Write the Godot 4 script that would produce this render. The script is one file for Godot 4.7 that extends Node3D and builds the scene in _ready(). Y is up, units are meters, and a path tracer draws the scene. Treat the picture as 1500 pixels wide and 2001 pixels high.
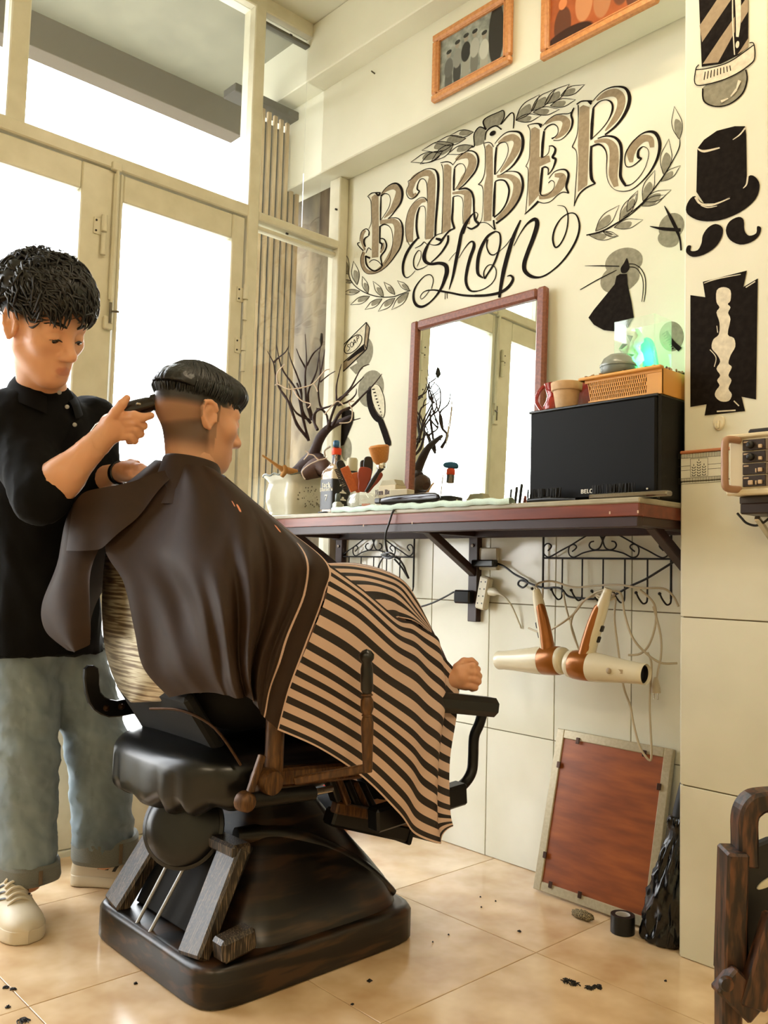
extends Node3D
# A barber's shop: glass front, painted mural wall, a barber cutting a seated customer's hair.

# ---- the photograph's camera: pixels of the 1500 x 2001 frame give directions, walls and floor give distances
const FOCAL := 1679.71
const EYE := Vector3(0, 0.92, 0)
const RIGHT := Vector3(0.732608, 0.027127, 0.68011)
const UPWARD := Vector3(-0.067595, 0.997166, 0.033039)
const AHEAD := Vector3(0.677286, 0.070177, -0.732365)
const WALL := 2.245      # mural wall, x
const COLUMN := 2.033    # tiled face of the column, x
const GLASS := -2.725    # glass front, z
const TOP := 1.118       # counter top, y

func ray(px: float, py: float) -> Vector3:
	return AHEAD + RIGHT * ((px - 750.0) / FOCAL) - UPWARD * ((py - 1000.5) / FOCAL)
func at(px: float, py: float, d: float) -> Vector3:
	return EYE + ray(px, py) * d
func on_x(px: float, py: float, x: float) -> Vector3:
	var r := ray(px, py)
	return EYE + r * (x / r.x)
func on_y(px: float, py: float, y: float) -> Vector3:
	var r := ray(px, py)
	return EYE + r * ((y - EYE.y) / r.y)
func on_z(px: float, py: float, z: float) -> Vector3:
	var r := ray(px, py)
	return EYE + r * (z / r.z)

# ---- mesh building
class MB:
	var v := PackedVector3Array()
	var n := PackedVector3Array()
	var uv := PackedVector2Array()
	var col := PackedColorArray()
	var idx := PackedInt32Array()
	var tint := Color.WHITE
	func vert(p: Vector3, nn: Vector3, t := Vector2.ZERO) -> int:
		v.append(p); n.append(nn); uv.append(t); col.append(tint)
		return v.size() - 1
	func tri(a: int, b: int, c: int) -> void:
		var g := (v[b] - v[a]).cross(v[c] - v[a])
		if g.dot(n[a] + n[b] + n[c]) > 0.0:
			idx.append(a); idx.append(c); idx.append(b)
		else:
			idx.append(a); idx.append(b); idx.append(c)
	func quad(a: int, b: int, c: int, d: int) -> void:
		tri(a, b, c); tri(a, c, d)
	func flat(pts: Array, out: Vector3, uvs := []) -> void:
		var k := v.size()
		for i in pts.size():
			vert(pts[i], out, uvs[i] if uvs.size() else Vector2(pts[i].x + pts[i].z, pts[i].y))
		for i in range(1, pts.size() - 1):
			tri(k, k + i, k + i + 1)
	# a box with chamfered edges
	func box(c: Vector3, s: Vector3, b := Basis.IDENTITY, bev := 0.002) -> MB:
		var h := s * 0.5
		bev = minf(bev, minf(h.x, minf(h.y, h.z)) * 0.6)
		var q := h - Vector3.ONE * bev
		for ax in 3:
			for sg in [-1.0, 1.0]:
				var e := Vector3.ZERO; e[ax] = sg
				var a1 := (ax + 1) % 3
				var a2 := (ax + 2) % 3
				var pts := []
				for w in [[-1, -1], [1, -1], [1, 1], [-1, 1]]:
					var p := Vector3.ZERO
					p[ax] = sg * h[ax]; p[a1] = w[0] * q[a1]; p[a2] = w[1] * q[a2]
					pts.append(c + b * p)
				flat(pts, (b * e).normalized())
				for s2 in [-1.0, 1.0]:   # chamfers between this face and the next axis
					var nn := Vector3.ZERO; nn[ax] = sg; nn[a1] = s2
					var e1 := Vector3.ZERO; e1[ax] = sg * h[ax]; e1[a1] = s2 * q[a1]
					var e2 := Vector3.ZERO; e2[ax] = sg * q[ax]; e2[a1] = s2 * h[a1]
					var z := Vector3.ZERO; z[a2] = q[a2]
					flat([c + b * (e1 - z), c + b * (e1 + z), c + b * (e2 + z), c + b * (e2 - z)], (b * nn).normalized())
		for x in [-1.0, 1.0]:
			for y in [-1.0, 1.0]:
				for z in [-1.0, 1.0]:
					flat([c + b * Vector3(x * h.x, y * q.y, z * q.z), c + b * Vector3(x * q.x, y * h.y, z * q.z), c + b * Vector3(x * q.x, y * q.y, z * h.z)], (b * Vector3(x, y, z)).normalized())
		return self
	func span(a: Vector3, b: Vector3, bev := 0.002) -> MB:
		return box((a + b) * 0.5, (b - a).abs(), Basis.IDENTITY, bev)
	# a bar of rectangular section between two points
	func bar(a: Vector3, b: Vector3, w: float, t: float, side := Vector3.UP, bev := 0.002) -> MB:
		var d := (b - a).normalized()
		var s := (side - d * side.dot(d)).normalized()
		return box((a + b) * 0.5, Vector3(w, t, a.distance_to(b)), Basis(s, d.cross(s), d), bev)
	# a round tube along a path; radius is a number or one number a point
	func tube(path: Array, r, seg := 8, caps := true) -> MB:
		var m := path.size()
		var first := v.size()
		var side := Vector3.UP
		var d0: Vector3 = (path[1] - path[0]).normalized()
		if absf(d0.dot(side)) > 0.9: side = Vector3.RIGHT
		for i in m:
			var a: Vector3 = path[maxi(i - 1, 0)]
			var c: Vector3 = path[mini(i + 1, m - 1)]
			var d := (c - a).normalized()
			side = (side - d * side.dot(d)).normalized()
			var o := d.cross(side)
			var rr: float = r[i] if r is Array else r
			for k in seg + 1:
				var t := TAU * k / seg
				var w := side * cos(t) + o * sin(t)
				vert(path[i] + w * rr, w, Vector2(float(k) / seg, float(i) / (m - 1)))
		for i in m - 1:
			for k in seg:
				var a := first + i * (seg + 1) + k
				quad(a, a + 1, a + seg + 2, a + seg + 1)
		if caps:
			for e in [0, m - 1]:
				var dd: Vector3 = (path[1] - path[0]).normalized() * -1.0 if e == 0 else (path[m - 1] - path[m - 2]).normalized()
				var cc := vert(path[e], dd)
				var s0 := v.size()
				for k in seg + 1:
					vert(v[first + e * (seg + 1) + k], dd)
				for k in seg:
					tri(cc, s0 + k, s0 + k + 1)
		return self
	# profile of (radius, height) points turned round the y axis of a transform
	func lathe(prof: Array, xf: Transform3D, seg := 24, sx := 1.0, sz := 1.0) -> MB:
		var m := prof.size()
		var nb := xf.basis.orthonormalized()
		for i in m - 1:
			var a: Vector2 = prof[i]
			var b: Vector2 = prof[i + 1]
			var d := (b - a)
			if d.length() < 1e-7: continue
			var nr := Vector2(d.y, -d.x).normalized()
			var na := nr
			var nc := nr
			if i > 0:
				var e: Vector2 = prof[i] - prof[i - 1]
				var ne := Vector2(e.y, -e.x).normalized()
				if ne.dot(nr) > 0.6: na = (ne + nr).normalized()
			if i < m - 2:
				var e2: Vector2 = prof[i + 2] - prof[i + 1]
				var ne2 := Vector2(e2.y, -e2.x).normalized()
				if ne2.dot(nr) > 0.6: nc = (ne2 + nr).normalized()
			var k0 := v.size()
			for k in seg + 1:
				var t := TAU * k / seg
				var w := Vector3(cos(t), 0, sin(t))
				vert(xf * Vector3(w.x * a.x * sx, a.y, w.z * a.x * sz), nb * Vector3(w.x * na.x, na.y, w.z * na.x).normalized(), Vector2(float(k) / seg, float(i) / (m - 1)))
				vert(xf * Vector3(w.x * b.x * sx, b.y, w.z * b.x * sz), nb * Vector3(w.x * nc.x, nc.y, w.z * nc.x).normalized(), Vector2(float(k) / seg, float(i + 1) / (m - 1)))
			for k in seg:
				quad(k0 + 2 * k, k0 + 2 * k + 2, k0 + 2 * k + 3, k0 + 2 * k + 1)
		return self
	# polygon in the xy plane of a transform, given thickness along its z, bevelled rim
	func prism(poly: Array, d: float, xf := Transform3D.IDENTITY, bev := 0.0) -> MB:
		var p := PackedVector2Array(poly)
		if Geometry2D.is_polygon_clockwise(p): p.reverse()
		var inner := p
		if bev > 0.0:
			inner = PackedVector2Array()
			for i in p.size():
				var a := p[(i - 1 + p.size()) % p.size()]
				var c := p[(i + 1) % p.size()]
				var e1 := (p[i] - a).normalized()
				var e2 := (c - p[i]).normalized()
				var nn := Vector2(-(e1.y + e2.y), e1.x + e2.x).normalized()
				inner.append(p[i] + nn * bev)
		var t := Geometry2D.triangulate_polygon(inner)
		var nb := xf.basis.orthonormalized()
		for sg in [-1.0, 1.0]:
			var k := v.size()
			for q in inner: vert(xf * Vector3(q.x, q.y, sg * d * 0.5), nb * Vector3(0, 0, sg), q)
			for i in range(0, t.size(), 3): tri(k + t[i], k + t[i + 1], k + t[i + 2])
			if bev > 0.0:
				for i in p.size():
					var j := (i + 1) % p.size()
					var e := (p[j] - p[i]).normalized()
					flat([xf * Vector3(p[i].x, p[i].y, sg * (d * 0.5 - bev)), xf * Vector3(p[j].x, p[j].y, sg * (d * 0.5 - bev)), xf * Vector3(inner[j].x, inner[j].y, sg * d * 0.5), xf * Vector3(inner[i].x, inner[i].y, sg * d * 0.5)], (nb * Vector3(e.y, -e.x, sg)).normalized())
		var hh := d * 0.5 - bev
		for i in p.size():
			var j := (i + 1) % p.size()
			var e := (p[j] - p[i]).normalized()
			flat([xf * Vector3(p[i].x, p[i].y, -hh), xf * Vector3(p[j].x, p[j].y, -hh), xf * Vector3(p[j].x, p[j].y, hh), xf * Vector3(p[i].x, p[i].y, hh)], (nb * Vector3(e.y, -e.x, 0)).normalized())
		return self
	# a smooth sheet through a grid of points (rows of equal length)
	func sheet(g: Array, wrap := false, uvs := []) -> MB:
		var rows := g.size()
		var cols: int = g[0].size()
		var k := v.size()
		for i in rows:
			for j in cols:
				vert(g[i][j], Vector3.ZERO, uvs[i][j] if uvs.size() else Vector2(float(j) / (cols - 1), float(i) / (rows - 1)))
		for i in rows - 1:
			for j in cols - 1:
				var a := k + i * cols + j
				var b := a + 1
				var c := a + cols + 1
				var d := a + cols
				var nn := (v[c] - v[a]).cross(v[d] - v[b])
				for w in [a, b, c, d]: n[w] += nn
				idx.append(a); idx.append(b); idx.append(c)
				idx.append(a); idx.append(c); idx.append(d)
		if wrap:
			for i in rows:
				var s := n[k + i * cols] + n[k + i * cols + cols - 1]
				n[k + i * cols] = s
				n[k + i * cols + cols - 1] = s
		for i in range(k, v.size()):
			n[i] = -n[i].normalized() if n[i].length() > 1e-12 else Vector3.UP
		for i in range(k, v.size()): n[i] = -n[i]
		# keep winding and normals agreed: clockwise seen from the normal's side
		for i in range(idx.size() - (rows - 1) * (cols - 1) * 6, idx.size(), 3):
			var a2 := idx[i]
			var g2 := (v[idx[i + 1]] - v[a2]).cross(v[idx[i + 2]] - v[a2])
			if g2.dot(n[a2]) > 0.0:
				var s2 := idx[i + 1]
				idx[i + 1] = idx[i + 2]
				idx[i + 2] = s2
		return self
	func smooth_normals() -> void:
		n.fill(Vector3.ZERO)
		for i in range(0, idx.size(), 3):
			var g := (v[idx[i + 2]] - v[idx[i]]).cross(v[idx[i + 1]] - v[idx[i]])
			n[idx[i]] += g; n[idx[i + 1]] += g; n[idx[i + 2]] += g
		for i in n.size(): n[i] = n[i].normalized() if n[i].length() > 1e-14 else Vector3.UP
	func mesh(colors := false) -> ArrayMesh:
		var a := []
		a.resize(Mesh.ARRAY_MAX)
		a[Mesh.ARRAY_VERTEX] = v
		a[Mesh.ARRAY_NORMAL] = n
		a[Mesh.ARRAY_TEX_UV] = uv
		if colors: a[Mesh.ARRAY_COLOR] = col
		a[Mesh.ARRAY_INDEX] = idx
		var m := ArrayMesh.new()
		m.add_surface_from_arrays(Mesh.PRIMITIVE_TRIANGLES, a)
		return m

# a distance field on a grid, meshed as surface nets
class Field:
	var lo: Vector3
	var h: float
	var nx: int
	var ny: int
	var nz: int
	var f := PackedFloat32Array()
	func _init(a: Vector3, b: Vector3, cell: float) -> void:
		lo = a; h = cell
		nx = int(ceil((b.x - a.x) / h)) + 1
		ny = int(ceil((b.y - a.y) / h)) + 1
		nz = int(ceil((b.z - a.z) / h)) + 1
		f.resize(nx * ny * nz)
		f.fill(1.0)
	func _range(a: Vector3, b: Vector3) -> Array:
		var p := ((a - lo) / h).floor()
		var q := ((b - lo) / h).ceil()
		return [maxi(int(p.x), 0), mini(int(q.x), nx - 1), maxi(int(p.y), 0), mini(int(q.y), ny - 1), maxi(int(p.z), 0), mini(int(q.z), nz - 1)]
	func cap(a: Vector3, b: Vector3, ra: float, rb: float, k := 0.03) -> void:
		var m := Vector3.ONE * (maxf(ra, rb) + k + h * 2.0)
		var r := _range(a.min(b) - m, a.max(b) + m)
		var d := b - a
		var dd := maxf(d.dot(d), 1e-9)
		var dr := rb - ra
		for z in range(r[4], r[5] + 1):
			for y in range(r[2], r[3] + 1):
				var i: int = (z * ny + y) * nx + r[0]
				var p := Vector3(lo.x + h * r[0], lo.y + h * y, lo.z + h * z) - a
				for x in range(r[0], r[1] + 1):
					var t := clampf(p.dot(d) / dd, 0.0, 1.0)
					var e := (p - d * t).length() - ra - dr * t
					var o := f[i]
					var u := k - absf(o - e)
					f[i] = minf(o, e) - (u * u * 0.25 / k if u > 0.0 else 0.0)
					i += 1
					p.x += h
	# an ellipsoid: centre, half axes, orientation; cut takes it away
	func ell(c: Vector3, s: Vector3, k := 0.02, b := Basis.IDENTITY, cut := false) -> void:
		var ms := maxf(s.x, maxf(s.y, s.z))
		var m := Vector3.ONE * (ms + k + h * 2.0)
		var r := _range(c - m, c + m)
		var bi := b.transposed()
		var mn := minf(s.x, minf(s.y, s.z))
		for z in range(r[4], r[5] + 1):
			for y in range(r[2], r[3] + 1):
				var i: int = (z * ny + y) * nx + r[0]
				for x in range(r[0], r[1] + 1):
					var p := bi * (Vector3(lo.x + h * x, lo.y + h * y, lo.z + h * z) - c)
					var q := p / s
					var k0 := q.length()
					var k1 := (q / s).length()
					var e := k0 * (k0 - 1.0) / k1 if k1 > 1e-6 else -mn
					var o := f[i]
					if cut:
						e = -e
						var u2 := k - absf(o - e)
						f[i] = maxf(o, e) + (u2 * u2 * 0.25 / k if u2 > 0.0 else 0.0)
					else:
						var u := k - absf(o - e)
						f[i] = minf(o, e) - (u * u * 0.25 / k if u > 0.0 else 0.0)
					i += 1
	func drop(c: Vector3, normal: Vector3) -> void:   # cut away what lies beyond a plane
		for z in nz:
			for y in ny:
				var i := (z * ny + y) * nx
				for x in nx:
					var e := (Vector3(lo.x + h * x, lo.y + h * y, lo.z + h * z) - c).dot(normal)
					if e > f[i]: f[i] = e
					i += 1
	func add_to(mb: MB) -> void:
		var at_cell := PackedInt32Array()
		at_cell.resize(nx * ny * nz)
		at_cell.fill(-1)
		var sy := nx
		var sz := nx * ny
		var far := h * 1.8
		var off := [0, 1, sy, sy + 1, sz, sz + 1, sz + sy, sz + sy + 1]
		var cor := [Vector3(0, 0, 0), Vector3(1, 0, 0), Vector3(0, 1, 0), Vector3(1, 1, 0), Vector3(0, 0, 1), Vector3(1, 0, 1), Vector3(0, 1, 1), Vector3(1, 1, 1)]
		var edges := [[0, 1], [2, 3], [4, 5], [6, 7], [0, 2], [1, 3], [4, 6], [5, 7], [0, 4], [1, 5], [2, 6], [3, 7]]
		var first := mb.v.size()
		for z in nz - 1:
			for y in ny - 1:
				for x in nx - 1:
					var i := z * sz + y * sy + x
					if absf(f[i]) > far: continue
					var neg := 0
					for k in 8:
						if f[i + off[k]] < 0.0: neg += 1
					if neg == 0 or neg == 8: continue
					var p := Vector3.ZERO
					var cnt := 0
					for e in edges:
						var a: float = f[i + off[e[0]]]
						var b: float = f[i + off[e[1]]]
						if (a < 0.0) != (b < 0.0):
							p += cor[e[0]].lerp(cor[e[1]], a / (a - b))
							cnt += 1
					at_cell[i] = mb.vert(lo + (Vector3(x, y, z) + p / cnt) * h, Vector3.ZERO)
		for z in range(1, nz - 1):
			for y in range(1, ny - 1):
				for x in range(1, nx - 1):
					var i := z * sz + y * sy + x
					var a := f[i]
					if absf(a) > far: continue
					for ax in 3:
						var b := f[i + [1, sy, sz][ax]]
						if (a < 0.0) == (b < 0.0): continue
						var u: int = [sy, sz, 1][ax]
						var w: int = [sz, 1, sy][ax]
						var q := [at_cell[i], at_cell[i - u], at_cell[i - u - w], at_cell[i - w]]
						if q.min() < 0: continue
						if a < 0.0: q.reverse()
						mb.idx.append(q[0]); mb.idx.append(q[1]); mb.idx.append(q[2])
						mb.idx.append(q[0]); mb.idx.append(q[2]); mb.idx.append(q[3])
		var here := mb.n.size()
		# normals from the faces
		var acc := PackedVector3Array()
		acc.resize(here)
		for j in range(0, mb.idx.size(), 3):
			if mb.idx[j] < first: continue
			var g := (mb.v[mb.idx[j + 2]] - mb.v[mb.idx[j]]).cross(mb.v[mb.idx[j + 1]] - mb.v[mb.idx[j]])
			acc[mb.idx[j]] += g; acc[mb.idx[j + 1]] += g; acc[mb.idx[j + 2]] += g
		for j in range(first, here): mb.n[j] = acc[j].normalized()

# ---- objects
var taken := {}
func numbered(called: String) -> String:
	if not taken.has(called):
		taken[called] = 0
		return called
	taken[called] += 1
	return "%s_%03d" % [called, taken[called]]
func thing(called: String, label: String, category: String, where := Vector3.ZERO, group := "") -> Node3D:
	var o := Node3D.new()
	o.name = numbered(called)
	add_child(o)
	o.position = where
	o.set_meta("label", label)
	o.set_meta("category", category)
	if group: o.set_meta("group", group)
	return o
# a mesh under a parent; positions in the mesh are world positions unless the parent stands elsewhere
func part(mb: MB, called: String, mat: Material, parent: Node3D, label := "", colors := false) -> MeshInstance3D:
	var o := MeshInstance3D.new()
	o.name = called
	var shift := Vector3.ZERO
	var p: Node = parent
	while p is Node3D and p != self:
		shift += p.position
		p = p.get_parent()
	if shift != Vector3.ZERO:
		for i in mb.v.size(): mb.v[i] -= shift
	o.mesh = mb.mesh(colors)
	o.material_override = null
	(o.mesh as ArrayMesh).surface_set_material(0, mat)
	parent.add_child(o, true)
	if label: o.set_meta("label", label)
	return o
func solo(mb: MB, called: String, mat: Material, label: String, category: String, group := "", colors := false) -> MeshInstance3D:
	var o := part(mb, numbered(called), mat, self, label, colors)
	o.set_meta("category", category)
	if group: o.set_meta("group", group)
	return o
func structure(mb: MB, called: String, mat: Material, label := "", parent: Node3D = null) -> MeshInstance3D:
	var o := part(mb, called, mat, parent if parent else self, label)
	if parent == null: o.set_meta("kind", "structure")
	return o
func setting(called: String, label := "") -> Node3D:
	var o := Node3D.new()
	o.name = called
	add_child(o)
	o.set_meta("kind", "structure")
	if label: o.set_meta("label", label)
	return o

# ---- curves
func smooth(pts: Array, each := 6, closed := false) -> Array:
	var out := []
	var m := pts.size()
	var last := m if closed else m - 1
	for i in last:
		var a = pts[(i - 1 + m) % m] if closed else pts[maxi(i - 1, 0)]
		var b = pts[i]
		var c = pts[(i + 1) % m]
		var d = pts[(i + 2) % m] if closed else pts[mini(i + 2, m - 1)]
		for k in each:
			out.append(cubic(a, b, c, d, float(k) / each))
	if not closed: out.append(pts[m - 1])
	return out
func cubic(a, b, c, d, t: float):
	return (b * 2.0 + (c - a) * t + (a * 2.0 - b * 5.0 + c * 4.0 - d) * (t * t) + (b * 3.0 - a - c * 3.0 + d) * (t * t * t)) * 0.5
# a grid of control points made finer with smooth curves both ways
func finer(g: Array, er: int, ec: int) -> Array:
	var wide := []
	for row in g: wide.append(smooth(row, ec))
	var out := []
	for j in wide[0].size():
		var colm := []
		for i in wide.size(): colm.append(wide[i][j])
		var s := smooth(colm, er)
		for i in s.size():
			if out.size() <= i: out.append([])
			out[i].append(s[i])
	return out

# ---- materials
var mats := {}
var noises := {}
func noise_tex(key: String, lo: Color, hi: Color, freq: float, octaves := 4, kind := FastNoiseLite.TYPE_SIMPLEX_SMOOTH, mid := -1.0) -> NoiseTexture2D:
	if noises.has(key): return noises[key]
	var nz := FastNoiseLite.new()
	nz.noise_type = kind
	nz.frequency = freq
	nz.fractal_octaves = octaves
	nz.seed = key.hash() % 1000
	var t := NoiseTexture2D.new()
	t.width = 512
	t.height = 512
	t.seamless = true
	t.noise = nz
	var g := Gradient.new()
	g.set_color(0, lo)
	g.set_color(1, hi)
	if mid > 0.0:
		g.set_offset(0, mid - 0.12)
		g.set_offset(1, mid + 0.12)
	t.color_ramp = g
	noises[key] = t
	return t
func mat(key: String, c: Color, rough := 0.6, metal := 0.0) -> StandardMaterial3D:
	if mats.has(key): return mats[key]
	var m := StandardMaterial3D.new()
	m.resource_name = key
	m.albedo_color = c
	m.roughness = rough
	m.metallic = metal
	mats[key] = m
	return m
# a material whose colour varies between two tones, laid on in world space
func grained(key: String, lo: Color, hi: Color, freq: float, scale: Vector3, rough := 0.6, metal := 0.0, mid := -1.0, world := true) -> StandardMaterial3D:
	if mats.has(key): return mats[key]
	var m := mat(key, Color.WHITE, rough, metal)
	m.albedo_texture = noise_tex(key, lo, hi, freq, 4, FastNoiseLite.TYPE_SIMPLEX_SMOOTH, mid)
	m.uv1_triplanar = true
	m.uv1_world_triplanar = world
	m.uv1_scale = scale
	return m
func relief(m: StandardMaterial3D, key: String, freq: float, strength: float) -> StandardMaterial3D:
	var nz := FastNoiseLite.new()
	nz.noise_type = FastNoiseLite.TYPE_SIMPLEX_SMOOTH
	nz.frequency = freq
	nz.seed = key.hash() % 1000
	var t := NoiseTexture2D.new()
	t.width = 256
	t.height = 256
	t.seamless = true
	t.as_normal_map = true
	t.bump_strength = 8.0
	t.noise = nz
	m.normal_enabled = true
	m.normal_texture = t
	m.normal_scale = strength
	return m
func lamp_bar(a: Vector3, b: Vector3, called: String, label: String, energy: float, tone: Color, glow: float) -> void:
	# a ceiling tube fitting: housing, glowing tube, and its light just below
	var t := thing(called, label, "lamp", (a + b) * 0.5 + Vector3(0, 0.05, 0), "fluorescent ceiling fittings")
	part(MB.new().bar(a + Vector3(0, 0.045, 0), b + Vector3(0, 0.045, 0), 0.09, 0.03, Vector3.RIGHT if absf((b - a).normalized().x) < 0.5 else Vector3.BACK), "housing", mat("lamp_housing", Color(0.85, 0.85, 0.82), 0.5), t)
	var gm := mat("lamp_glow_" + called + str(snappedf(a.x + a.z, 0.01)), Color(1, 1, 1), 0.5)
	gm.emission_enabled = true
	gm.emission = tone
	gm.emission_energy_multiplier = glow
	part(MB.new().tube([a, b], 0.014, 12), "glowing_tube", gm, t)
	var l := AreaLight3D.new()
	l.name = "lamp_light"
	l.area_size = Vector2(a.distance_to(b), 0.06)
	l.light_color = tone
	l.light_energy = energy
	l.shadow_enabled = true
	l.area_range = 12.0
	t.add_child(l, true)
	var d := (b - a).normalized()
	l.basis = Basis(d, Vector3.UP.cross(d).normalized(), Vector3.UP)
	l.position = Vector3(0, -0.075, 0)

func _ready() -> void:
	# ---- camera, sky, lamps, exposure
	var cam := Camera3D.new()
	cam.name = "camera"
	cam.transform = Transform3D(Basis(RIGHT, UPWARD, -AHEAD), EYE)
	cam.fov = rad_to_deg(2.0 * atan(1000.5 / FOCAL))
	cam.near = 0.02
	cam.current = true
	add_child(cam)
	var env := Environment.new()
	env.background_mode = Environment.BG_SKY
	var sky := Sky.new()
	var sm := ProceduralSkyMaterial.new()
	sm.sky_top_color = Color(0.93, 0.95, 0.97)
	sm.sky_horizon_color = Color(1, 1, 0.99)
	sm.ground_horizon_color = Color(0.8, 0.8, 0.78)
	sm.ground_bottom_color = Color(0.6, 0.6, 0.58)
	sm.sky_energy_multiplier = 3.2
	sm.ground_energy_multiplier = 1.4
	sky.sky_material = sm
	env.sky = sky
	env.tonemap_mode = Environment.TONE_MAPPER_LINEAR
	env.tonemap_exposure = 1.0
	env.sdfgi_enabled = true
	env.ssao_enabled = true
	env.ssil_enabled = true
	var we := WorldEnvironment.new()
	we.name = "surroundings"
	we.environment = env
	add_child(we)
	var warm := Color(1.0, 0.91, 0.77)
	lamp_bar(Vector3(1.62, 3.02, -1.5), Vector3(1.62, 3.02, -0.3), "tube_lamp", "fluorescent tube under the ceiling beside the beam with the pictures", 1.3, warm, 4.0)
	lamp_bar(Vector3(0.2, 3.06, 0.9), Vector3(0.2, 3.06, 2.1), "tube_lamp", "fluorescent tube under the ceiling in the middle of the shop", 3.2, warm, 4.0)
	lamp_bar(Vector3(-1.5, 3.06, -0.6), Vector3(-1.5, 3.06, 0.6), "tube_lamp", "fluorescent tube under the ceiling along the plain wall", 3.2, warm, 4.0)
	build_room()
	build_front()
	build_outside()
	build_mural()
	build_counter()
	build_counter_goods()
	build_wall_hangings()
	build_chair()
	build_cape()
	build_customer()
	build_barber()
	build_corner_goods()
	build_small_things()

# =========================================================== the room
func cream() -> StandardMaterial3D:
	return grained("cream_paint", Color(0.84, 0.83, 0.74), Color(0.88, 0.87, 0.79), 0.008, Vector3(0.5, 0.5, 0.5), 0.75)
func build_room() -> void:
	var rng := RandomNumberGenerator.new()
	rng.seed = 7
	# floor: square stone tiles with thin joints over a screed
	var fl := setting("floor", "polished beige marble floor tiles")
	part(MB.new().span(Vector3(-2.3, -0.12, -2.8), Vector3(2.4, -0.011, 2.7)), "screed", mat("joint", Color(0.42, 0.30, 0.2), 0.9), fl, "dark joint between the tiles")
	var tones := []
	for k in 3:
		var m := grained("marble_%d" % k, [Color(0.77, 0.64, 0.48), Color(0.75, 0.62, 0.46), Color(0.79, 0.66, 0.5)][k], [Color(0.92, 0.82, 0.68), Color(0.90, 0.80, 0.66), Color(0.93, 0.84, 0.70)][k], 0.009, Vector3(1.1, 1.1, 1.1), 0.17)
		m.uv1_offset = Vector3(k * 0.37, 0.2 * k, k * 0.61)
		m.metallic_specular = 0.5
		tones.append(m)
	var s := 0.5185
	for i in range(-8, 2):
		for j in range(-3, 9):
			var x0 := 1.7755 + s * i
			var z0 := -1.3275 - s + s * j - s * 0.0
			var a := Vector3(maxf(x0, -2.2), 0, maxf(z0, GLASS - 0.03))
			var b := Vector3(minf(x0 + s, 2.245), 0, minf(z0 + s, 2.6))
			if b.x - a.x < 0.02 or b.z - a.z < 0.02: continue
			part(MB.new().box((a + b) * 0.5 - Vector3(0, 0.006, 0), Vector3(b.x - a.x - 0.0022, 0.012, b.z - a.z - 0.0022), Basis.IDENTITY, 0.0008), "floor_tile", tones[rng.randi() % 3], fl)
	structure(MB.new().span(Vector3(-2.35, 3.14, -2.83), Vector3(2.4, 3.26, 2.7)), "ceiling", grained("ceiling_paint", Color(0.80, 0.79, 0.70), Color(0.83, 0.82, 0.74), 0.006, Vector3(0.4, 0.4, 0.4), 0.85), "cream painted ceiling")
	structure(MB.new().span(Vector3(-2.35, -0.1, -2.78), Vector3(-2.2, 3.14, 2.7)), "wall_left", cream(), "plain cream wall")
	structure(MB.new().span(Vector3(-2.2, -0.1, 2.6), Vector3(2.4, 3.14, 2.7)), "wall_back", cream(), "plain cream wall")
	structure(MB.new().span(Vector3(-2.2, -0.1, -2.78), Vector3(-0.45, 3.14, -2.68)), "wall_front", cream(), "cream wall beside the glass doors")
	# mural wall with its tiled lower part
	var w := setting("wall_right", "cream wall with a painted mural above white wall tiles")
	part(MB.new().span(Vector3(WALL, -0.1, -3.3), Vector3(WALL + 0.15, 3.14, 2.7)), "plaster", cream(), w)
	part(MB.new().span(Vector3(WALL - 0.001, -0.1, -2.7), Vector3(WALL + 0.02, 1.05, 2.6)), "grout", mat("grout", Color(0.5, 0.44, 0.33), 0.9), w, "narrow joints between wall tiles")
	var tm := []
	for k in 2:
		var m2 := grained("wall_tile_%d" % k, [Color(0.83, 0.82, 0.74), Color(0.82, 0.81, 0.73)][k], [Color(0.88, 0.87, 0.80), Color(0.87, 0.86, 0.78)][k], 0.007, Vector3(0.8, 0.8, 0.8), 0.14)
		tm.append(m2)
	for i in range(-4, 17):
		for j in 3:
			var z1 := -1.885 + 0.268 * i
			var za := maxf(z1, -2.70)
			var zb := minf(z1 + 0.268, 2.58)
			if z1 > -1.1 and z1 < -0.9: zb = minf(zb, 2.58)
			var y0 := 0.4145 * j
			var y1 := minf(y0 + 0.4145, 1.05)
			if zb - za < 0.02: continue
			part(MB.new().box(Vector3(WALL - 0.003, (y0 + y1) * 0.5, (za + zb) * 0.5), Vector3(0.01, y1 - y0 - 0.003, zb - za - 0.003), Basis.IDENTITY, 0.001), "wall_tile", tm[rng.randi() % 2], w)
	# two beams along the top of that wall
	structure(MB.new().span(Vector3(2.12, 2.56, -3.2), Vector3(WALL, 2.93, 2.6), 0.004), "trim_1", cream(), "lower cream beam above the mural")
	structure(MB.new().span(Vector3(2.028, 2.91, -3.2), Vector3(WALL, 3.14, 2.6), 0.004), "trim_2", cream(), "upper cream beam under the ceiling")
	# the column: painted above, tiled below
	var c := setting("wall_column", "cream painted column with tiles on its lower half")
	part(MB.new().span(Vector3(COLUMN + 0.010, 1.235, -1.086), Vector3(WALL, 2.92, -0.865), 0.004), "painted_shaft", cream(), c)
	part(MB.new().span(Vector3(COLUMN + 0.006, -0.05, -1.084), Vector3(WALL, 1.236, -0.66), 0.002), "core", mat("grout", Color.WHITE), c)
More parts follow.
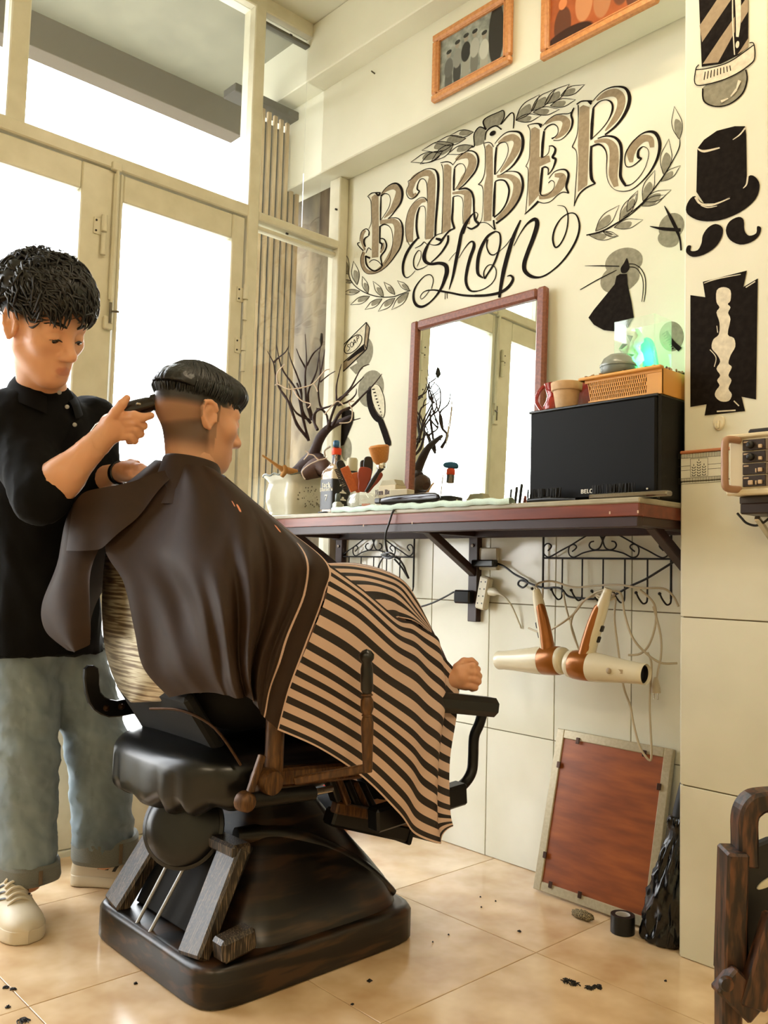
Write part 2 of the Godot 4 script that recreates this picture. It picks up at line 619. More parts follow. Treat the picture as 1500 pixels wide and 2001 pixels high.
	for j in 3:
		var ya := 0.4145 * j
		var yb := 0.4145 * (j + 1)
		if j == 2: yb = 1.171
		for k in 2:
			var z2 := -1.088 if k == 0 else -0.70
			var z3 := -0.70 if k == 0 else -0.66
			part(MB.new().box(Vector3(COLUMN + 0.005, (ya + yb) * 0.5, (z2 + z3) * 0.5), Vector3(0.01, yb - ya - 0.003, z3 - z2 - 0.003), Basis.IDENTITY, 0.0012), "wall_tile", tm[j % 2], c)
		part(MB.new().box(Vector3((COLUMN + WALL) * 0.5 + 0.003, (ya + yb) * 0.5, -1.0885), Vector3(WALL - COLUMN - 0.01, yb - ya - 0.003, 0.008), Basis.IDENTITY, 0.0012), "wall_tile", tm[j % 2], c)
	part(MB.new().box(Vector3(COLUMN + 0.005, 1.2065, -0.875), Vector3(0.011, 0.069, 0.427), Basis.IDENTITY, 0.0015), "border_tile", tm[0], c, "border tile printed with a wheat emblem")
	part(MB.new().box(Vector3((COLUMN + WALL) * 0.5 + 0.003, 1.2065, -1.0885), Vector3(WALL - COLUMN - 0.01, 0.069, 0.008), Basis.IDENTITY, 0.0012), "border_tile", tm[0], c)
	part(MB.new().box(Vector3(COLUMN + 0.007, 1.2455, -0.89), Vector3(0.02, 0.008, 0.40), Basis.IDENTITY, 0.003), "ledge", mat("terracotta_ledge", Color(0.72, 0.45, 0.28), 0.6), c, "terracotta coloured ledge line")
	# printing on the border tile
	var ink := MB.new()
	border_print(ink)
	part(ink, "printed_emblem", mat("grey_ink", Color(0.16, 0.15, 0.11), 0.5), c, "dark printed wheat emblem and hatching")

func flatline(mb: MB, pts: Array, wd: float, x: float) -> void:
	# a painted line on a wall facing -x: points are (z, y), width in metres
	paint_ribbon(mb, pts, [wd], x)
func border_print(mb: MB) -> void:
	var x := COLUMN - 0.0012
	var f := func(px, py): var p := on_x(1250 + px / 6.0, 800 + py / 6.0, x); return Vector2(p.z, p.y)
	for k in 34:
		var t := k / 33.0
		flatline(mb, [f.call(455 + 530 * t, 522 - 35 * t), f.call(455 + 530 * t, 577 - 38 * t)], 0.0007 if k % 2 else 0.0011, x)
		flatline(mb, [f.call(455 + 530 * t, 815 - 38 * t), f.call(455 + 530 * t, 870 - 33 * t)], 0.0007 if k % 2 else 0.0011, x)
	for q in [[450, 520, 990, 482], [450, 578, 990, 542], [450, 815, 990, 775], [450, 880, 990, 845], [450, 672, 588, 660], [450, 722, 588, 712], [795, 645, 990, 628], [795, 698, 990, 684]]:
		flatline(mb, [f.call(q[0], q[1]), f.call(q[2], q[3])], 0.0009, x)
	var sq := [f.call(590, 580), f.call(795, 567), f.call(795, 778), f.call(590, 790), f.call(590, 580)]
	for i in 4: flatline(mb, [sq[i], sq[i + 1]], 0.0008, x)
	for e in [[630, 650, 4], [690, 590, 6], [750, 642, 4]]:
		flatline(mb, [f.call(e[0], e[1] - 8), f.call(e[0], e[1] + 15)], 0.0016, x)
		for k in e[2]:
			var y: float = e[1] + 30 + k * 30
			if y > 775: break
			flatline(mb, smooth([f.call(e[0] - 22, y - 8), f.call(e[0] - 14, y + 5), f.call(e[0] - 2, y + 8)], 3), 0.0018, x)
			flatline(mb, smooth([f.call(e[0] + 22, y - 10), f.call(e[0] + 14, y + 3), f.call(e[0] + 2, y + 8)], 3), 0.0018, x)

# =========================================================== the glass front
func build_front() -> void:
	var white := grained("frame_paint", Color(0.80, 0.78, 0.68), Color(0.85, 0.83, 0.74), 0.02, Vector3(1, 1, 1), 0.35)
	var glass := mat("clear_glass", Color(0.95, 1.0, 0.97, 0.04), 0.02)
	glass.transparency = BaseMaterial3D.TRANSPARENCY_ALPHA
	var dark := mat("screw_black", Color(0.08, 0.07, 0.06), 0.5)
	var fr := setting("window_1", "white metal window frame over the doors with clear panes")
	var g := GLASS
	var bars := [
		["corner_post", Vector3(2.195, 0, g - 0.04), Vector3(2.244, 2.56, g + 0.03)],
		["post", Vector3(1.75, 0, g - 0.05), Vector3(1.80, 3.145, g + 0.032)],
		["mullion", Vector3(0.862, 2.295, g - 0.05), Vector3(0.922, 3.09, g + 0.02)],
		["mullion", Vector3(0.05, 2.295, g - 0.05), Vector3(0.10, 3.09, g + 0.02)],
		["transom", Vector3(-0.45, 2.25, g - 0.05), Vector3(1.752, 2.297, g + 0.03)],
		["head_rail", Vector3(-0.45, 3.085, g - 0.05), Vector3(2.03, 3.145, g + 0.03)],
		["side_rail", Vector3(1.798, 2.252, g - 0.04), Vector3(2.20, 2.285, g + 0.03)],
		["side_rail", Vector3(1.798, 0.0, g - 0.04), Vector3(2.20, 0.12, g + 0.02)],
		["post", Vector3(-0.45, 0, g - 0.05), Vector3(-0.40, 3.13, g + 0.03)]]
	for b in bars: part(MB.new().span(b[1], b[2], 0.004), b[0], white, fr)
	# thin glazing beads seen as fine lines
	part(MB.new().span(Vector3(1.80, 2.222, g - 0.02), Vector3(2.20, 2.238, g + 0.012), 0.003), "glazing_bead", white, fr)
	part(MB.new().span(Vector3(1.80, 3.05, g - 0.02), Vector3(2.03, 3.062, g + 0.012), 0.003), "glazing_bead", mat("bead_grey", Color(0.35, 0.34, 0.29), 0.6), fr, "dark rubber bead")
	for q in [[-0.40, 0.05, 2.297, 3.085], [0.10, 0.862, 2.297, 3.085], [0.922, 1.75, 2.297, 3.085], [1.80, 2.03, 2.285, 3.085], [2.03, 2.118, 2.285, 2.91], [1.80, 2.195, 0.12, 2.252]]:
		part(MB.new().span(Vector3(q[0], q[2], g - 0.008), Vector3(q[1], q[3], g - 0.003), 0.0), "pane", glass, fr)
	var stops := MB.new()
	for q in [[1.945, 2.244], [1.93, 3.056], [2.19, 2.42]]:
		stops.box(Vector3(q[0], q[1], g + 0.014), Vector3(0.012, 0.007, 0.006), Basis.IDENTITY, 0.001)
	part(stops, "screw", dark, fr)
	structure(MB.new().span(Vector3(-0.45, -0.03, g - 0.06), Vector3(2.24, 0.019, g + 0.028), 0.003), "trim_3", white, "low white door sill added to close the bright gap")  # sill added to stop daylight leaking under the door leaves
	# four folding leaves
	var leaves := [[1.243, 1.745, 0.014, 0.055], [0.60, 1.236, 0.09, 0.125], [0.095, 0.595, 0.055, 0.055], [-0.395, 0.09, 0.055, 0.055]]
	for k in leaves.size():
		var x0: float = leaves[k][0]
		var x1: float = leaves[k][1]
		var sl: float = leaves[k][2]
		var sr: float = leaves[k][3]
		var d := setting("door_%d" % (k + 1), "white framed glass door leaf")
		var z0 := g - 0.022
		var z1 := g + 0.022
		part(MB.new().span(Vector3(x0, 0.02, z0), Vector3(x0 + sl, 2.245, z1), 0.004), "stile", white, d)
		part(MB.new().span(Vector3(x1 - sr, 0.02, z0), Vector3(x1, 2.245, z1), 0.004), "stile", white, d)
		part(MB.new().span(Vector3(x0 + sl, 2.15, z0 + 0.002), Vector3(x1 - sr, 2.244, z1 - 0.002), 0.004), "top_rail", white, d)
		part(MB.new().span(Vector3(x0 + sl, 0.02, z0 + 0.002), Vector3(x1 - sr, 0.215, z1 - 0.002), 0.004), "bottom_rail", white, d)
		part(MB.new().span(Vector3(x0 + sl, 0.205, g - 0.003), Vector3(x1 - sr, 2.16, g + 0.003), 0.0), "pane", glass, d)
		var hx: float = [1.752, 1.19, 0.60, 0.09][k]
		for hy in [0.30, 1.0, 1.73, 1.925] if k == 0 else [0.30, 1.0, 2.02]:
			var hg := MB.new()
			hg.box(Vector3(hx - 0.018, hy + 0.02, g + 0.024), Vector3(0.03, 0.055, 0.004), Basis.IDENTITY, 0.001)
			hg.tube([Vector3(hx, hy + 0.06, g + 0.032), Vector3(hx, hy + 0.004, g + 0.032)], 0.010, 12)
			hg.tube([Vector3(hx, hy - 0.002, g + 0.032), Vector3(hx, hy - 0.075, g + 0.032)], 0.0085, 12)
			var ho := part(hg, "hinge", white, d)
			var sc := MB.new()
			for sy in [0.0, 0.035]:
				sc.lathe([Vector2(0, 0.003), Vector2(0.0035, 0.002), Vector2(0.0035, 0)], Transform3D(Basis(Vector3.RIGHT, Vector3.BACK, Vector3.DOWN), Vector3(hx - 0.025, hy + 0.003 + sy, g + 0.026)), 8)
			part(sc, "screw", dark, ho)
		if k == 1:   # long surface bolt
			var bo := MB.new()
			bo.span(Vector3(1.218, 1.80, g + 0.022), Vector3(1.236, 2.235, g + 0.036), 0.003)
			bo.span(Vector3(1.206, 2.242, g + 0.022), Vector3(1.240, 2.272, g + 0.040), 0.003)
			bo.tube([Vector3(1.227, 2.27, g + 0.034), Vector3(1.227, 1.72, g + 0.034)], 0.006, 8)
			bo.span(Vector3(1.205, 1.70, g + 0.022), Vector3(1.236, 1.745, g + 0.036), 0.003)
			var b2 := part(bo, "surface_bolt", white, d)
			part(MB.new().tube([Vector3(1.223, 1.79, g + 0.038), Vector3(1.223, 1.72, g + 0.040), Vector3(1.223, 1.76, g + 0.04), Vector3(1.248, 1.762, g + 0.05)], 0.0045, 8), "bolt_handle", mat("dull_steel", Color(0.4, 0.38, 0.33), 0.35, 0.9), b2, "dull steel bolt handle")

# =========================================================== beyond the glass
func build_outside() -> void:
	var o := setting("floor_outside", "pale concrete pavement outside the glass doors")
	part(MB.new().span(Vector3(-9, -0.2, -14), Vector3(9, -0.03, -2.78)), "slab", grained("concrete", Color(0.62, 0.61, 0.58), Color(0.70, 0.69, 0.66), 0.01, Vector3(0.3, 0.3, 0.3), 0.9), o)
	var so := setting("ceiling_outside", "concrete porch roof with a dark front beam outside the glass")
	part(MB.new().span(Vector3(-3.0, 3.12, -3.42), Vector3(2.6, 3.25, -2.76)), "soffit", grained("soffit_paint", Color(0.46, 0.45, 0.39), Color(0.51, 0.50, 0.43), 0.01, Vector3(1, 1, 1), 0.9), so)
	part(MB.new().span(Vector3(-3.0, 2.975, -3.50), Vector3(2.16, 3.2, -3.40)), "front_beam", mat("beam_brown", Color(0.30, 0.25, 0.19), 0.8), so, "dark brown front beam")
	var nb := setting("wall_outside", "stained plaster wall outside beside the folding gate")
	part(MB.new().span(Vector3(2.232, -0.1, -3.45), Vector3(2.2445, 3.12, -2.78)), "plaster", grained("stained_plaster", Color(0.16, 0.12, 0.08), Color(0.62, 0.55, 0.42), 0.012, Vector3(0.9, 0.35, 0.9), 0.9), nb)
	# folding metal gate pushed together
	var gt := thing("folding_gate", "tan folding metal gate pushed together outside the side window", "gate")
	var gm := grained("gate_paint", Color(0.66, 0.56, 0.40), Color(0.80, 0.71, 0.55), 0.02, Vector3(4, 0.6, 4), 0.6)
	var gd := mat("gate_dark", Color(0.13, 0.09, 0.06), 0.7)
	for k in 8:
		var x := 1.925 + 0.036 * k
		var z := -2.93 - 0.006 * k
		var top := 2.85 - (0.0 if k < 7 else 0.08)
		part(MB.new().prism([Vector2(-0.0085, -0.006), Vector2(-0.0065, -0.006), Vector2(-0.0065, 0.003), Vector2(0.0065, 0.003), Vector2(0.0065, -0.006), Vector2(0.0085, -0.006), Vector2(0.0085, 0.006), Vector2(-0.0085, 0.006)], top, Transform3D(Basis(Vector3.RIGHT, Vector3.BACK, Vector3.DOWN), Vector3(x, top * 0.5, z))), "gate_post", gm, gt)
		if k < 7:
			part(MB.new().bar(Vector3(x + 0.018, 0.05, z - 0.016), Vector3(x + 0.018, top - 0.04, z - 0.016), 0.034, 0.004, Vector3(1, 0, 0)), "gate_leaf", gd, gt, "dark folded steel leaf")
	part(MB.new().span(Vector3(1.80, 2.85, -2.99), Vector3(2.18, 2.885, -2.90), 0.003), "top_track", gd, gt, "dark top track")

# =========================================================== paint on the walls
# Brush strokes traced in zoomed crops of the photograph: a crop is (left, top, magnification).
const CROPS := {
	"B": [690, 280, 7.145], "RB": [860, 230, 7.5], "E": [990, 160, 7.5], "R": [1110, 150, 6.522], "S": [780, 420, 8.333], "P": [930, 380, 6.818],
	"top": [790, 150, 4.1667], "spray": [1130, 380, 6.67], "soap": [660, 600, 6.67], "col": [1325, 0, 4.0], "laurel": [650, 480, 8.333], "blade": [1000, 450, 3.0]}
var crop := "B"
var wall_x := 2.245
var strokes := 0   # each stroke lies a hair above the last
var ink := {}      # layer name -> MB, for the drawing in hand

func paint_ribbon(mb: MB, pts: Array, wd: Array, x: float) -> void:
	# flat stroke on a wall facing -x through points (z, y)
	var m := pts.size()
	var k := mb.v.size()
	for i in m:
		var d: Vector2 = pts[mini(i + 1, m - 1)] - pts[maxi(i - 1, 0)]
		var nn := Vector2(-d.y, d.x).normalized()
		var w := width_at(wd, float(i) / (m - 1)) * 0.5
		for s in [-1.0, 1.0]:
			var p: Vector2 = pts[i] + nn * w * s
			mb.vert(Vector3(x, p.y, p.x), Vector3.LEFT)
	for i in m - 1: mb.quad(k + 2 * i, k + 2 * i + 1, k + 2 * i + 3, k + 2 * i + 2)
func width_at(wd: Array, t: float) -> float:
	if wd.size() == 1: return wd[0]
	var f := t * (wd.size() - 1)
	var i := mini(int(f), wd.size() - 2)
	return lerpf(wd[i], wd[i + 1], f - i)
func pairs(a: Array) -> Array:
	var out := []
	for i in range(0, a.size(), 2): out.append(Vector2(a[i], a[i + 1]))
	return out
func layer(called: String) -> MB:
	if not ink.has(called): ink[called] = MB.new()
	return ink[called]
const DEPTHS := {"shade": 0.0004, "fill": 0.0007, "pale": 0.0010, "line": 0.0013, "light": 0.0016, "over": 0.0019}
func wallpoint(p: Vector2, called: String) -> Vector3:
	var c: Array = CROPS[crop]
	return on_x(c[0] + p.x / c[2], c[1] + p.y / c[2], wall_x - DEPTHS[called] - strokes * 0.000004)
# a stroke: numbers x y x y ..., one width or several along its length
func st(a: Array, wd, called := "line", soft := 5) -> void:
	var pts := smooth(pairs(a), soft) if a.size() > 4 else pairs(a)
	var wl: Array = wd if wd is Array else [wd]
	strokes = (strokes + 1) % 60
	var mb := layer(called)
	var m := pts.size()
	var k := mb.v.size()
	for i in m:
		var d: Vector2 = pts[mini(i + 1, m - 1)] - pts[maxi(i - 1, 0)]
		var nn := Vector2(-d.y, d.x).normalized()
		var w := width_at(wl, float(i) / (m - 1)) * 0.5
		for s in [-1.0, 1.0]: mb.vert(wallpoint(pts[i] + nn * w * s, called), Vector3.LEFT)
	for i in m - 1: mb.quad(k + 2 * i, k + 2 * i + 1, k + 2 * i + 3, k + 2 * i + 2)
# a filled outline
func fi(a: Array, called := "fill", soft := 0) -> void:
	var pts := smooth(pairs(a), soft, true) if soft else pairs(a)
	var p2 := PackedVector2Array(pts)
	strokes = (strokes + 1) % 60
	var t := Geometry2D.triangulate_polygon(p2)
	var mb := layer(called)
	var k := mb.v.size()
	for p in p2: mb.vert(wallpoint(p, called), Vector3.LEFT)
	for i in range(0, t.size(), 3): mb.tri(k + t[i], k + t[i + 1], k + t[i + 2])
func oval(cx: float, cy: float, rx: float, ry: float, turn: float, called := "fill") -> void:
	var a := []
	for i in 28:
		var t := TAU * i / 28.0
		var p := Vector2(cos(t) * rx, sin(t) * ry).rotated(deg_to_rad(turn)) + Vector2(cx, cy)
		a.append(p.x); a.append(p.y)
	fi(a, called)
# a leaf: base, tip, half width as a share of its length
func lf(bx: float, by: float, tx: float, ty: float, wide := 0.17, lw := 9.0) -> void:
	var b := Vector2(bx, by)
	var t := Vector2(tx, ty)
	var d := t - b
	var o := Vector2(-d.y, d.x) * wide
	var l := [b, b + d * 0.28 + o * 0.85, b + d * 0.55 + o, b + d * 0.82 + o * 0.42, t]
	var r := [b, b + d * 0.28 - o * 0.85, b + d * 0.55 - o, b + d * 0.82 - o * 0.42, t]
	var a := []
	var c := []
	for p in l: a.append_array([p.x, p.y])
	for p in r: c.append_array([p.x, p.y])
	st(a, [lw * 0.7, lw, lw * 1.1, lw * 0.9, lw * 0.4])
	st(c, [lw * 0.7, lw * 1.1, lw, lw * 0.8, lw * 0.4])
	var q := []
	for p in [b, b + d * 0.25 + o * 0.7, b + d * 0.5 + o * 0.85, b + d * 0.62 - o * 0.1, b + d * 0.45 - o * 0.6, b + d * 0.2 - o * 0.6]: q.append_array([p.x, p.y])
	fi(q, "shade", 3)
func finish(called: String, label: String, parent: Node3D) -> void:
	var g := Node3D.new()
	g.name = called
	parent.add_child(g, true)
	if label: g.set_meta("label", label)
	var names := {"shade": "grey_wash", "fill": "letter_fill", "pale": "pale_paint", "line": "brush_line", "light": "highlight", "over": "dark_detail"}
	var tones := {"shade": Color(0.56, 0.54, 0.46), "fill": Color(0.60, 0.53, 0.42), "pale": Color(0.86, 0.83, 0.72), "line": Color(0.085, 0.062, 0.045), "light": Color(0.88, 0.84, 0.74), "over": Color(0.085, 0.062, 0.045)}
	if called.ends_with("drawing_dark"): tones.fill = Color(0.19, 0.15, 0.11)
	for key in ink:
		var suffix := "_dark" if called.ends_with("drawing_dark") and key == "fill" else ""
		var m := grained("paint_" + key + suffix, tones[key].darkened(0.12), tones[key].lightened(0.06), 0.03, Vector3(3, 3, 3), 0.85)
		m.metallic_specular = 0.2
		part(ink[key], names[key], m, g)
	ink = {}

func build_mural() -> void:
	var mu := thing("painted_mural", "black and taupe painted BARBER shop lettering with laurel leaves on the cream wall", "mural", Vector3(WALL, 1.2, -1.9))
	wall_x = WALL
	# ---- B
	crop = "B"
	fi([255, 750, 300, 712, 352, 745, 355, 1100, 350, 1590, 258, 1600, 262, 1200])
	st([395, 705, 470, 640, 560, 606, 625, 650, 632, 730, 595, 830, 540, 930, 430, 1045], [20, 60, 80, 75, 100, 95, 70, 10], "fill")
	st([370, 1105, 480, 1090, 570, 1092, 622, 1170, 622, 1300, 590, 1450, 520, 1580, 430, 1700, 320, 1790, 220, 1800, 145, 1735, 125, 1620, 150, 1520], [60, 60, 80, 105, 115, 110, 90, 60, 50, 50, 55, 50, 30], "fill")
	st([160, 1490, 128, 1380, 120, 1290, 165, 1215], [20, 45, 50, 30], "fill")
	st([410, 1390, 410, 1460, 380, 1530], [40, 50, 20], "fill")
	st([195, 745, 250, 700, 310, 688, 380, 692], [6, 16, 14, 22])
	st([310, 690, 350, 725, 380, 692], [20, 34, 16])
	st([205, 745, 242, 800, 250, 900, 250, 1100, 215, 1195], [12, 9, 6, 6, 7])
	st([378, 740, 440, 640, 520, 575, 600, 560, 660, 610, 685, 700, 665, 820, 600, 920, 530, 1010, 480, 1052], [6, 9, 14, 26, 36, 34, 26, 20, 14, 6])
	st([386, 745, 381, 900, 378, 1075], [14, 24, 18])
	st([385, 740, 430, 705, 490, 715, 517, 780, 500, 880, 440, 990, 380, 1075], [18, 16, 10, 7, 7, 7, 6])
	st([480, 1050, 560, 1038, 640, 1060, 685, 1150, 690, 1280, 660, 1440, 590, 1560, 500, 1680, 400, 1770, 300, 1815, 190, 1820, 120, 1740, 100, 1620, 135, 1505], [8, 10, 16, 26, 26, 20, 16, 12, 9, 7, 7, 7, 7, 8])
	st([372, 1155, 370, 1280, 370, 1390], [26, 22, 24])
	st([375, 1160, 430, 1132, 500, 1160, 540, 1240, 548, 1400, 510, 1570, 440, 1680], [20, 20, 10, 7, 6, 6, 6])
	st([365, 1330, 430, 1340, 462, 1420, 440, 1500, 385, 1575, 392, 1650, 405, 1715], [14, 18, 22, 22, 22, 20, 22])
	st([365, 1385, 400, 1410, 385, 1480], [24, 26, 10])
	st([170, 1570, 180, 1680, 230, 1750, 300, 1782, 370, 1750, 405, 1712], [22, 24, 22, 22, 18, 12])
	st([220, 1665, 260, 1632, 310, 1630, 360, 1660, 400, 1712], 11)
	st([170, 1575, 235, 1605], 26)
	st([215, 1290, 218, 1230, 180, 1195, 120, 1230, 95, 1300, 90, 1370], [20, 14, 14, 10, 7, 6])
	st([212, 1295, 165, 1325, 148, 1380, 170, 1445], [12, 22, 26, 18])
	st([95, 1385, 62, 1395, 72, 1430, 140, 1500], [10, 14, 14, 18])
	st([175, 1535, 210, 1460, 250, 1490], [8, 12, 10])
	finish("letter", "painted capital B at the start of the word", mu)
	# ---- a
	fi([1035, 560, 1060, 440, 1130, 430, 1148, 520, 1140, 900, 1115, 1330, 1005, 1345, 1030, 900])
	st([790, 640, 850, 500, 950, 430, 1060, 420, 1110, 500], [80, 90, 80, 90, 60], "fill")
	st([815, 560, 790, 670, 830, 735, 880, 700], [80, 80, 60, 30], "fill")
	st([1010, 800, 940, 810, 860, 880, 805, 1000, 785, 1150, 785, 1380], [40, 60, 95, 105, 110, 90], "fill")
	st([765, 530, 820, 490, 900, 420, 1000, 365, 1080, 352, 1150, 375], [10, 12, 10, 10, 14, 24])
	st([1140, 368, 1178, 440, 1186, 600, 1170, 850, 1150, 1100, 1142, 1295], [20, 34, 34, 32, 28, 26])
	st([1032, 830, 1032, 700, 1022, 560, 985, 500, 935, 505, 900, 570, 892, 640, 925, 665], [6, 7, 10, 12, 12, 14, 22, 18])
	st([925, 665, 880, 735, 820, 775, 770, 760, 740, 700, 745, 640, 772, 580, 762, 530], [18, 18, 14, 12, 9, 7, 6, 8])
	st([1030, 805, 1000, 765, 940, 758, 860, 810, 780, 920, 740, 1050, 725, 1200, 740, 1330, 785, 1425], [16, 14, 9, 6, 6, 6, 7, 7, 8])
	st([925, 890, 892, 1000, 880, 1150, 890, 1260, 912, 1335], [16, 30, 30, 28, 34])
	st([930, 885, 985, 878, 1006, 950, 1004, 1150, 1000, 1330], [8, 10, 7, 6, 6])
	st([860, 1465, 940, 1425, 985, 1380, 1010, 1395, 1040, 1420], [8, 14, 14, 10, 8])
	finish("letter", "painted letter a in the upper word", mu)
	# ---- r
	crop = "RB"
	fi([55, 690, 110, 680, 160, 720, 155, 1100, 150, 1640, 30, 1700, 45, 1200])
	st([225, 620, 320, 560, 420, 560, 470, 640, 440, 760, 340, 900, 240, 1050], [30, 90, 90, 120, 110, 90, 20], "fill")
	st([175, 1110, 300, 1095, 390, 1120, 400, 1250, 385, 1560], [30, 50, 110, 110, 90], "fill")
	st([0, 662, 90, 645, 150, 660, 185, 695], [12, 16, 16, 12])
	st([15, 680, 40, 800, 36, 1200, 20, 1700], [12, 9, 9, 10])
	st([207, 740, 198, 900, 194, 1070], [20, 32, 24])
	st([205, 735, 260, 682, 330, 680, 368, 750, 340, 860, 270, 970, 200, 1070], [18, 12, 9, 10, 8, 7, 8])
	st([185, 690, 260, 590, 360, 505, 450, 485, 530, 530, 557, 640, 520, 770, 440, 880, 350, 980, 265, 1050], [9, 9, 12, 18, 26, 30, 26, 22, 18, 12])
	st([265, 1055, 370, 1035, 450, 1080, 485, 1180, 490, 1300, 492, 1400], [14, 30, 30, 30, 28, 26])
	st([187, 1160, 180, 1350, 172, 1500, 205, 1620], [20, 30, 30, 34])
	st([190, 1155, 260, 1145, 310, 1170, 332, 1250, 326, 1400, 332, 1560], [12, 12, 10, 8, 8, 8])
	st([215, 1620, 130, 1660, 60, 1740, 0, 1815], [16, 24, 24, 30])
	st([492, 1395, 510, 1500, 560, 1550, 520, 1600, 450, 1632, 390, 1605], [26, 34, 34, 22, 22, 12])
	finish("letter", "painted small r after the letter a", mu)
	# ---- second B
	fi([665, 420, 710, 385, 765, 440, 770, 900, 745, 1510, 635, 1520, 640, 1000, 672, 850])
	st([850, 375, 960, 310, 1070, 290, 1130, 360, 1100, 480, 1020, 620, 880, 800], [30, 85, 100, 110, 110, 80, 20], "fill")
	st([830, 860, 1000, 860, 1110, 940, 1125, 1080, 1065, 1240, 965, 1370, 820, 1500], [40, 70, 110, 130, 110, 80, 40], "fill")
	st([625, 378, 700, 360, 750, 380, 778, 430], [10, 14, 14, 12])
	st([635, 385, 655, 480, 655, 700, 640, 840, 600, 930, 555, 978], [12, 10, 9, 10, 12, 14])
	st([555, 978, 605, 1000, 625, 1080, 622, 1300, 605, 1480, 580, 1535], [14, 12, 8, 7, 7, 8])
	st([822, 430, 806, 600, 797, 835], [24, 34, 24])
	st([820, 425, 880, 370, 960, 365, 994, 450, 975, 560, 900, 710, 800, 838], [18, 16, 10, 9, 8, 8, 7])
	st([795, 382, 870, 290, 970, 215, 1080, 200, 1170, 225, 1210, 330, 1190, 490, 1110, 640, 1010, 750, 875, 838], [8, 9, 14, 22, 36, 44, 38, 30, 20, 10])
	st([955, 792, 1060, 785, 1150, 812, 1200, 900, 1206, 1030, 1160, 1180, 1080, 1310, 960, 1440, 815, 1550], [10, 14, 26, 36, 36, 30, 26, 24, 28])
	st([803, 940, 790, 1150, 780, 1450], [22, 36, 34])
	st([800, 935, 870, 912, 950, 930, 1000, 1020, 1002, 1120, 960, 1260, 880, 1380, 785, 1462], [16, 20, 26, 30, 28, 22, 20, 20])
	st([780, 1500, 788, 1580, 805, 1640], [24, 26, 22])
	st([565, 1542, 650, 1535, 720, 1570, 795, 1642], [12, 10, 12, 14])
	finish("letter", "second painted capital B, in the middle of the word", mu)
	# ---- E
	crop = "E"
	fi([355, 690, 410, 660, 480, 700, 475, 1100, 620, 1080, 640, 1170, 480, 1240, 470, 1660, 320, 1830, 310, 1400, 330, 1200])
	st([560, 620, 680, 545, 800, 530, 870, 590, 850, 690, 790, 770, 710, 830], [20, 70, 90, 120, 110, 70, 20], "fill")
	st([470, 1690, 600, 1670, 720, 1600, 800, 1480, 810, 1380, 700, 1370], [60, 80, 100, 120, 90, 50], "fill")
	st([300, 638, 380, 615, 460, 612, 515, 635], [8, 16, 22, 30])
	st([470, 615, 500, 668], [26, 24])
	st([305, 640, 340, 720, 335, 900, 325, 1120, 275, 1238], [14, 9, 8, 8, 9])
	st([275, 1238, 310, 1290, 305, 1500, 292, 1700, 275, 1925], [12, 9, 8, 9, 10])
	st([258, 1942, 370, 1840, 462, 1748], [10, 28, 34])
	st([455, 1755, 540, 1778, 640, 1750, 740, 1660, 820, 1615, 905, 1632], [18, 12, 12, 12, 14, 16])
	st([905, 1632, 870, 1540, 890, 1440, 902, 1350, 860, 1290, 780, 1285, 690, 1320, 615, 1415], [24, 34, 40, 36, 26, 16, 10, 9])
	st([608, 1482, 650, 1445, 692, 1470, 690, 1540, 640, 1620, 560, 1668, 500, 1655, 488, 1600], [12, 12, 9, 7, 7, 9, 18, 30])
	st([520, 1260, 505, 1400, 488, 1610], [30, 40, 36])
	st([508, 1268, 560, 1245, 605, 1275, 600, 1365], [20, 24, 18, 10])
	st([598, 1365, 660, 1290, 700, 1200, 712, 1130, 668, 1105, 700, 1040, 708, 980, 670, 940, 612, 942], [10, 18, 30, 36, 34, 36, 30, 20, 12])
	st([622, 950, 610, 1030, 570, 1080, 500, 1118], [10, 8, 8, 10])
	st([545, 720, 525, 900, 512, 1105], [28, 42, 34])
	st([545, 712, 600, 650, 680, 620, 740, 660, 748, 740, 710, 800, 655, 832], [20, 18, 18, 14, 10, 12, 26])
	st([525, 645, 600, 560, 700, 490, 800, 470, 900, 465, 960, 430, 982, 378], [7, 9, 12, 14, 14, 14, 10])
	st([982, 378, 942, 480, 962, 570, 940, 680, 870, 780, 780, 850, 680, 856], [16, 30, 34, 26, 14, 9, 12])
	finish("letter", "painted capital E near the end of the word", mu)
	# ---- R
	crop = "R"
	fi([145, 390, 190, 360, 268, 390, 262, 800, 240, 1380, 120, 1470, 130, 1000, 120, 880])
	st([360, 300, 480, 225, 600, 205, 670, 270, 660, 400, 590, 540, 470, 690], [20, 80, 110, 110, 90, 70, 16], "fill")
	st([330, 830, 480, 815, 570, 900, 582, 1080, 570, 1250, 610, 1400], [30, 60, 110, 120, 110, 60], "fill")
	st([1065, 900, 1045, 800, 960, 785, 860, 850, 795, 960, 800, 1090], [50, 80, 90, 110, 110, 40], "fill")
	st([105, 352, 160, 315, 230, 308, 305, 315], [18, 16, 18, 30])
	st([255, 312, 292, 350], 26)
	st([125, 360, 125, 550, 110, 740, 48, 892], [14, 8, 8, 12])
	st([48, 892, 100, 950, 110, 1100, 95, 1350, 75, 1645], [14, 9, 8, 9, 12])
	st([70, 1648, 130, 1510, 220, 1420, 342, 1360], [8, 18, 20, 16])
	st([292, 880, 285, 1100, 295, 1290, 345, 1362], [26, 38, 42, 20])
	st([318, 400, 302, 600, 293, 795], [26, 40, 34])
	st([315, 398, 390, 320, 480, 295, 550, 330, 562, 420, 510, 550, 420, 670, 282, 805], [18, 12, 12, 26, 28, 12, 9, 9])
	st([310, 312, 400, 210, 510, 145, 630, 125, 730, 150, 778, 250, 760, 380, 690, 520, 590, 640, 465, 740], [8, 9, 14, 20, 36, 48, 46, 34, 26, 20])
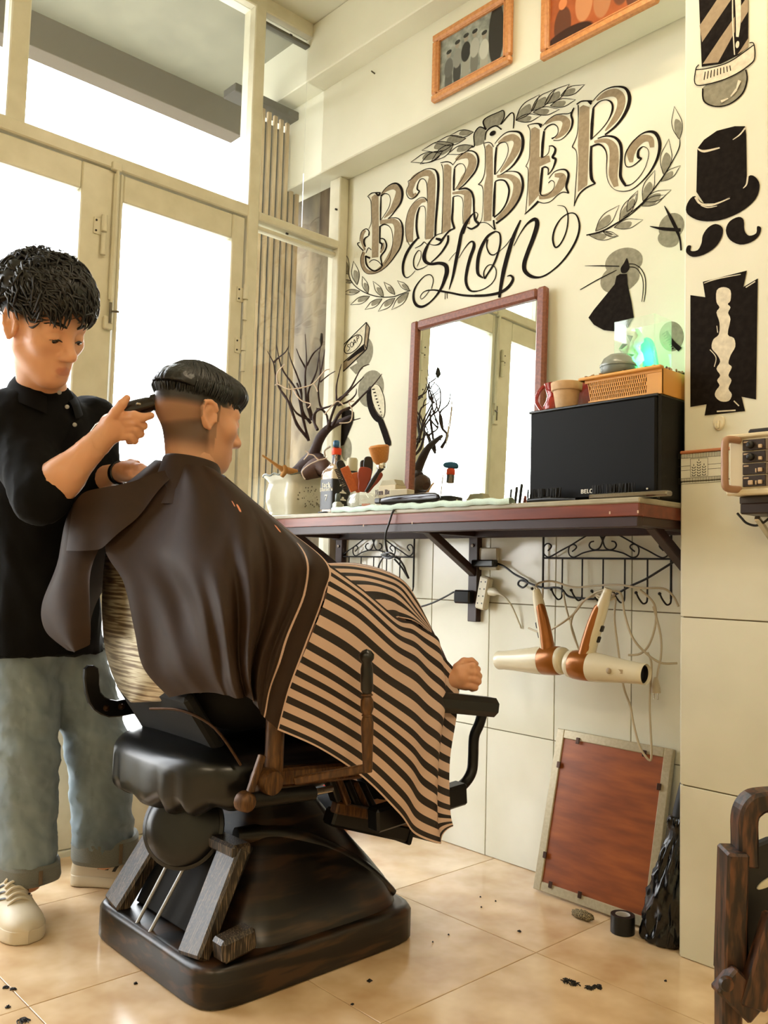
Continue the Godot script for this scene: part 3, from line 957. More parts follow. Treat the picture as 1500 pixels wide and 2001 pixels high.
	st([372, 785, 480, 755, 590, 772, 660, 850, 677, 980, 667, 1150, 667, 1280, 725, 1380], [10, 20, 32, 40, 38, 36, 42, 34])
	st([715, 1388, 800, 1370, 900, 1280, 980, 1150, 1022, 1000, 1010, 920, 950, 890, 895, 940, 890, 1020, 935, 1042], [26, 10, 9, 8, 8, 8, 10, 28, 40, 20])
	st([285, 895, 380, 860, 450, 900, 490, 1000, 485, 1200, 510, 1340, 580, 1430, 680, 1460, 800, 1440, 920, 1350, 1050, 1200, 1140, 1020, 1165, 850, 1120, 730, 1040, 698, 930, 730, 820, 830, 740, 950, 718, 1060, 745, 1145, 830, 1130, 935, 1040], [20, 26, 20, 14, 9, 8, 7, 10, 12, 14, 22, 34, 44, 46, 30, 14, 12, 14, 14, 14, 12, 16])
	finish("letter", "painted capital R with a curled tail", mu)
	# ---- the word under it, in script
	crop = "S"
	st([690, 298, 600, 330, 500, 430, 430, 560, 400, 680, 430, 765, 520, 800, 650, 785, 750, 820, 772, 920, 740, 1040, 690, 1170, 610, 1300, 500, 1420, 380, 1492, 280, 1470, 230, 1370, 240, 1230, 310, 1100, 420, 990, 510, 978, 552, 1060, 520, 1205], [10, 14, 24, 50, 66, 56, 44, 50, 70, 72, 60, 44, 30, 26, 40, 50, 40, 30, 20, 14, 16, 14, 10])
	st([792, 330, 785, 440, 700, 590, 600, 700, 515, 772], [34, 36, 30, 24, 16])
	st([480, 470, 570, 492, 660, 462, 740, 345, 820, 250, 905, 212], [10, 14, 30, 24, 20, 10])
	st([590, 385, 650, 400, 700, 420], [30, 50, 40])
	st([480, 1240, 430, 1310, 365, 1368, 340, 1330, 390, 1258, 480, 1222], [10, 10, 10, 10, 14, 18])
	st([430, 1235, 560, 1222, 700, 1245, 850, 1272, 1050, 1310, 1300, 1318, 1480, 1302], [18, 24, 34, 34, 36, 36, 34])
	st([300, 378, 200, 490, 110, 640, 60, 800, 62, 950, 110, 1020, 180, 990, 260, 905], [26, 40, 44, 40, 34, 20, 9, 7])
	st([350, 592, 300, 585, 240, 690, 232, 820, 280, 888, 370, 870, 462, 820], [8, 12, 18, 20, 22, 14, 8])
	st([350, 592, 345, 700, 285, 838], [9, 9, 7])
	st([1190, -10, 1080, 130, 1010, 300, 970, 500, 920, 750, 870, 1000, 808, 1215], [14, 38, 52, 56, 52, 40, 10])
	st([965, 705, 1050, 560, 1140, 450, 1200, 440, 1212, 520, 1150, 700, 1100, 900, 1082, 1080, 1130, 1210, 1230, 1247, 1380, 1200, 1510, 1115], [9, 12, 20, 36, 52, 52, 50, 46, 40, 20, 12, 12])
	st([800, 750, 860, 670, 925, 605], [6, 9, 8])
	st([745, 1262, 742, 1372], 10)
	st([772, 1270, 780, 1362], 10)
	crop = "P"
	st([255, 490, 150, 560, 62, 720, 22, 880, 22, 1050, 92, 1112], [20, 34, 44, 46, 40, 18])
	st([250, 490, 312, 520, 322, 640, 290, 780, 232, 930, 150, 1060, 112, 1122], [16, 22, 26, 26, 26, 20, 26])
	st([150, 600, 140, 700, 182, 790, 240, 802, 302, 750], [24, 16, 20, 16, 8])
	st([112, 1125, 100, 1040, 150, 950, 220, 942, 265, 1010, 250, 1120, 170, 1220, 50, 1280, -60, 1287], [18, 16, 12, 12, 14, 12, 10, 12, 16])
	st([592, 340, 500, 550, 430, 770, 370, 1000, 332, 1200, 308, 1375], [20, 46, 56, 56, 46, 34])
	st([500, 685, 580, 530, 680, 390, 780, 330, 812, 400, 760, 580, 690, 760, 640, 920, 650, 1020, 730, 1090, 850, 1102, 980, 1040, 1130, 910, 1260, 740, 1350, 560, 1375, 400, 1330, 270, 1240, 250, 1130, 320, 1050, 450, 1020, 590, 1052, 702, 1120, 660, 1190, 520, 1220, 370, 1215, 240, 1170, 160, 1078, 146], [10, 12, 24, 50, 62, 58, 54, 56, 56, 46, 24, 20, 22, 26, 28, 26, 20, 14, 16, 22, 26, 24, 18, 18, 18, 16, 12, 4])
	st([305, 762, 400, 670, 472, 570], [8, 10, 8])
	st([-20, 1350, 150, 1342, 320, 1305, 430, 1230, 490, 1130, 460, 1080, 410, 1092], [34, 34, 40, 40, 36, 26, 8])
	crop = "RB"
	st([330, 1700, 380, 1560, 440, 1450, 510, 1388, 548, 1420, 520, 1520, 560, 1555], [34, 34, 26, 12, 12, 20, 20])
	st([395, 1605, 460, 1625, 530, 1585], 20)
	finish("script_word", "painted flowing script word shop", mu)
	# ---- leaves above the word
	crop = "top"
	for a in [[905, 355, 1100, 145], [1030, 280, 1228, 98], [1140, 225, 1342, 60], [1270, 155, 1465, 64], [905, 355, 1112, 315], [1045, 290, 1262, 266], [1185, 237, 1392, 186], [562, 450, 370, 478], [555, 560, 345, 632], [500, 500, 245, 540], [400, 545, 216, 692], [400, 545, 140, 600], [312, 602, 126, 712], [300, 625, 50, 696]]:
		lf(a[0], a[1], a[2], a[3], 0.15, 6.0)
	fi([640, 370, 672, 330, 760, 290, 805, 275, 810, 330, 780, 390, 700, 412, 655, 428], "shade", 3)
	st([665, 432, 640, 370, 672, 330, 760, 290, 805, 276, 810, 330, 780, 388], [14, 12, 8, 7, 9, 8, 8])
	fi([570, 560, 570, 470, 612, 415, 660, 430, 650, 510, 640, 545], "shade", 3)
	st([545, 572, 568, 560, 565, 470, 610, 410, 662, 428], [14, 9, 8, 10, 12])
	st([655, 515, 670, 440, 740, 400, 790, 430], [8, 10, 12, 12])
	oval(717, 460, 28, 18, -35, "over")
	st([785, 388, 860, 300, 890, 312, 885, 422], [8, 10, 10, 8])
	finish("laurel_branch", "painted leaves and knot above the word", mu)
	# ---- laurel on the right
	crop = "R"
	st([700, 1790, 940, 1610, 1200, 1280, 1340, 1050, 1412, 900, 1420, 800], [8, 14, 14, 12, 14, 9])
	for a in [[960, 1590, 1312, 1440], [950, 1585, 1102, 1190], [1180, 1335, 1428, 1130], [1215, 1250, 1280, 790], [1415, 800, 1350, 375], [745, 1720, 885, 1450]]:
		lf(a[0], a[1], a[2], a[3], 0.15, 8.0)
	crop = "spray"
	st([100, 530, 300, 482, 500, 372, 680, 258, 830, 120, 900, 40], [16, 24, 20, 12, 18, 12])
	for a in [[220, 480, 530, 140], [320, 492, 520, 545], [140, 535, 505, 545], [530, 345, 755, -10], [460, 432, 840, 330], [820, 150, 1140, 5]]:
		lf(a[0], a[1], a[2], a[3], 0.15, 8.0)
	finish("laurel_branch", "painted laurel branch curving up below the curled letter R", mu)
	# ---- laurel on the left
	crop = "laurel"
	st([185, 60, 200, 120, 250, 220, 266, 340, 258, 460, 300, 580, 400, 690, 560, 780, 750, 832, 960, 835, 1100, 792, 1262, 728], [8, 10, 10, 9, 12, 14, 14, 16, 16, 16, 16, 10])
	for a in [[395, 640, 335, 250], [572, 780, 478, 498], [825, 842, 652, 578], [1012, 800, 828, 590], [1252, 738, 1048, 568], [440, 740, 155, 775], [602, 822, 285, 965], [802, 862, 520, 1042], [1012, 852, 735, 1072], [1232, 762, 955, 1045], [322, 600, 160, 562]]:
		lf(a[0], a[1], a[2], a[3], 0.15, 9.0)
	fi([175, 280, 215, 250, 262, 340, 255, 450, 180, 400], "shade", 3)
	st([170, 400, 215, 450, 258, 465], 12)
	st([130, 1040, 175, 1090, 160, 1150], [4, 24, 8])
	finish("laurel_branch", "painted laurel branch beside the first letter B", mu)
	# ---- soap
	crop = "soap"
	oval(345, 590, 112, 195, 8, "shade")
	fi([150, 790, 235, 880, 330, 800, 300, 700], "shade")
	fi([75, 490, 370, 198, 342, 485, 45, 742], "pale")
	fi([370, 198, 412, 270, 375, 548, 342, 485], "fill")
	fi([45, 742, 342, 485, 372, 550, 70, 840], "fill")
	fi([110, 700, 335, 490, 350, 560, 250, 620, 140, 700], "over")
	st([75, 490, 370, 198], 12); st([370, 198, 412, 270], 10); st([412, 270, 375, 548], 12); st([372, 550, 70, 840], 14)
	st([70, 840, 45, 742], 12); st([45, 742, 75, 490], 9); st([370, 198, 342, 485], 10); st([45, 742, 342, 485], 12); st([342, 485, 375, 548], 10)
	var ov := []
	for i in 25:
		var q := Vector2(cos(TAU * i / 24.0) * 150, sin(TAU * i / 24.0) * 74).rotated(deg_to_rad(-48)) + Vector2(198, 485)
		ov.append_array([q.x, q.y])
	st(ov, 12)
	st([150, 488, 128, 492, 128, 515, 152, 525, 148, 552, 122, 578], 9)
	st([180, 455, 160, 480, 172, 520, 195, 510, 198, 470, 180, 455], 9)
	st([205, 500, 212, 420], 9); st([212, 420, 238, 470], 9); st([206, 475, 232, 452], 8)
	st([250, 450, 246, 380], 9); st([246, 385, 270, 375, 268, 405, 248, 418], 9)
	finish("soap_drawing", "painted bar of soap reading SOAP", mu)
	# ---- hair brush
	oval(430, 1065, 165, 245, 12, "shade")
	fi([470, 1000, 540, 1020, 600, 1180, 612, 1350, 592, 1442, 500, 1360, 450, 1210, 438, 1060], "pale", 4)
	fi([425, 1030, 385, 1080, 372, 1180, 392, 1320, 440, 1430, 500, 1495, 545, 1500, 575, 1450, 520, 1400, 460, 1290, 436, 1170, 432, 1080], "over", 4)
	st([470, 1000, 540, 1030, 600, 1180, 612, 1350, 592, 1442], 8)
	for k in 9:
		st([445 + k * 15, 1075 + k * 42, 480 + k * 12, 1070 + k * 42], 15, "over")
	st([470, 1010, 420, 1060, 436, 1170, 470, 1290, 520, 1385, 590, 1450], 7)
	fi([520, 1505, 585, 1455, 640, 1600, 692, 1755, 690, 1800, 645, 1822, 612, 1775, 560, 1620], "over", 0)
	st([595, 1500, 640, 1640, 672, 1780], [16, 20, 14], "over")
	finish("brush_drawing", "painted hair brush below the soap", mu)
	crop = "soap"
	fi([-20, 1450, 40, 1360, 140, 1335, 205, 1370, 208, 1450, 180, 1540, 75, 1800, -30, 1830], "over", 0)
	oval(110, 1850, 70, 160, 0, "shade")
	oval(118, 1460, 16, 16, 0, "over")
	finish("razor_drawing", "painted dark straight razor behind the branches", mu)
	# ---- scissors and spray bottle
	crop = "spray"
	oval(1210, 420, 155, 190, 35, "shade"); oval(1170, 580, 140, 110, 10, "shade")
	st([1118, 148, 1200, 300, 1290, 480], [8, 44, 50]); st([928, 415, 1100, 448, 1330, 462], [8, 44, 46]); st([1280, 470, 1320, 580, 1335, 730], [44, 26, 20])
	finish("scissors_drawing", "painted open scissors beside the column", mu)
	oval(590, 880, 250, 180, -18, "shade"); oval(540, 1090, 270, 185, -25, "shade")
	st([80, 930, 300, 930, 530, 936], [4, 16, 12]); st([20, 1242, 250, 1110, 495, 986], [10, 14, 8])
	fi([630, 828, 655, 900, 662, 960, 622, 1020, 562, 1022, 548, 962, 590, 895], "line", 3)
	fi([600, 940, 640, 900, 645, 960, 610, 1000], "pale", 3)
	fi([492, 1065, 540, 1035, 632, 1035, 640, 1170, 690, 1400, 720, 1600, 640, 1740, 480, 1785, 330, 1770, 200, 1700, 128, 1605, 200, 1500, 340, 1330, 470, 1170], "over")
	st([590, 1060, 580, 1150], [24, 26], "pale")
	st([660, 905, 740, 915, 820, 980, 868, 1090, 872, 1260, 850, 1400], [12, 12, 12, 12, 12, 10])
	st([655, 945, 740, 955, 800, 1020, 838, 1120, 840, 1260, 822, 1400], [10, 10, 10, 10, 10, 8])
	finish("spray_bottle_drawing", "painted dark spray bottle behind the clear box", mu)
	crop = "blade"
	oval(935, 622, 72, 88, 0, "shade")
	st([905, 590, 935, 650, 985, 700], [14, 26, 30], "over")
	for k in 8: st([898 + k * 7, 600 + k * 13, 880 + k * 8, 612 + k * 12], 7, "over")
	finish("comb_drawing", "painted comb on a grey disc behind the clear box", mu)
	build_column_paint()

func build_column_paint() -> void:
	var mu := thing("painted_mural", "barber pole, top hat, moustache and razor blade painted down the column", "mural", Vector3(COLUMN, 1.3, -1.0))
	wall_x = COLUMN + 0.010
	crop = "col"
	fi([158, -60, 548, -60, 545, 360, 470, 430, 330, 500, 182, 522], "over")
	for b in [[165, 200, 340, -60, 440, -60, 410, 0, 185, 330], [190, 500, 330, 290, 440, 130, 440, 250, 310, 488], [480, 60, 545, -40, 545, 90, 490, 180], [462, 425, 545, 300, 545, 370]]:
		var mb := layer("light")
		var a2 := pairs(b)
		var t := Geometry2D.triangulate_polygon(PackedVector2Array(a2))
		var k := mb.v.size()
		for p in a2:
			var c: Array = CROPS[crop]
			mb.vert(on_x(c[0] + p.x / c[2], c[1] + p.y / c[2], wall_x - 0.0023), Vector3.LEFT)
		for i in range(0, t.size(), 3): mb.tri(k + t[i], k + t[i + 1], k + t[i + 2])
	var taupe: MB = ink["light"]
	ink.erase("light")
	var g0 := part(taupe, "pole_stripe", grained("paint_taupe", Color(0.55, 0.47, 0.36), Color(0.62, 0.54, 0.42), 0.03, Vector3(3, 3, 3), 0.7), mu, "taupe stripes of the painted barber pole")
	g0.set_meta("label", "taupe stripes of the painted barber pole")
	fi([195, 680, 330, 630, 520, 540, 536, 620, 500, 730, 400, 812, 290, 830, 212, 800], "shade", 4)
	st([190, 690, 200, 790, 290, 832, 400, 812, 500, 730, 537, 620, 525, 545], [12, 12, 10, 10, 12, 12, 8])
	finish("barber_pole_drawing", "painted barber pole with a round foot", mu)
	crop = "col"
	fi([135, 545, 240, 532, 400, 482, 590, 350, 590, 470, 480, 560, 330, 630, 145, 667], "light")
	st([160, 505, 135, 545, 142, 665, 330, 630, 480, 560, 590, 470, 590, 345, 555, 335], 8, "over")
	st([135, 545, 240, 532, 400, 482, 590, 350], 8, "over")
	for k in 9: st([210 + k * 24, 560 - k * 6, 200 + k * 26, 625 - k * 9], 7, "over")
	finish("pole_ring_drawing", "painted pale ring of the barber pole", mu)
	crop = "col"
	st([425, -60, 425, 130, 430, 260, 440, 430], [8, 10, 10, 8], "light"); st([465, -60, 470, 150, 462, 290], [50, 40, 20], "light"); oval(463, 350, 14, 28, 10, "light")
	st([455, 700, 480, 630], [10, 26], "light"); st([335, 795, 390, 770], [20, 8], "light"); st([410, 755, 455, 700], [8, 20], "light")
	var gl: MB = ink["light"]
	ink = {}
	for i in gl.v.size(): gl.v[i].x -= 0.0012
	part(gl, "paint_highlight", grained("paint_light", Color(0.80, 0.76, 0.66), Color(0.9, 0.86, 0.76), 0.03, Vector3(3, 3, 3), 0.7), mu)
	# hat
	fi([148, 1160, 200, 1092, 300, 1022, 440, 986, 520, 986, 530, 1050, 535, 1400, 480, 1500, 300, 1590, 200, 1590, 140, 1500], "line", 0)
	fi([58, 1640, 80, 1570, 130, 1532, 200, 1592, 330, 1582, 480, 1480, 545, 1378, 600, 1382, 635, 1450, 600, 1560, 480, 1660, 320, 1722, 180, 1727, 90, 1690], "line", 3)
	st([148, 1160, 200, 1182, 322, 1155], [8, 20, 10], "light"); st([425, 1092, 480, 1052, 522, 1000], [5, 10, 12], "light")
	st([135, 1540, 170, 1590, 260, 1602, 402, 1550], [24, 16, 16, 5], "light"); st([175, 1605, 230, 1622, 302, 1610], [6, 9, 4], "light"); st([542, 1376, 532, 1440, 505, 1472], [14, 12, 5], "light")
	finish("hat_drawing", "painted black top hat", mu)
	fi([345, 1780, 340, 1850, 290, 1930, 200, 1990, 110, 2008, 60, 1970, 70, 1922, 100, 1922, 96, 1960, 150, 1955, 180, 1900, 190, 1840, 230, 1780, 290, 1750], "line", 3)
	fi([370, 1800, 400, 1730, 470, 1695, 510, 1720, 516, 1800, 552, 1842, 608, 1822, 614, 1770, 646, 1780, 630, 1840, 570, 1892, 480, 1912, 400, 1872], "line", 3)
	finish("moustache_drawing", "painted black moustache below the hat", mu)
	crop = "blade"
	fi([1045, 380, 1132, 392, 1118, 302, 1376, 236, 1356, 332, 1440, 282, 1430, 992, 1345, 976, 1366, 1060, 1128, 1086, 1140, 1020, 1045, 1036], "line")
	fi([1200, 352, 1240, 333, 1280, 352, 1280, 412, 1264, 432, 1280, 452, 1266, 484, 1280, 522, 1264, 610, 1300, 632, 1308, 682, 1282, 730, 1268, 780, 1288, 802, 1268, 850, 1286, 880, 1268, 928, 1288, 962, 1270, 1000, 1222, 1002, 1190, 972, 1195, 940, 1216, 910, 1202, 880, 1220, 850, 1198, 812, 1220, 770, 1202, 730, 1170, 690, 1180, 640, 1212, 610, 1216, 542, 1198, 482, 1216, 452, 1198, 420], "light", 3)
	st([1160, 700, 1195, 745, 1185, 800], 5, "light"); st([1200, 560, 1205, 600], 5, "light"); st([1125, 310, 1200, 285, 1340, 258], [4, 7, 4], "light"); st([1200, 1062, 1310, 1055], 8, "light"); st([1425, 300, 1370, 335], 6, "light"); st([1300, 1000, 1330, 1030], 7, "light")
	finish("razor_blade_drawing", "painted black double edged razor blade", mu)

# =========================================================== the counter
func wood_red() -> StandardMaterial3D:
	return grained("red_brown_wood", Color(0.36, 0.15, 0.08), Color(0.50, 0.235, 0.13), 0.02, Vector3(3, 3, 0.4), 0.35)
func build_counter() -> void:
	var t := thing("wall_counter", "long reddish brown counter on brackets below the mural", "counter", Vector3(2.04, 1.05, -1.9))
	var lam := grained("grey_laminate", Color(0.58, 0.55, 0.46), Color(0.64, 0.61, 0.52), 0.02, Vector3(2, 2, 2), 0.4)
	var steel := mat("oxide_steel", Color(0.17, 0.075, 0.05), 0.45)
	part(MB.new().span(Vector3(1.842, 1.104, -2.705), Vector3(2.241, TOP, -1.092), 0.003), "worktop", lam, t, "grey laminate worktop")
	part(MB.new().span(Vector3(1.843, 1.072, -2.70), Vector3(1.862, 1.104, -1.094), 0.002), "front_board", wood_red(), t, "red brown front board")
	part(MB.new().span(Vector3(1.862, 1.072, -1.113), Vector3(2.24, 1.104, -1.094), 0.002), "end_board", wood_red(), t)
	part(MB.new().span(Vector3(1.86, 1.092, -2.70), Vector3(2.24, 1.104, -1.113), 0.001), "underside", mat("plain_board", Color(0.4, 0.2, 0.12), 0.7), t)
	part(MB.new().span(Vector3(1.848, 1.046, -2.69), Vector3(1.872, 1.073, -1.10), 0.002), "front_rail", steel, t, "dark steel rail")
	part(MB.new().span(Vector3(2.205, 1.046, -2.69), Vector3(2.238, 1.073, -1.10), 0.002), "rear_rail", steel, t)
	part(MB.new().span(Vector3(1.872, 1.050, -1.125), Vector3(2.21, 1.073, -1.10), 0.002), "end_rail", steel, t)
	for z in [-1.942, -2.655, -1.145]:
		var b := part(MB.new().span(Vector3(2.213, 0.762, z - 0.02), Vector3(2.238, 1.07, z + 0.02), 0.002), "bracket", steel, t, "dark steel wall bracket")
		part(MB.new().bar(Vector3(2.222, 0.925, z), Vector3(1.99, 1.06, z), 0.028, 0.026, Vector3.BACK), "brace", steel, b)
		part(MB.new().span(Vector3(1.87, 1.05, z - 0.014), Vector3(2.215, 1.072, z + 0.014), 0.002), "arm", steel, b)
		var bolt := MB.new()
		bolt.lathe([Vector2(0, 0.006), Vector2(0.006, 0.005), Vector2(0.006, 0)], Transform3D(Basis(Vector3.BACK, Vector3.LEFT, Vector3.UP), Vector3(2.213, 1.02, z)), 8)
		part(bolt, "bolt", mat("bolt_steel", Color(0.45, 0.4, 0.35), 0.4, 0.8), b)
	# small pale nicks in the front board are chips of paint
	var ch := MB.new()
	for q in [[710, 1027], [805, 1022], [1191, 1002], [1246, 1000]]:
		var p := on_x(q[0], q[1], 1.8425)
		ch.box(p, Vector3(0.0012, 0.007, 0.004), Basis.IDENTITY, 0.0005)
	part(ch, "paint_chip", mat("chip", Color(0.8, 0.7, 0.6), 0.7), t, "pale chips in the front board")

func dull(m: StandardMaterial3D, sp: float) -> StandardMaterial3D:
	m.metallic_specular = sp
	return m
func stand(px: float, x: float, y := -1.0) -> Vector3:
	var p := on_x(px, 960, x)
	return Vector3(x, TOP if y < 0.0 else y, p.z)
func up_at(p: Vector3, turn := 0.0) -> Transform3D:
	return Transform3D(Basis(Vector3.UP, turn), p)
func lettering(s: String, size: float, xf: Transform3D, called: String, m: Material, parent: Node3D, label := "", font := "Droid Sans", bold := true) -> MeshInstance3D:
	var tm := TextMesh.new()
	var f := SystemFont.new()
	f.font_names = PackedStringArray([font])
	f.font_weight = 700 if bold else 400
	tm.font = f
	tm.text = s
	tm.font_size = 64
	tm.pixel_size = size / 64.0
	tm.depth = 0.0015
	var o := MeshInstance3D.new()
	o.name = called
	o.mesh = tm
	tm.material = m
	var shift := Vector3.ZERO
	var p: Node = parent
	while p is Node3D and p != self:
		shift += p.position
		p = p.get_parent()
	o.transform = Transform3D(xf.basis, xf.origin - shift)
	parent.add_child(o, true)
	if label: o.set_meta("label", label)
	return o
# text facing the room from the mural side: reads along +z
func facing_room(p: Vector3) -> Transform3D:
	return Transform3D(Basis(Vector3.BACK, Vector3.UP, Vector3.LEFT), p)

func rounded_pot(mb: MB, c: Vector3, prof: Array, power: float, seg := 48, wave := 0.0) -> void:
	# rows of (half width, height); square-ish plan with softened corners
	var g := []
	for i in prof.size():
		var row := []
		for k in seg + 1:
			var a := TAU * k / seg
			var cc := cos(a)
			var ss := sin(a)
			var r := pow(pow(absf(cc), power) + pow(absf(ss), power), -1.0 / power)
			var y: float = prof[i].y
			if wave > 0.0 and i >= prof.size() - 3: y += wave * cos(a * 12.0)
			row.append(c + Vector3(cc * r * prof[i].x, y, ss * r * prof[i].x))
		g.append(row)
	mb.sheet(g, true)

func build_counter_goods() -> void:
	var rng := RandomNumberGenerator.new()
	rng.seed = 21
	# ---- planter with driftwood
	var pc := Vector3(1.958, TOP, -2.612)
	var pl := thing("planter", "square white ceramic planter with a scalloped rim holding branches", "planter", pc)
	var ceramic := grained("white_ceramic", Color(0.80, 0.79, 0.70), Color(0.84, 0.83, 0.75), 0.01, Vector3(1, 1, 1), 0.12)
	var pm := MB.new()
	rounded_pot(pm, pc, [Vector2(0.0, 0.0), Vector2(0.080, 0.0), Vector2(0.084, 0.006), Vector2(0.080, 0.018), Vector2(0.086, 0.03), Vector2(0.092, 0.06), Vector2(0.092, 0.09), Vector2(0.086, 0.118), Vector2(0.084, 0.128), Vector2(0.092, 0.14), Vector2(0.102, 0.150), Vector2(0.104, 0.154), Vector2(0.096, 0.152), Vector2(0.082, 0.135), Vector2(0.0, 0.13)], 5.0, 64, 0.004)
	part(pm, "pot", ceramic, pl)
	var rim := MB.new()
	var rp := []
	for k in 65:
		var a := TAU * k / 64
		var r := pow(pow(absf(cos(a)), 5.0) + pow(absf(sin(a)), 5.0), -0.2) * 0.103
		rp.append(pc + Vector3(cos(a) * r, 0.155 + 0.004 * cos(a * 12.0), sin(a) * r))
	rim.tube(rp, 0.0035, 6)
	part(rim, "rim", mat("rim_grey", Color(0.40, 0.42, 0.37), 0.3), pl, "grey green scalloped rim")
	var dots := MB.new()
	for k in 46:
		var q := Vector2(rng.randfn(0, 0.03), rng.randf_range(0.035, 0.115))
		dots.lathe([Vector2(0, 0.0006), Vector2(rng.randf_range(0.0012, 0.003), 0.0004), Vector2(0.0031, 0)], Transform3D(Basis(Vector3.RIGHT, Vector3.BACK, Vector3.DOWN), pc + Vector3(q.x, q.y, 0.0915)), 6)
	part(dots, "printed_dots", mat("grey_print", Color(0.42, 0.40, 0.33), 0.4), pl, "tiny printed grey flowers").set_meta("kind", "stuff")
	build_branches(pc)
	build_bottles(rng)
	build_comb_jar(rng)
	build_speaker_top(rng)
	# ---- mirror
	var mi := thing("wall_mirror", "tall mirror in a brown wooden frame standing on the counter", "mirror", Vector3(2.22, TOP, -1.96))
	var z0 := -2.272
	var z1 := -1.652
	var y1 := 1.858
	var fw := 0.036
	var lean := Basis(Vector3.BACK, 0.022)
	var low := Vector3(2.205, TOP + 0.001, -1.962)
	var wood := grained("mirror_wood", Color(0.40, 0.20, 0.12), Color(0.56, 0.32, 0.21), 0.03, Vector3(5, 5, 5), 0.4)
	var hh := (y1 - TOP) * 0.5
	var hw := (z1 - z0) * 0.5
	for e in [[Vector3(0, hh, -hw + fw * 0.5), Vector3(0.028, hh * 2, fw)], [Vector3(0, hh, hw - fw * 0.5), Vector3(0.028, hh * 2, fw)], [Vector3(0, hh * 2 - fw * 0.5, 0), Vector3(0.0275, fw, hw * 2 - fw * 2)], [Vector3(0, fw * 0.5, 0), Vector3(0.0275, fw, hw * 2 - fw * 2)]]:
		part(MB.new().box(low + lean.inverse() * e[0], e[1], lean.inverse(), 0.007), "frame_side", wood, mi)
	part(MB.new().box(low + lean.inverse() * Vector3(0.004, hh, 0), Vector3(0.006, hh * 2 - fw * 2 + 0.004, hw * 2 - fw * 2 + 0.004), lean.inverse(), 0.0005), "looking_glass", mat("mirror_silver", Color(0.93, 0.96, 0.94), 0.01, 1.0), mi, "clear reflecting glass")
	# ---- cloth along the counter edge
	var tw := MB.new()
	var g := []
	for i in 9:
		var row := []
		for k in 60:
			var u := k / 59.0
			var z := lerpf(on_x(652, 1000, 1.85).z, on_x(1000, 985, 1.85).z, u)
			var wv := 0.002 * sin(u * 31.0) + 0.0015 * sin(u * 77.0 + 1.0)
			var pr: Vector2 = [Vector2(1.863, 0.002), Vector2(1.861, 0.010), Vector2(1.856, 0.015), Vector2(1.848, 0.017), Vector2(1.838, 0.014), Vector2(1.836, 0.006), Vector2(1.838, -0.001), Vector2(1.842, -0.002), Vector2(1.85, 0.001)][i]
			row.append(Vector3(pr.x + wv * 0.6, TOP + maxf(pr.y + (wv if i > 0 else 0.0), 0.0015 if i < 4 else -0.003), z))
		g.append(row)
	tw.sheet(g)
	solo(tw, "hand_towel", grained("pale_towel", Color(0.72, 0.80, 0.75), Color(0.80, 0.87, 0.82), 0.05, Vector3(8, 8, 8), 0.95), "pale mint towel laid along the counter edge", "towel")
	# ---- hair clipper lying on the towel, its cord hanging over the edge
	var cl := thing("hair_clipper", "dark glossy hair clipper lying on the towel with its cord hanging", "clipper", stand(800, 1.88, TOP + 0.02))
	var ca := stand(748, 1.89, TOP + 0.032)
	var cb := stand(858, 1.89, TOP + 0.034)
	part(MB.new().tube(smooth([ca, ca.lerp(cb, 0.25), ca.lerp(cb, 0.6), ca.lerp(cb, 0.9), cb], 4), [0.012, 0.014, 0.016, 0.017, 0.0175, 0.018, 0.018, 0.018, 0.018, 0.018, 0.018, 0.018, 0.017, 0.016, 0.013, 0.010, 0.005], 12), "housing", mat("dark_gloss", Color(0.09, 0.035, 0.025), 0.15), cl)
	part(MB.new().box(ca + Vector3(0, 0.002, -0.012), Vector3(0.03, 0.018, 0.03), Basis.IDENTITY, 0.004), "blade_block", mat("black_plastic", Color(0.03, 0.03, 0.03), 0.3), cl)
	var cord := []
	for q in [[776, 985, 1.86], [766, 1003, 1.832], [760, 1022, 1.828], [753, 1045, 1.83], [754, 1068, 1.84], [757, 1082, 1.85], [748, 1090, 1.86], [740, 1105, 1.87], [738, 1120, 1.88]]: cord.append(on_x(q[0], q[1], q[2]))
	part(MB.new().tube(smooth(cord, 5), 0.0032, 8), "cord", mat("black_plastic", Color.BLACK), cl, "black cord")
	var knot := []
	for q in [[745, 1084, 1.85], [760, 1080, 1.842], [770, 1086, 1.85], [760, 1091, 1.845], [748, 1087, 1.85], [775, 1090, 1.86], [788, 1105, 1.87], [793, 1118, 1.88], [798, 1130, 1.89], [794, 1124, 1.885], [784, 1108, 1.875], [770, 1092, 1.86]]: knot.append(on_x(q[0], q[1], q[2]))
	part(MB.new().tube(smooth(knot, 5), 0.0032, 8), "cord", mat("black_plastic", Color.BLACK), cl, "knotted black cord")

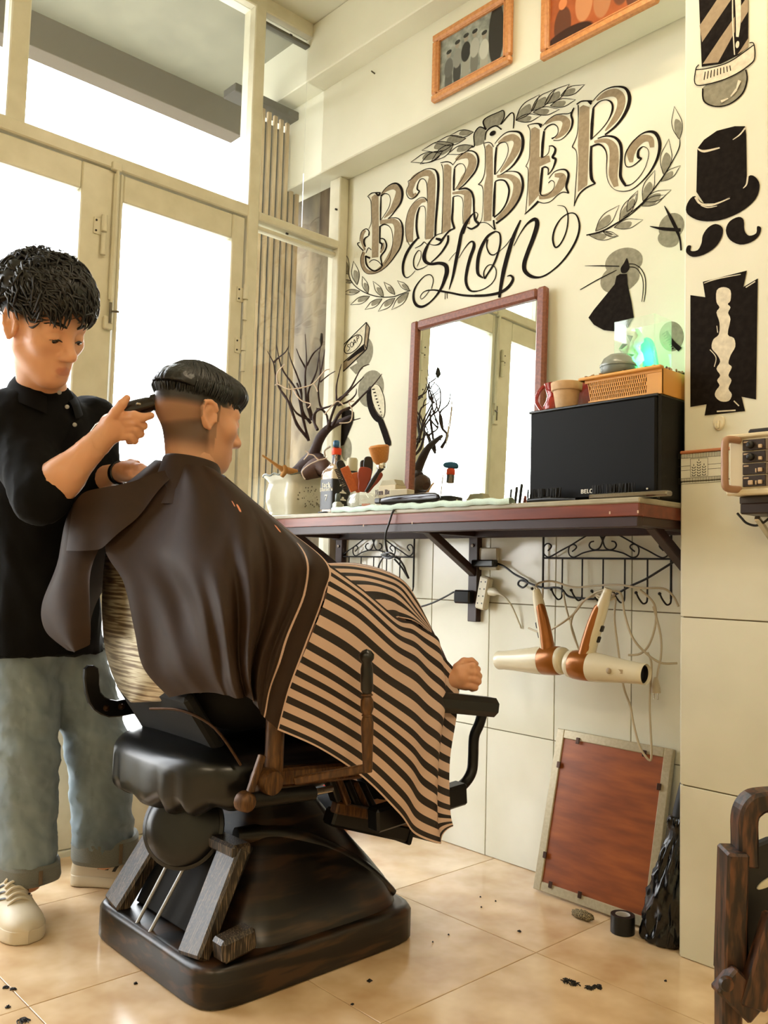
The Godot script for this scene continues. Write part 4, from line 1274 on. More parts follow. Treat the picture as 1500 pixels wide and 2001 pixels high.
func build_branches(pc: Vector3) -> void:
	var rng := RandomNumberGenerator.new()
	rng.seed = 5
	var t := thing("branch_bundle", "bundle of dark bare twigs and driftwood rising from the white planter", "branches", pc + Vector3(0, 0.13, 0))
	var bark := grained("dark_bark", Color(0.11, 0.05, 0.035), Color(0.24, 0.12, 0.08), 0.05, Vector3(6, 6, 6), 0.7)
	var e := func(x: float, y: float, d: float) -> Vector3: return at(500 + x / 3.75, 600 + y / 3.75, d)
	# heavy pieces, traced as (x, y, distance) in the crop
	var trunk := [[330, 1240, 3.20], [360, 1150, 3.19], [420, 1080, 3.17], [470, 960, 3.15], [540, 880, 3.13], [640, 830, 3.10], [700, 800, 3.08]]
	var p := []
	for q in trunk: p.append(e.call(q[0], q[1], q[2]))
	part(MB.new().tube(smooth(p, 4), [0.026, 0.027, 0.026, 0.025, 0.024, 0.024, 0.023, 0.022, 0.021, 0.020, 0.019, 0.018, 0.018, 0.017, 0.016, 0.015, 0.014, 0.013, 0.012, 0.011, 0.010, 0.009, 0.008, 0.007, 0.006], 10), "driftwood", bark, t)
	p = []
	for q in [[250, 1215, 3.22], [330, 1180, 3.2], [420, 1120, 3.17], [500, 1110, 3.15]]: p.append(e.call(q[0], q[1], q[2]))
	part(MB.new().tube(smooth(p, 4), [0.010, 0.013, 0.016, 0.02, 0.024, 0.028, 0.03, 0.031, 0.03, 0.028, 0.024, 0.018, 0.012], 10), "driftwood", bark, t)
	p = []
	for q in [[520, 1200, 3.12], [470, 1170, 3.14], [400, 1200, 3.15], [350, 1240, 3.16]]: p.append(e.call(q[0], q[1], q[2]))
	part(MB.new().tube(smooth(p, 4), [0.018, 0.026, 0.032, 0.036, 0.038, 0.039, 0.038, 0.036, 0.033, 0.03, 0.026, 0.022, 0.018], 10), "driftwood", grained("brown_bark", Color(0.2, 0.11, 0.06), Color(0.36, 0.22, 0.12), 0.05, Vector3(6, 6, 6), 0.6), t, "brown driftwood piece")
	p = []
	for q in [[45, 1085, 3.1], [110, 1130, 3.11], [180, 1180, 3.12], [220, 1195, 3.13], [300, 1210, 3.15]]: p.append(e.call(q[0], q[1], q[2]))
	part(MB.new().tube(smooth(p, 3), [0.003, 0.004, 0.004, 0.005, 0.006, 0.007, 0.009, 0.011, 0.012, 0.013, 0.012, 0.011, 0.010], 8), "dry_root", mat("straw_root", Color(0.66, 0.47, 0.24), 0.8), t, "straw coloured dry root")
	p = []
	for q in [[205, 1160, 3.12], [215, 1195, 3.12], [190, 1240, 3.13]]: p.append(e.call(q[0], q[1], q[2]))
	part(MB.new().tube(smooth(p, 3), [0.006, 0.008, 0.009, 0.010, 0.010, 0.009, 0.008], 8), "dry_root", mat("straw_root", Color.WHITE), t, "straw coloured dry root")
	var twigs := [
		[3.18, 0.0075, 380, 960, 300, 860, 240, 700, 170, 590, 140, 480, 128, 410, 85, 325],
		[3.20, 0.006, 385, 980, 340, 800, 300, 620, 200, 470, 170, 380, 150, 275],
		[3.20, 0.006, 400, 850, 340, 760, 330, 600, 300, 500, 260, 400, 240, 330],
		[3.16, 0.006, 410, 830, 370, 700, 360, 500, 370, 400, 360, 200],
		[3.16, 0.005, 410, 800, 380, 640, 440, 480, 455, 400, 470, 300],
		[3.19, 0.004, 365, 450, 320, 370, 295, 305],
		[3.15, 0.004, 372, 430, 420, 340, 480, 280, 488, 195],
		[3.14, 0.005, 510, 780, 470, 720, 455, 600, 470, 500, 465, 400, 460, 330],
		[3.14, 0.004, 468, 500, 485, 420, 505, 310],
		[3.12, 0.006, 520, 900, 590, 700, 640, 650, 700, 580, 770, 450, 830, 420],
		[3.10, 0.005, 580, 720, 660, 640, 740, 560, 790, 510],
		[3.12, 0.004, 590, 690, 590, 580, 610, 480, 625, 420],
		[3.08, 0.007, 560, 870, 620, 770, 700, 730, 790, 640, 860, 570, 922, 490],
		[3.12, 0.006, 450, 900, 420, 820, 450, 760, 560, 720, 610, 680, 680, 640],
		[3.14, 0.0045, 130, 405, 160, 375, 215, 330, 240, 285],
		[3.17, 0.0045, 400, 830, 300, 780, 250, 690, 255, 620, 240, 560],
		[3.12, 0.0045, 600, 720, 680, 690, 730, 640, 735, 600],
		[3.10, 0.003, 690, 835, 765, 815],
		[3.16, 0.003, 470, 550, 530, 500, 580, 470],
		[3.19, 0.004, 300, 560, 330, 640, 340, 720],
		[3.13, 0.004, 430, 860, 440, 760, 470, 740],
		[3.12, 0.005, 530, 900, 520, 800, 490, 760, 440, 740]]
	for w in twigs:
		var path := []
		var m: int = (w.size() - 2) / 2
		for i in m: path.append(e.call(w[2 + 2 * i], w[3 + 2 * i], w[0] + 0.02 * sin(i * 1.7 + w[0] * 50.0)))
		path = smooth(path, 4)
		var rr := []
		for i in path.size():
			rr.append(lerpf(w[1], 0.0014, float(i) / (path.size() - 1)) * (1.0 + 0.12 * sin(i * 2.1)))
		part(MB.new().tube(path, rr, 6), "twig", bark, t)
	# white wire twisted round the twigs
	var wire := mat("white_wire", Color(0.82, 0.74, 0.66), 0.5)
	for w in [[[360, 1055], [385, 1075], [350, 1120]], [[375, 1080], [420, 1085], [460, 1120], [520, 1105]], [[480, 1115], [400, 1150], [340, 1200], [345, 1240], [360, 1262]], [[140, 575], [160, 565], [230, 600], [270, 600], [340, 590], [420, 560], [500, 470], [540, 455]], [[160, 570], [150, 500], [180, 450], [210, 420]], [[270, 600], [300, 650], [340, 690], [400, 710], [380, 740]], [[420, 560], [440, 590], [450, 620]], [[500, 790], [560, 720], [600, 690], [640, 720]], [[610, 850], [690, 840], [705, 760], [680, 700], [720, 690]]]:
		var path2 := []
		for q in w: path2.append(e.call(q[0], q[1], 3.06))
		part(MB.new().tube(smooth(path2, 4), 0.0022, 6), "wire_tie", wire, t, "white wire tie")
	var lfm := MB.new()
	lfm.prism([Vector2(0, 0), Vector2(0.012, 0.02), Vector2(0.006, 0.05), Vector2(-0.004, 0.045), Vector2(-0.012, 0.02)], 0.002, Transform3D(Basis(Vector3.UP, 0.6), e.call(475, 285, 3.13)))
	part(lfm, "dry_leaf", mat("grey_leaf", Color(0.15, 0.15, 0.12), 0.8), t, "grey dry leaf")

func glass_mat(key: String, c: Color, a: float) -> StandardMaterial3D:
	var m := mat(key, Color(c.r, c.g, c.b, a), 0.03)
	m.transparency = BaseMaterial3D.TRANSPARENCY_ALPHA
	return m
func build_bottles(rng: RandomNumberGenerator) -> void:
	# square whisky bottle reused as a spray bottle
	var p := stand(655, 1.915)
	var t := thing("square_bottle", "square clear bottle with a black printed label and a blue spray head", "bottle", p)
	var body := MB.new()
	rounded_pot(body, p, [Vector2(0, 0.001), Vector2(0.036, 0.001), Vector2(0.040, 0.006), Vector2(0.040, 0.135), Vector2(0.037, 0.15), Vector2(0.026, 0.165), Vector2(0.015, 0.178), Vector2(0.0135, 0.21), Vector2(0.0, 0.21)], 7.0, 48)
	part(body, "glass_body", glass_mat("bottle_glass", Color(0.9, 0.75, 0.6), 0.25), t, "clear glass body")
	var lb := MB.new()
	rounded_pot(lb, p, [Vector2(0.0404, 0.016), Vector2(0.0412, 0.017), Vector2(0.0412, 0.120), Vector2(0.0404, 0.121)], 7.0, 48)
	var lab := part(lb, "label", mat("label_black", Color(0.03, 0.028, 0.025), 0.35), t, "black wrap label")
	var pw := mat("label_white", Color(0.82, 0.80, 0.72), 0.6)
	lettering("Jack", 0.022, facing_room(p + Vector3(-0.0415, 0.100, 0.0)), "print", pw, lab, "white lettering Jack", "Droid Serif")
	lettering("Daniel's", 0.017, facing_room(p + Vector3(-0.0415, 0.085, 0.0)), "print", pw, lab, "white lettering Daniel's", "Droid Serif")
	lettering("7", 0.03, facing_room(p + Vector3(-0.0415, 0.055, 0.0)), "print", pw, lab, "white numeral 7", "Droid Serif")
	var mo := MB.new()
	for k in 4:
		mo.prism([Vector2(-0.016, 0), Vector2(0.016, 0), Vector2(0.012, 0.005), Vector2(0.006, 0.006), Vector2(0.004, 0.013), Vector2(-0.004, 0.013), Vector2(-0.006, 0.006), Vector2(-0.012, 0.005)], 0.001, up_at(p + Vector3(0.0, 0.022 + 0.025 * k, 0.0416)))
	part(mo, "print", pw, lab, "white printed medallions")
	part(MB.new().lathe([Vector2(0.0145, 0.178), Vector2(0.0155, 0.18), Vector2(0.0155, 0.208), Vector2(0.013, 0.21)], up_at(p), 20), "neck_wrap", mat("label_black", Color.BLACK), t, "black neck wrap")
	part(MB.new().lathe([Vector2(0.016, 0.21), Vector2(0.0175, 0.212), Vector2(0.0175, 0.232), Vector2(0.012, 0.236), Vector2(0.0, 0.236)], up_at(p), 20), "collar", mat("orange_plastic", Color(0.86, 0.27, 0.10), 0.35), t, "orange screw collar")
	var sp := MB.new()
	sp.prism(smooth([Vector2(-0.024, 0.236), Vector2(-0.03, 0.248), Vector2(-0.022, 0.258), Vector2(0.0, 0.262), Vector2(0.024, 0.258), Vector2(0.032, 0.248), Vector2(0.02, 0.238)], 3, true), 0.022, up_at(p, 0.8), 0.004)
	part(sp, "spray_head", mat("blue_plastic", Color(0.10, 0.33, 0.47), 0.3), t, "blue spray head")
	part(MB.new().tube(smooth([p + Vector3(-0.02, 0.24, -0.012), p + Vector3(-0.03, 0.225, -0.03), p + Vector3(-0.024, 0.205, -0.034)], 4), 0.004, 8), "trigger", mat("pale_plastic", Color(0.7, 0.68, 0.62), 0.4), t, "pale trigger")
	# small square vial in front
	p = stand(660, 1.862)
	t = thing("small_vial", "small grey square vial standing in front of the black label bottle", "bottle", p)
	var vm := MB.new()
	rounded_pot(vm, p, [Vector2(0, 0.001), Vector2(0.013, 0.001), Vector2(0.014, 0.003), Vector2(0.014, 0.030), Vector2(0.009, 0.037), Vector2(0.0, 0.037)], 6.0, 32)
	part(vm, "vial_body", mat("vial_grey", Color(0.62, 0.62, 0.55), 0.25), t)
	part(MB.new().lathe([Vector2(0.008, 0.036), Vector2(0.009, 0.037), Vector2(0.009, 0.062), Vector2(0.006, 0.066), Vector2(0, 0.066)], up_at(p), 16), "cap", mat("vial_cap", Color(0.30, 0.33, 0.29), 0.3), t, "dark green cap")
	# folded spectacles-like wire clip lying on the edge
	p = stand(632, 1.866)
	var wp := []
	for k in 13: wp.append(p + Vector3(cos(TAU * k / 12.0) * 0.008, 0.004, sin(TAU * k / 12.0) * 0.022))
	solo(MB.new().tube(wp, 0.003, 6), "wire_ring", mat("dark_wire", Color(0.1, 0.1, 0.09), 0.4, 0.5), "flat dark wire ring at the foot of the bottle", "ring")
	# pale bottle at the back
	p = stand(686, 2.13)
	t = thing("aftershave_bottle", "pale bottle with a beige cap standing behind the combs", "bottle", p)
	part(MB.new().lathe([Vector2(0, 0.001), Vector2(0.03, 0.001), Vector2(0.032, 0.006), Vector2(0.032, 0.15), Vector2(0.024, 0.168), Vector2(0.02, 0.17)], up_at(p), 24), "bottle_body", glass_mat("pale_glass", Color(0.85, 0.84, 0.76), 0.45), t)
	part(MB.new().lathe([Vector2(0.021, 0.168), Vector2(0.022, 0.17), Vector2(0.022, 0.228), Vector2(0.018, 0.236), Vector2(0, 0.236)], up_at(p), 24), "cap", mat("beige_cap", Color(0.72, 0.68, 0.55), 0.4), t, "beige cap")
	part(MB.new().lathe([Vector2(0.0222, 0.178), Vector2(0.0226, 0.179), Vector2(0.0226, 0.184), Vector2(0.0222, 0.185)], up_at(p), 24), "cap_ring", mat("label_black", Color.BLACK), t, "dark ring round the cap")
	# white cartons
	p = stand(766, 1.985)
	t = thing("white_carton", "white carton printed Jim Beam beside the comb jar", "carton", p)
	part(MB.new().box(p + Vector3(0, 0.048, 0), Vector3(0.05, 0.095, 0.085), Basis.IDENTITY, 0.002), "carton_body", mat("carton_cream", Color(0.74, 0.68, 0.55), 0.7), t)
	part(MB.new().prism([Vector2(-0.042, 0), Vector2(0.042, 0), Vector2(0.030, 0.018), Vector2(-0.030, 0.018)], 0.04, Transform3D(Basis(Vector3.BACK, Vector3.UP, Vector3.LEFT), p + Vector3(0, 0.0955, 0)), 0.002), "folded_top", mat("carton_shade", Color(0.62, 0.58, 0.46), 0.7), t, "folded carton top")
	var brown := mat("brown_print", Color(0.22, 0.09, 0.05), 0.6)
	lettering("Jim Beam", 0.024, facing_room(p + Vector3(-0.0258, 0.072, 0.0)), "print", brown, t, "brown lettering Jim Beam", "Droid Serif")
	part(MB.new().lathe([Vector2(0, 0.0008), Vector2(0.012, 0.0006), Vector2(0.012, 0)], Transform3D(Basis(Vector3.BACK, Vector3.LEFT, Vector3.UP), p + Vector3(-0.0251, 0.045, 0)), 20), "print", brown, t, "round brown seal")
	p = stand(785, 1.945)
	t = thing("white_carton", "small plain white carton in front of the mirror frame", "carton", p)
	part(MB.new().box(p + Vector3(0, 0.037, 0), Vector3(0.045, 0.074, 0.07), Basis(Vector3.UP, 0.25), 0.002), "carton_body", mat("carton_white", Color(0.78, 0.74, 0.63), 0.7), t)
	part(MB.new().box(p + Vector3(-0.0225, 0.022, 0.002), Vector3(0.002, 0.022, 0.03), Basis(Vector3.UP, 0.25), 0.0005), "print", brown, t, "dark printed square")

func build_comb_jar(rng: RandomNumberGenerator) -> void:
	var p := stand(712, 1.925)
	var t := thing("comb_jar", "round clear glass jar holding combs and brushes", "jar", p)
	part(MB.new().lathe([Vector2(0, 0.001), Vector2(0.045, 0.001), Vector2(0.055, 0.012), Vector2(0.06, 0.035), Vector2(0.054, 0.058), Vector2(0.046, 0.066), Vector2(0.043, 0.066), Vector2(0.051, 0.055), Vector2(0.056, 0.035), Vector2(0.05, 0.012), Vector2(0, 0.006)], up_at(p), 32), "jar_glass", glass_mat("jar_glass", Color(0.9, 0.92, 0.88), 0.12), t)
	var clips := [["silver", Color(0.7, 0.68, 0.62), 0.9], ["black", Color(0.06, 0.06, 0.06), 0.0], ["orange", Color(0.75, 0.35, 0.15), 0.0], ["blue grey", Color(0.2, 0.28, 0.36), 0.0], ["white", Color(0.8, 0.8, 0.76), 0.0], ["beige", Color(0.7, 0.58, 0.42), 0.0]]
	for k in 6:
		var a := TAU * k / 6.0
		var q := p + Vector3(cos(a) * 0.03, 0.018 + 0.004 * (k % 3), sin(a) * 0.03)
		var d := Vector3(rng.randf_range(-1, 1), rng.randf_range(-0.2, 0.5), rng.randf_range(-1, 1)).normalized() * 0.017
		solo(MB.new().bar(q - d, q + d, 0.010, 0.005, Vector3.UP, 0.0015), "hair_clip", mat("clip_" + clips[k][0], clips[k][1], 0.25, clips[k][2]), clips[k][0] + " hair clip lying in the glass jar", "clip", "clips in the glass jar")
	var orange := grained("comb_orange", Color(0.62, 0.28, 0.09), Color(0.75, 0.38, 0.14), 0.04, Vector3(6, 6, 6), 0.4)
	var c2 := func(x: float, y: float, d: float) -> Vector3: return at(620 + x / 5.77, 840 + y / 5.77, d)
	# wide comb leaning left
	var a0: Vector3 = c2.call(300, 420, 2.71)
	var a1: Vector3 = c2.call(420, 690, 2.71)
	var cm := thing("wide_comb", "wide orange brown comb leaning in the glass jar", "comb", a1)
	part(MB.new().bar(a0, a1, 0.028, 0.006, RIGHT, 0.002), "comb_back", orange, cm)
	var te := MB.new()
	for k in 14:
		var q2 := a0.lerp(a1, 0.05 + k * 0.065) - RIGHT * 0.014
		te.bar(q2, q2 - RIGHT * 0.018 - UPWARD * 0.006, 0.0045, 0.003, UPWARD, 0.0008)
	part(te, "teeth", mat("comb_dark", Color(0.13, 0.08, 0.06), 0.4), cm, "dark comb teeth")
	# paddle handles
	var spots := [[545, 420, 500, 690, 0.042, 0.012, "hair_brush", "flat red brown brush handle upright in the glass jar", Color(0.56, 0.20, 0.09)], [430, 480, 460, 700, 0.03, 0.012, "hair_brush", "pale orange brush handle beside the red brown one", Color(0.74, 0.38, 0.18)], [720, 480, 560, 700, 0.022, 0.01, "hair_brush", "slim red brown handle leaning right in the glass jar", Color(0.5, 0.19, 0.10)], [575, 300, 560, 680, 0.03, 0.01, "black_comb", "black comb behind the red brown brush handle", Color(0.05, 0.035, 0.03)], [515, 340, 530, 690, 0.022, 0.01, "black_comb", "dark brown comb behind the brush handles", Color(0.12, 0.05, 0.035)], [240, 345, 380, 690, 0.028, 0.008, "black_comb", "dark comb leaning far left over the wide comb", Color(0.06, 0.05, 0.045)]]
	for k in spots.size():
		var s: Array = spots[k]
		var d := 2.705 + 0.016 * k
		var u: Vector3 = c2.call(s[0], s[1], d)
		var w: Vector3 = c2.call(s[2], s[3], d)
		var ax := (u - w).normalized()
		var sd := (RIGHT - ax * RIGHT.dot(ax)).normalized()
		var L := u.distance_to(w)
		var ww: float = s[4]
		var o := thing(s[6], s[7], "comb" if s[6] == "black_comb" else "brush", w)
		part(MB.new().prism(smooth([Vector2(-ww * 0.25, 0), Vector2(-ww * 0.35, L * 0.35), Vector2(-ww * 0.5, L * 0.6), Vector2(-ww * 0.45, L * 0.93), Vector2(0, L), Vector2(ww * 0.45, L * 0.93), Vector2(ww * 0.5, L * 0.6), Vector2(ww * 0.35, L * 0.35), Vector2(ww * 0.25, 0)], 3, true), s[5], Transform3D(Basis(sd, ax, sd.cross(ax)), w), 0.002), "handle", mat("handle_%d" % k, s[8], 0.4), o)
	# neck duster: tan bristle head on a dark handle
	var h0: Vector3 = c2.call(545, 700, 2.66)
	var h1: Vector3 = c2.call(720, 420, 2.66)
	var ax2 := (h1 - h0).normalized()
	var nd := thing("neck_brush", "neck brush with flared tan bristles standing in the glass jar", "brush", h0)
	part(MB.new().tube([h0, h0.lerp(h1, 0.5), h0.lerp(h1, 0.8), h1], [0.005, 0.008, 0.006, 0.012], 12), "handle", mat("dark_handle", Color(0.08, 0.06, 0.05), 0.3), nd)
	var b2 := Basis(ax2.cross(RIGHT).cross(ax2).normalized(), ax2, ax2.cross(RIGHT).normalized() * -1.0)
	var up2 := Vector3(-0.2, 1, 0).normalized()
	part(MB.new().lathe([Vector2(0.014, -0.004), Vector2(0.015, 0.012), Vector2(0.013, 0.014)], Transform3D(Basis(Quaternion(Vector3.UP, up2)), h1), 16), "ferrule", mat("steel", Color(0.75, 0.72, 0.66), 0.2, 0.95), nd, "steel ferrule")
	part(MB.new().lathe([Vector2(0.013, 0.008), Vector2(0.024, 0.02), Vector2(0.030, 0.045), Vector2(0.033, 0.062), Vector2(0.026, 0.068), Vector2(0, 0.070)], Transform3D(Basis(Quaternion(Vector3.UP, up2)), h1), 20, 1.15, 0.75), "bristles", grained("tan_bristle", Color(0.62, 0.38, 0.15), Color(0.80, 0.56, 0.27), 0.08, Vector3(12, 3, 12), 0.8), nd, "tan bristles")

# =========================================================== loudspeaker and what stands on it
func build_speaker_top(rng: RandomNumberGenerator) -> void:
	var x0 := 1.932
	var za := on_x(1030, 890, x0).z
	var zb := on_x(1285, 870, x0).z
	var ytop := 1.388
	var sp := thing("loudspeaker", "large black loudspeaker box lying on the counter", "loudspeaker", Vector3(2.05, TOP, (za + zb) * 0.5))
	var vinyl := relief(dull(mat("black_vinyl", Color(0.02, 0.019, 0.017), 0.42), 0.35), "vinyl_grain", 0.25, 0.35)
	vinyl.uv1_triplanar = true
	vinyl.uv1_scale = Vector3(10, 10, 10)
	part(MB.new().span(Vector3(x0 + 0.012, TOP + 0.002, za), Vector3(2.19, ytop, zb), 0.006), "cabinet", vinyl, sp)
	part(MB.new().span(Vector3(x0, TOP + 0.012, za + 0.008), Vector3(x0 + 0.014, ytop - 0.008, zb - 0.006), 0.005), "grille", dull(mat("grille_cloth", Color(0.016, 0.015, 0.013), 0.6), 0.3), sp, "black grille cloth")
	for e in [[za + 0.002, zb, ytop - 0.006], [za + 0.002, zb, TOP + 0.006]]:
		part(MB.new().span(Vector3(x0 - 0.001, e[2] - 0.004, e[0]), Vector3(x0 + 0.014, e[2] + 0.004, e[1]), 0.003), "edge_strip", mat("edge_black", Color(0.05, 0.05, 0.045), 0.25), sp)
	var wp := mat("white_print", Color(0.85, 0.84, 0.8), 0.4)
	lettering("BELC", 0.0155, facing_room(Vector3(x0 - 0.001, on_x(1150, 960, x0).y, on_x(1146, 960, x0).z)), "badge", wp, sp, "white badge reading BELC")
	part(MB.new().lathe([Vector2(0, 0.002), Vector2(0.0022, 0.0015), Vector2(0.0025, 0)], Transform3D(Basis(Vector3.BACK, Vector3.LEFT, Vector3.UP), on_x(1264, 955, x0)), 10), "power_light", wp, sp, "tiny white dot")
	# brushes and a metal tray strip along the front of the speaker
	var bz := [[1032, 1095, 972, "black bristle brush lying before the loudspeaker end by the mirror"], [1158, 1240, 955, "black bristle brush lying before the loudspeaker badge"]]
	for e in bz:
		var p0 := on_x(e[0], e[2], 1.905)
		var p1 := on_x(e[1], e[2] - 5, 1.905)
		var b := thing("bristle_brush", e[3], "brush", Vector3(1.905, TOP, p0.z), "bristle brushes by the loudspeaker")
		part(MB.new().tube(smooth([Vector3(1.905, TOP + 0.010, p0.z), Vector3(1.905, TOP + 0.012, lerpf(p0.z, p1.z, 0.5)), Vector3(1.905, TOP + 0.010, p1.z), Vector3(1.905, TOP + 0.008, p1.z + 0.05)], 4), [0.008, 0.009, 0.009, 0.009, 0.009, 0.009, 0.009, 0.008, 0.007, 0.005, 0.005, 0.005, 0.005], 8), "back", mat("brush_back", Color(0.05, 0.045, 0.04), 0.3), b)
		var br := MB.new()
		for k in 60:
			var z := lerpf(p0.z, p1.z, rng.randf())
			var xx := 1.905 + rng.randf_range(-0.008, 0.008)
			br.bar(Vector3(xx, TOP + 0.016, z), Vector3(xx + rng.randf_range(-0.004, 0.004), TOP + 0.042, z + rng.randf_range(-0.004, 0.004)), 0.002, 0.002, Vector3.RIGHT, 0.0)
		part(br, "bristles", mat("bristle_black", Color(0.06, 0.055, 0.045), 0.7), b).set_meta("kind", "stuff")
	var tr := MB.new()
	tr.bar(on_x(1155, 975, 1.872) * Vector3(1, 0, 1) + Vector3(0, TOP + 0.008, 0), on_x(1308, 968, 1.872) * Vector3(1, 0, 1) + Vector3(0, TOP + 0.008, 0), 0.012, 0.03, Vector3.UP, 0.003)
	solo(tr, "metal_strip", mat("polished_steel", Color(0.55, 0.52, 0.48), 0.12, 0.95), "polished metal strip lying before the loudspeaker", "strip")
	var y := ytop + 0.001
	# ---- terracotta pot
	var cp := stand(1104, 1.99, y)
	var pot := thing("flower_pot", "small pale terracotta flower pot standing on the loudspeaker", "pot", cp)
	part(MB.new().lathe([Vector2(0, 0), Vector2(0.028, 0), Vector2(0.029, 0.003), Vector2(0.037, 0.052), Vector2(0.0415, 0.053), Vector2(0.0425, 0.055), Vector2(0.044, 0.075), Vector2(0.041, 0.077), Vector2(0.037, 0.072), Vector2(0.026, 0.01), Vector2(0, 0.008)], up_at(cp), 32), "pot_body", grained("pale_terracotta", Color(0.76, 0.62, 0.46), Color(0.82, 0.69, 0.53), 0.03, Vector3(4, 4, 4), 0.75), pot)
	# ---- red glass jug behind it
	var rp := stand(1083, 2.05, y)
	var jug := thing("red_jug", "red glass jug with a curved handle behind the terracotta pot", "jug", rp)
	var red := glass_mat("red_glass", Color(0.62, 0.13, 0.06), 0.75)
	part(MB.new().lathe([Vector2(0, 0), Vector2(0.026, 0), Vector2(0.034, 0.012), Vector2(0.036, 0.028), Vector2(0.028, 0.045), Vector2(0.024, 0.06), Vector2(0.03, 0.08), Vector2(0.034, 0.095), Vector2(0.031, 0.095), Vector2(0.021, 0.06), Vector2(0, 0.05)], up_at(rp), 24), "jug_body", red, jug)
	part(MB.new().tube(smooth([rp + Vector3(-0.01, 0.012, -0.034), rp + Vector3(-0.02, 0.05, -0.055), rp + Vector3(-0.01, 0.085, -0.045), rp + Vector3(0, 0.094, -0.03)], 5), 0.006, 8), "jug_handle", red, jug)
	rp = stand(1134, 2.07, y)
	solo(MB.new().lathe([Vector2(0, 0), Vector2(0.028, 0), Vector2(0.034, 0.012), Vector2(0.036, 0.05), Vector2(0.03, 0.075), Vector2(0.032, 0.09), Vector2(0.028, 0.09), Vector2(0, 0.06)], up_at(rp), 24), "red_vase", red, "red glass vase between the flower pot and the basket", "vase")
	# ---- plastic basket with slots
	var bz0 := on_x(1148, 784, 1.955).z
	var bz1 := -1.10
	var h := 0.068
	var bk := thing("plastic_basket", "orange yellow plastic basket with slotted sides on the loudspeaker", "basket", Vector3(2.04, y, (bz0 + bz1) * 0.5))
	var yl := mat("basket_yellow", Color(0.86, 0.62, 0.30), 0.35)
	var bx0 := 1.965
	var bx1 := 2.17
	part(MB.new().span(Vector3(bx0 + 0.004, y, bz0 + 0.004), Vector3(bx1 - 0.004, y + 0.006, bz1 - 0.004), 0.002), "basket_floor", yl, bk)
	# front wall: bars between staggered slots
	var lat := MB.new()
	var n := 27
	var s0 := bz0 + 0.004
	var s1 := bz1 - 0.045
	var step := (s1 - s0) / n
	for r in 5:
		var ya := y + 0.008 + r * 0.0098
		for k in n + 1:
			var zc := s0 + step * (k + (0.0 if r % 2 == 0 else 0.5))
			if zc > s1 + 0.001: continue
			lat.box(Vector3(bx0 - 0.006 * r * 0.22, ya + 0.0049, zc), Vector3(0.0025, 0.0098, step * 0.56), Basis.IDENTITY, 0.0004)
		lat.box(Vector3(bx0 - 0.006 * r * 0.22, ya, (s0 + s1) * 0.5), Vector3(0.0025, 0.0018, s1 - s0), Basis.IDENTITY, 0.0004)
	part(lat, "slotted_side", yl, bk, "side with rows of narrow slots")
	part(MB.new().span(Vector3(bx0 - 0.003, y, bz0 - 0.004), Vector3(bx0 + 0.002, y + 0.008, bz1), 0.001), "lower_band", yl, bk)
	part(MB.new().span(Vector3(bx0 - 0.008, y + 0.056, bz0 - 0.012), Vector3(bx0 - 0.003, y + h, bz1), 0.001), "upper_band", yl, bk)
	part(MB.new().span(Vector3(bx0 - 0.006, y, s1 + 0.002), Vector3(bx0 + 0.001, y + h - 0.004, bz1), 0.001), "corner_panel", yl, bk)
	part(MB.new().bar(Vector3(bx0, y + 0.03, bz0 - 0.002), Vector3(bx1, y + 0.03, bz0 - 0.002), 0.064, 0.003, Vector3(0, 1, -0.18)), "end_panel", yl, bk)
	part(MB.new().span(Vector3(bx1 - 0.004, y, bz0), Vector3(bx1, y + h - 0.004, bz1), 0.001), "rear_panel", yl, bk)
	part(MB.new().span(Vector3(bx0 - 0.006, y, bz1 - 0.003), Vector3(bx1, y + h, bz1), 0.001), "end_panel", yl, bk)
	var rm := MB.new()
	rm.bar(Vector3(bx0 - 0.010, y + h, bz0 - 0.024), Vector3(bx0 - 0.010, y + h, bz1 + 0.003), 0.020, 0.008, Vector3.RIGHT, 0.003)
	rm.bar(Vector3(bx1, y + h, bz0 - 0.024), Vector3(bx1, y + h, bz1 + 0.003), 0.020, 0.008, Vector3.RIGHT, 0.003)
	rm.bar(Vector3(bx0 - 0.018, y + h, bz0 - 0.018), Vector3(bx1, y + h, bz0 - 0.018), 0.020, 0.008, Vector3.BACK, 0.003)
	part(rm, "rim", yl, bk)
	# contents: a bed of dark seeds
	var seeds := MB.new()
	for k in 900:
		var q := Vector3(rng.randf_range(bx0 - 0.004, bx1 - 0.01), y + h + rng.randf_range(-0.004, 0.010), rng.randf_range(bz0 - 0.012, bz1 - 0.01))
		var d := Vector3(rng.randf_range(-1, 1), rng.randf_range(-0.4, 0.6), rng.randf_range(-1, 1)).normalized() * 0.005
		seeds.tint = [Color(0.02, 0.01, 0.006), Color(0.05, 0.02, 0.01), Color(0.35, 0.2, 0.11), Color(0.5, 0.36, 0.22)][rng.randi() % 4]
		seeds.bar(q - d, q + d, 0.006, 0.004, Vector3.UP, 0.0012)
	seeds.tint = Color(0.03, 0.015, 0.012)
	seeds.span(Vector3(bx0 + 0.006, y + 0.008, bz0 + 0.004), Vector3(bx1 - 0.005, y + h - 0.003, bz1 - 0.005))  # dark block added inside so the slots look shaded
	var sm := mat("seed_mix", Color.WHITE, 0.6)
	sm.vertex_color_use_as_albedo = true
	var so := solo(seeds, "potpourri", sm, "dark brown dried pods heaped over an added dark block in the yellow basket", "potpourri", "", true)
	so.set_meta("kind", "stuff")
	y += h + 0.008
	# ---- round grey box
	var gp := stand(1206, 2.0, y)
	var gb := thing("grey_bowl", "round grey plastic tub with a domed lid on the basket", "tub", gp)
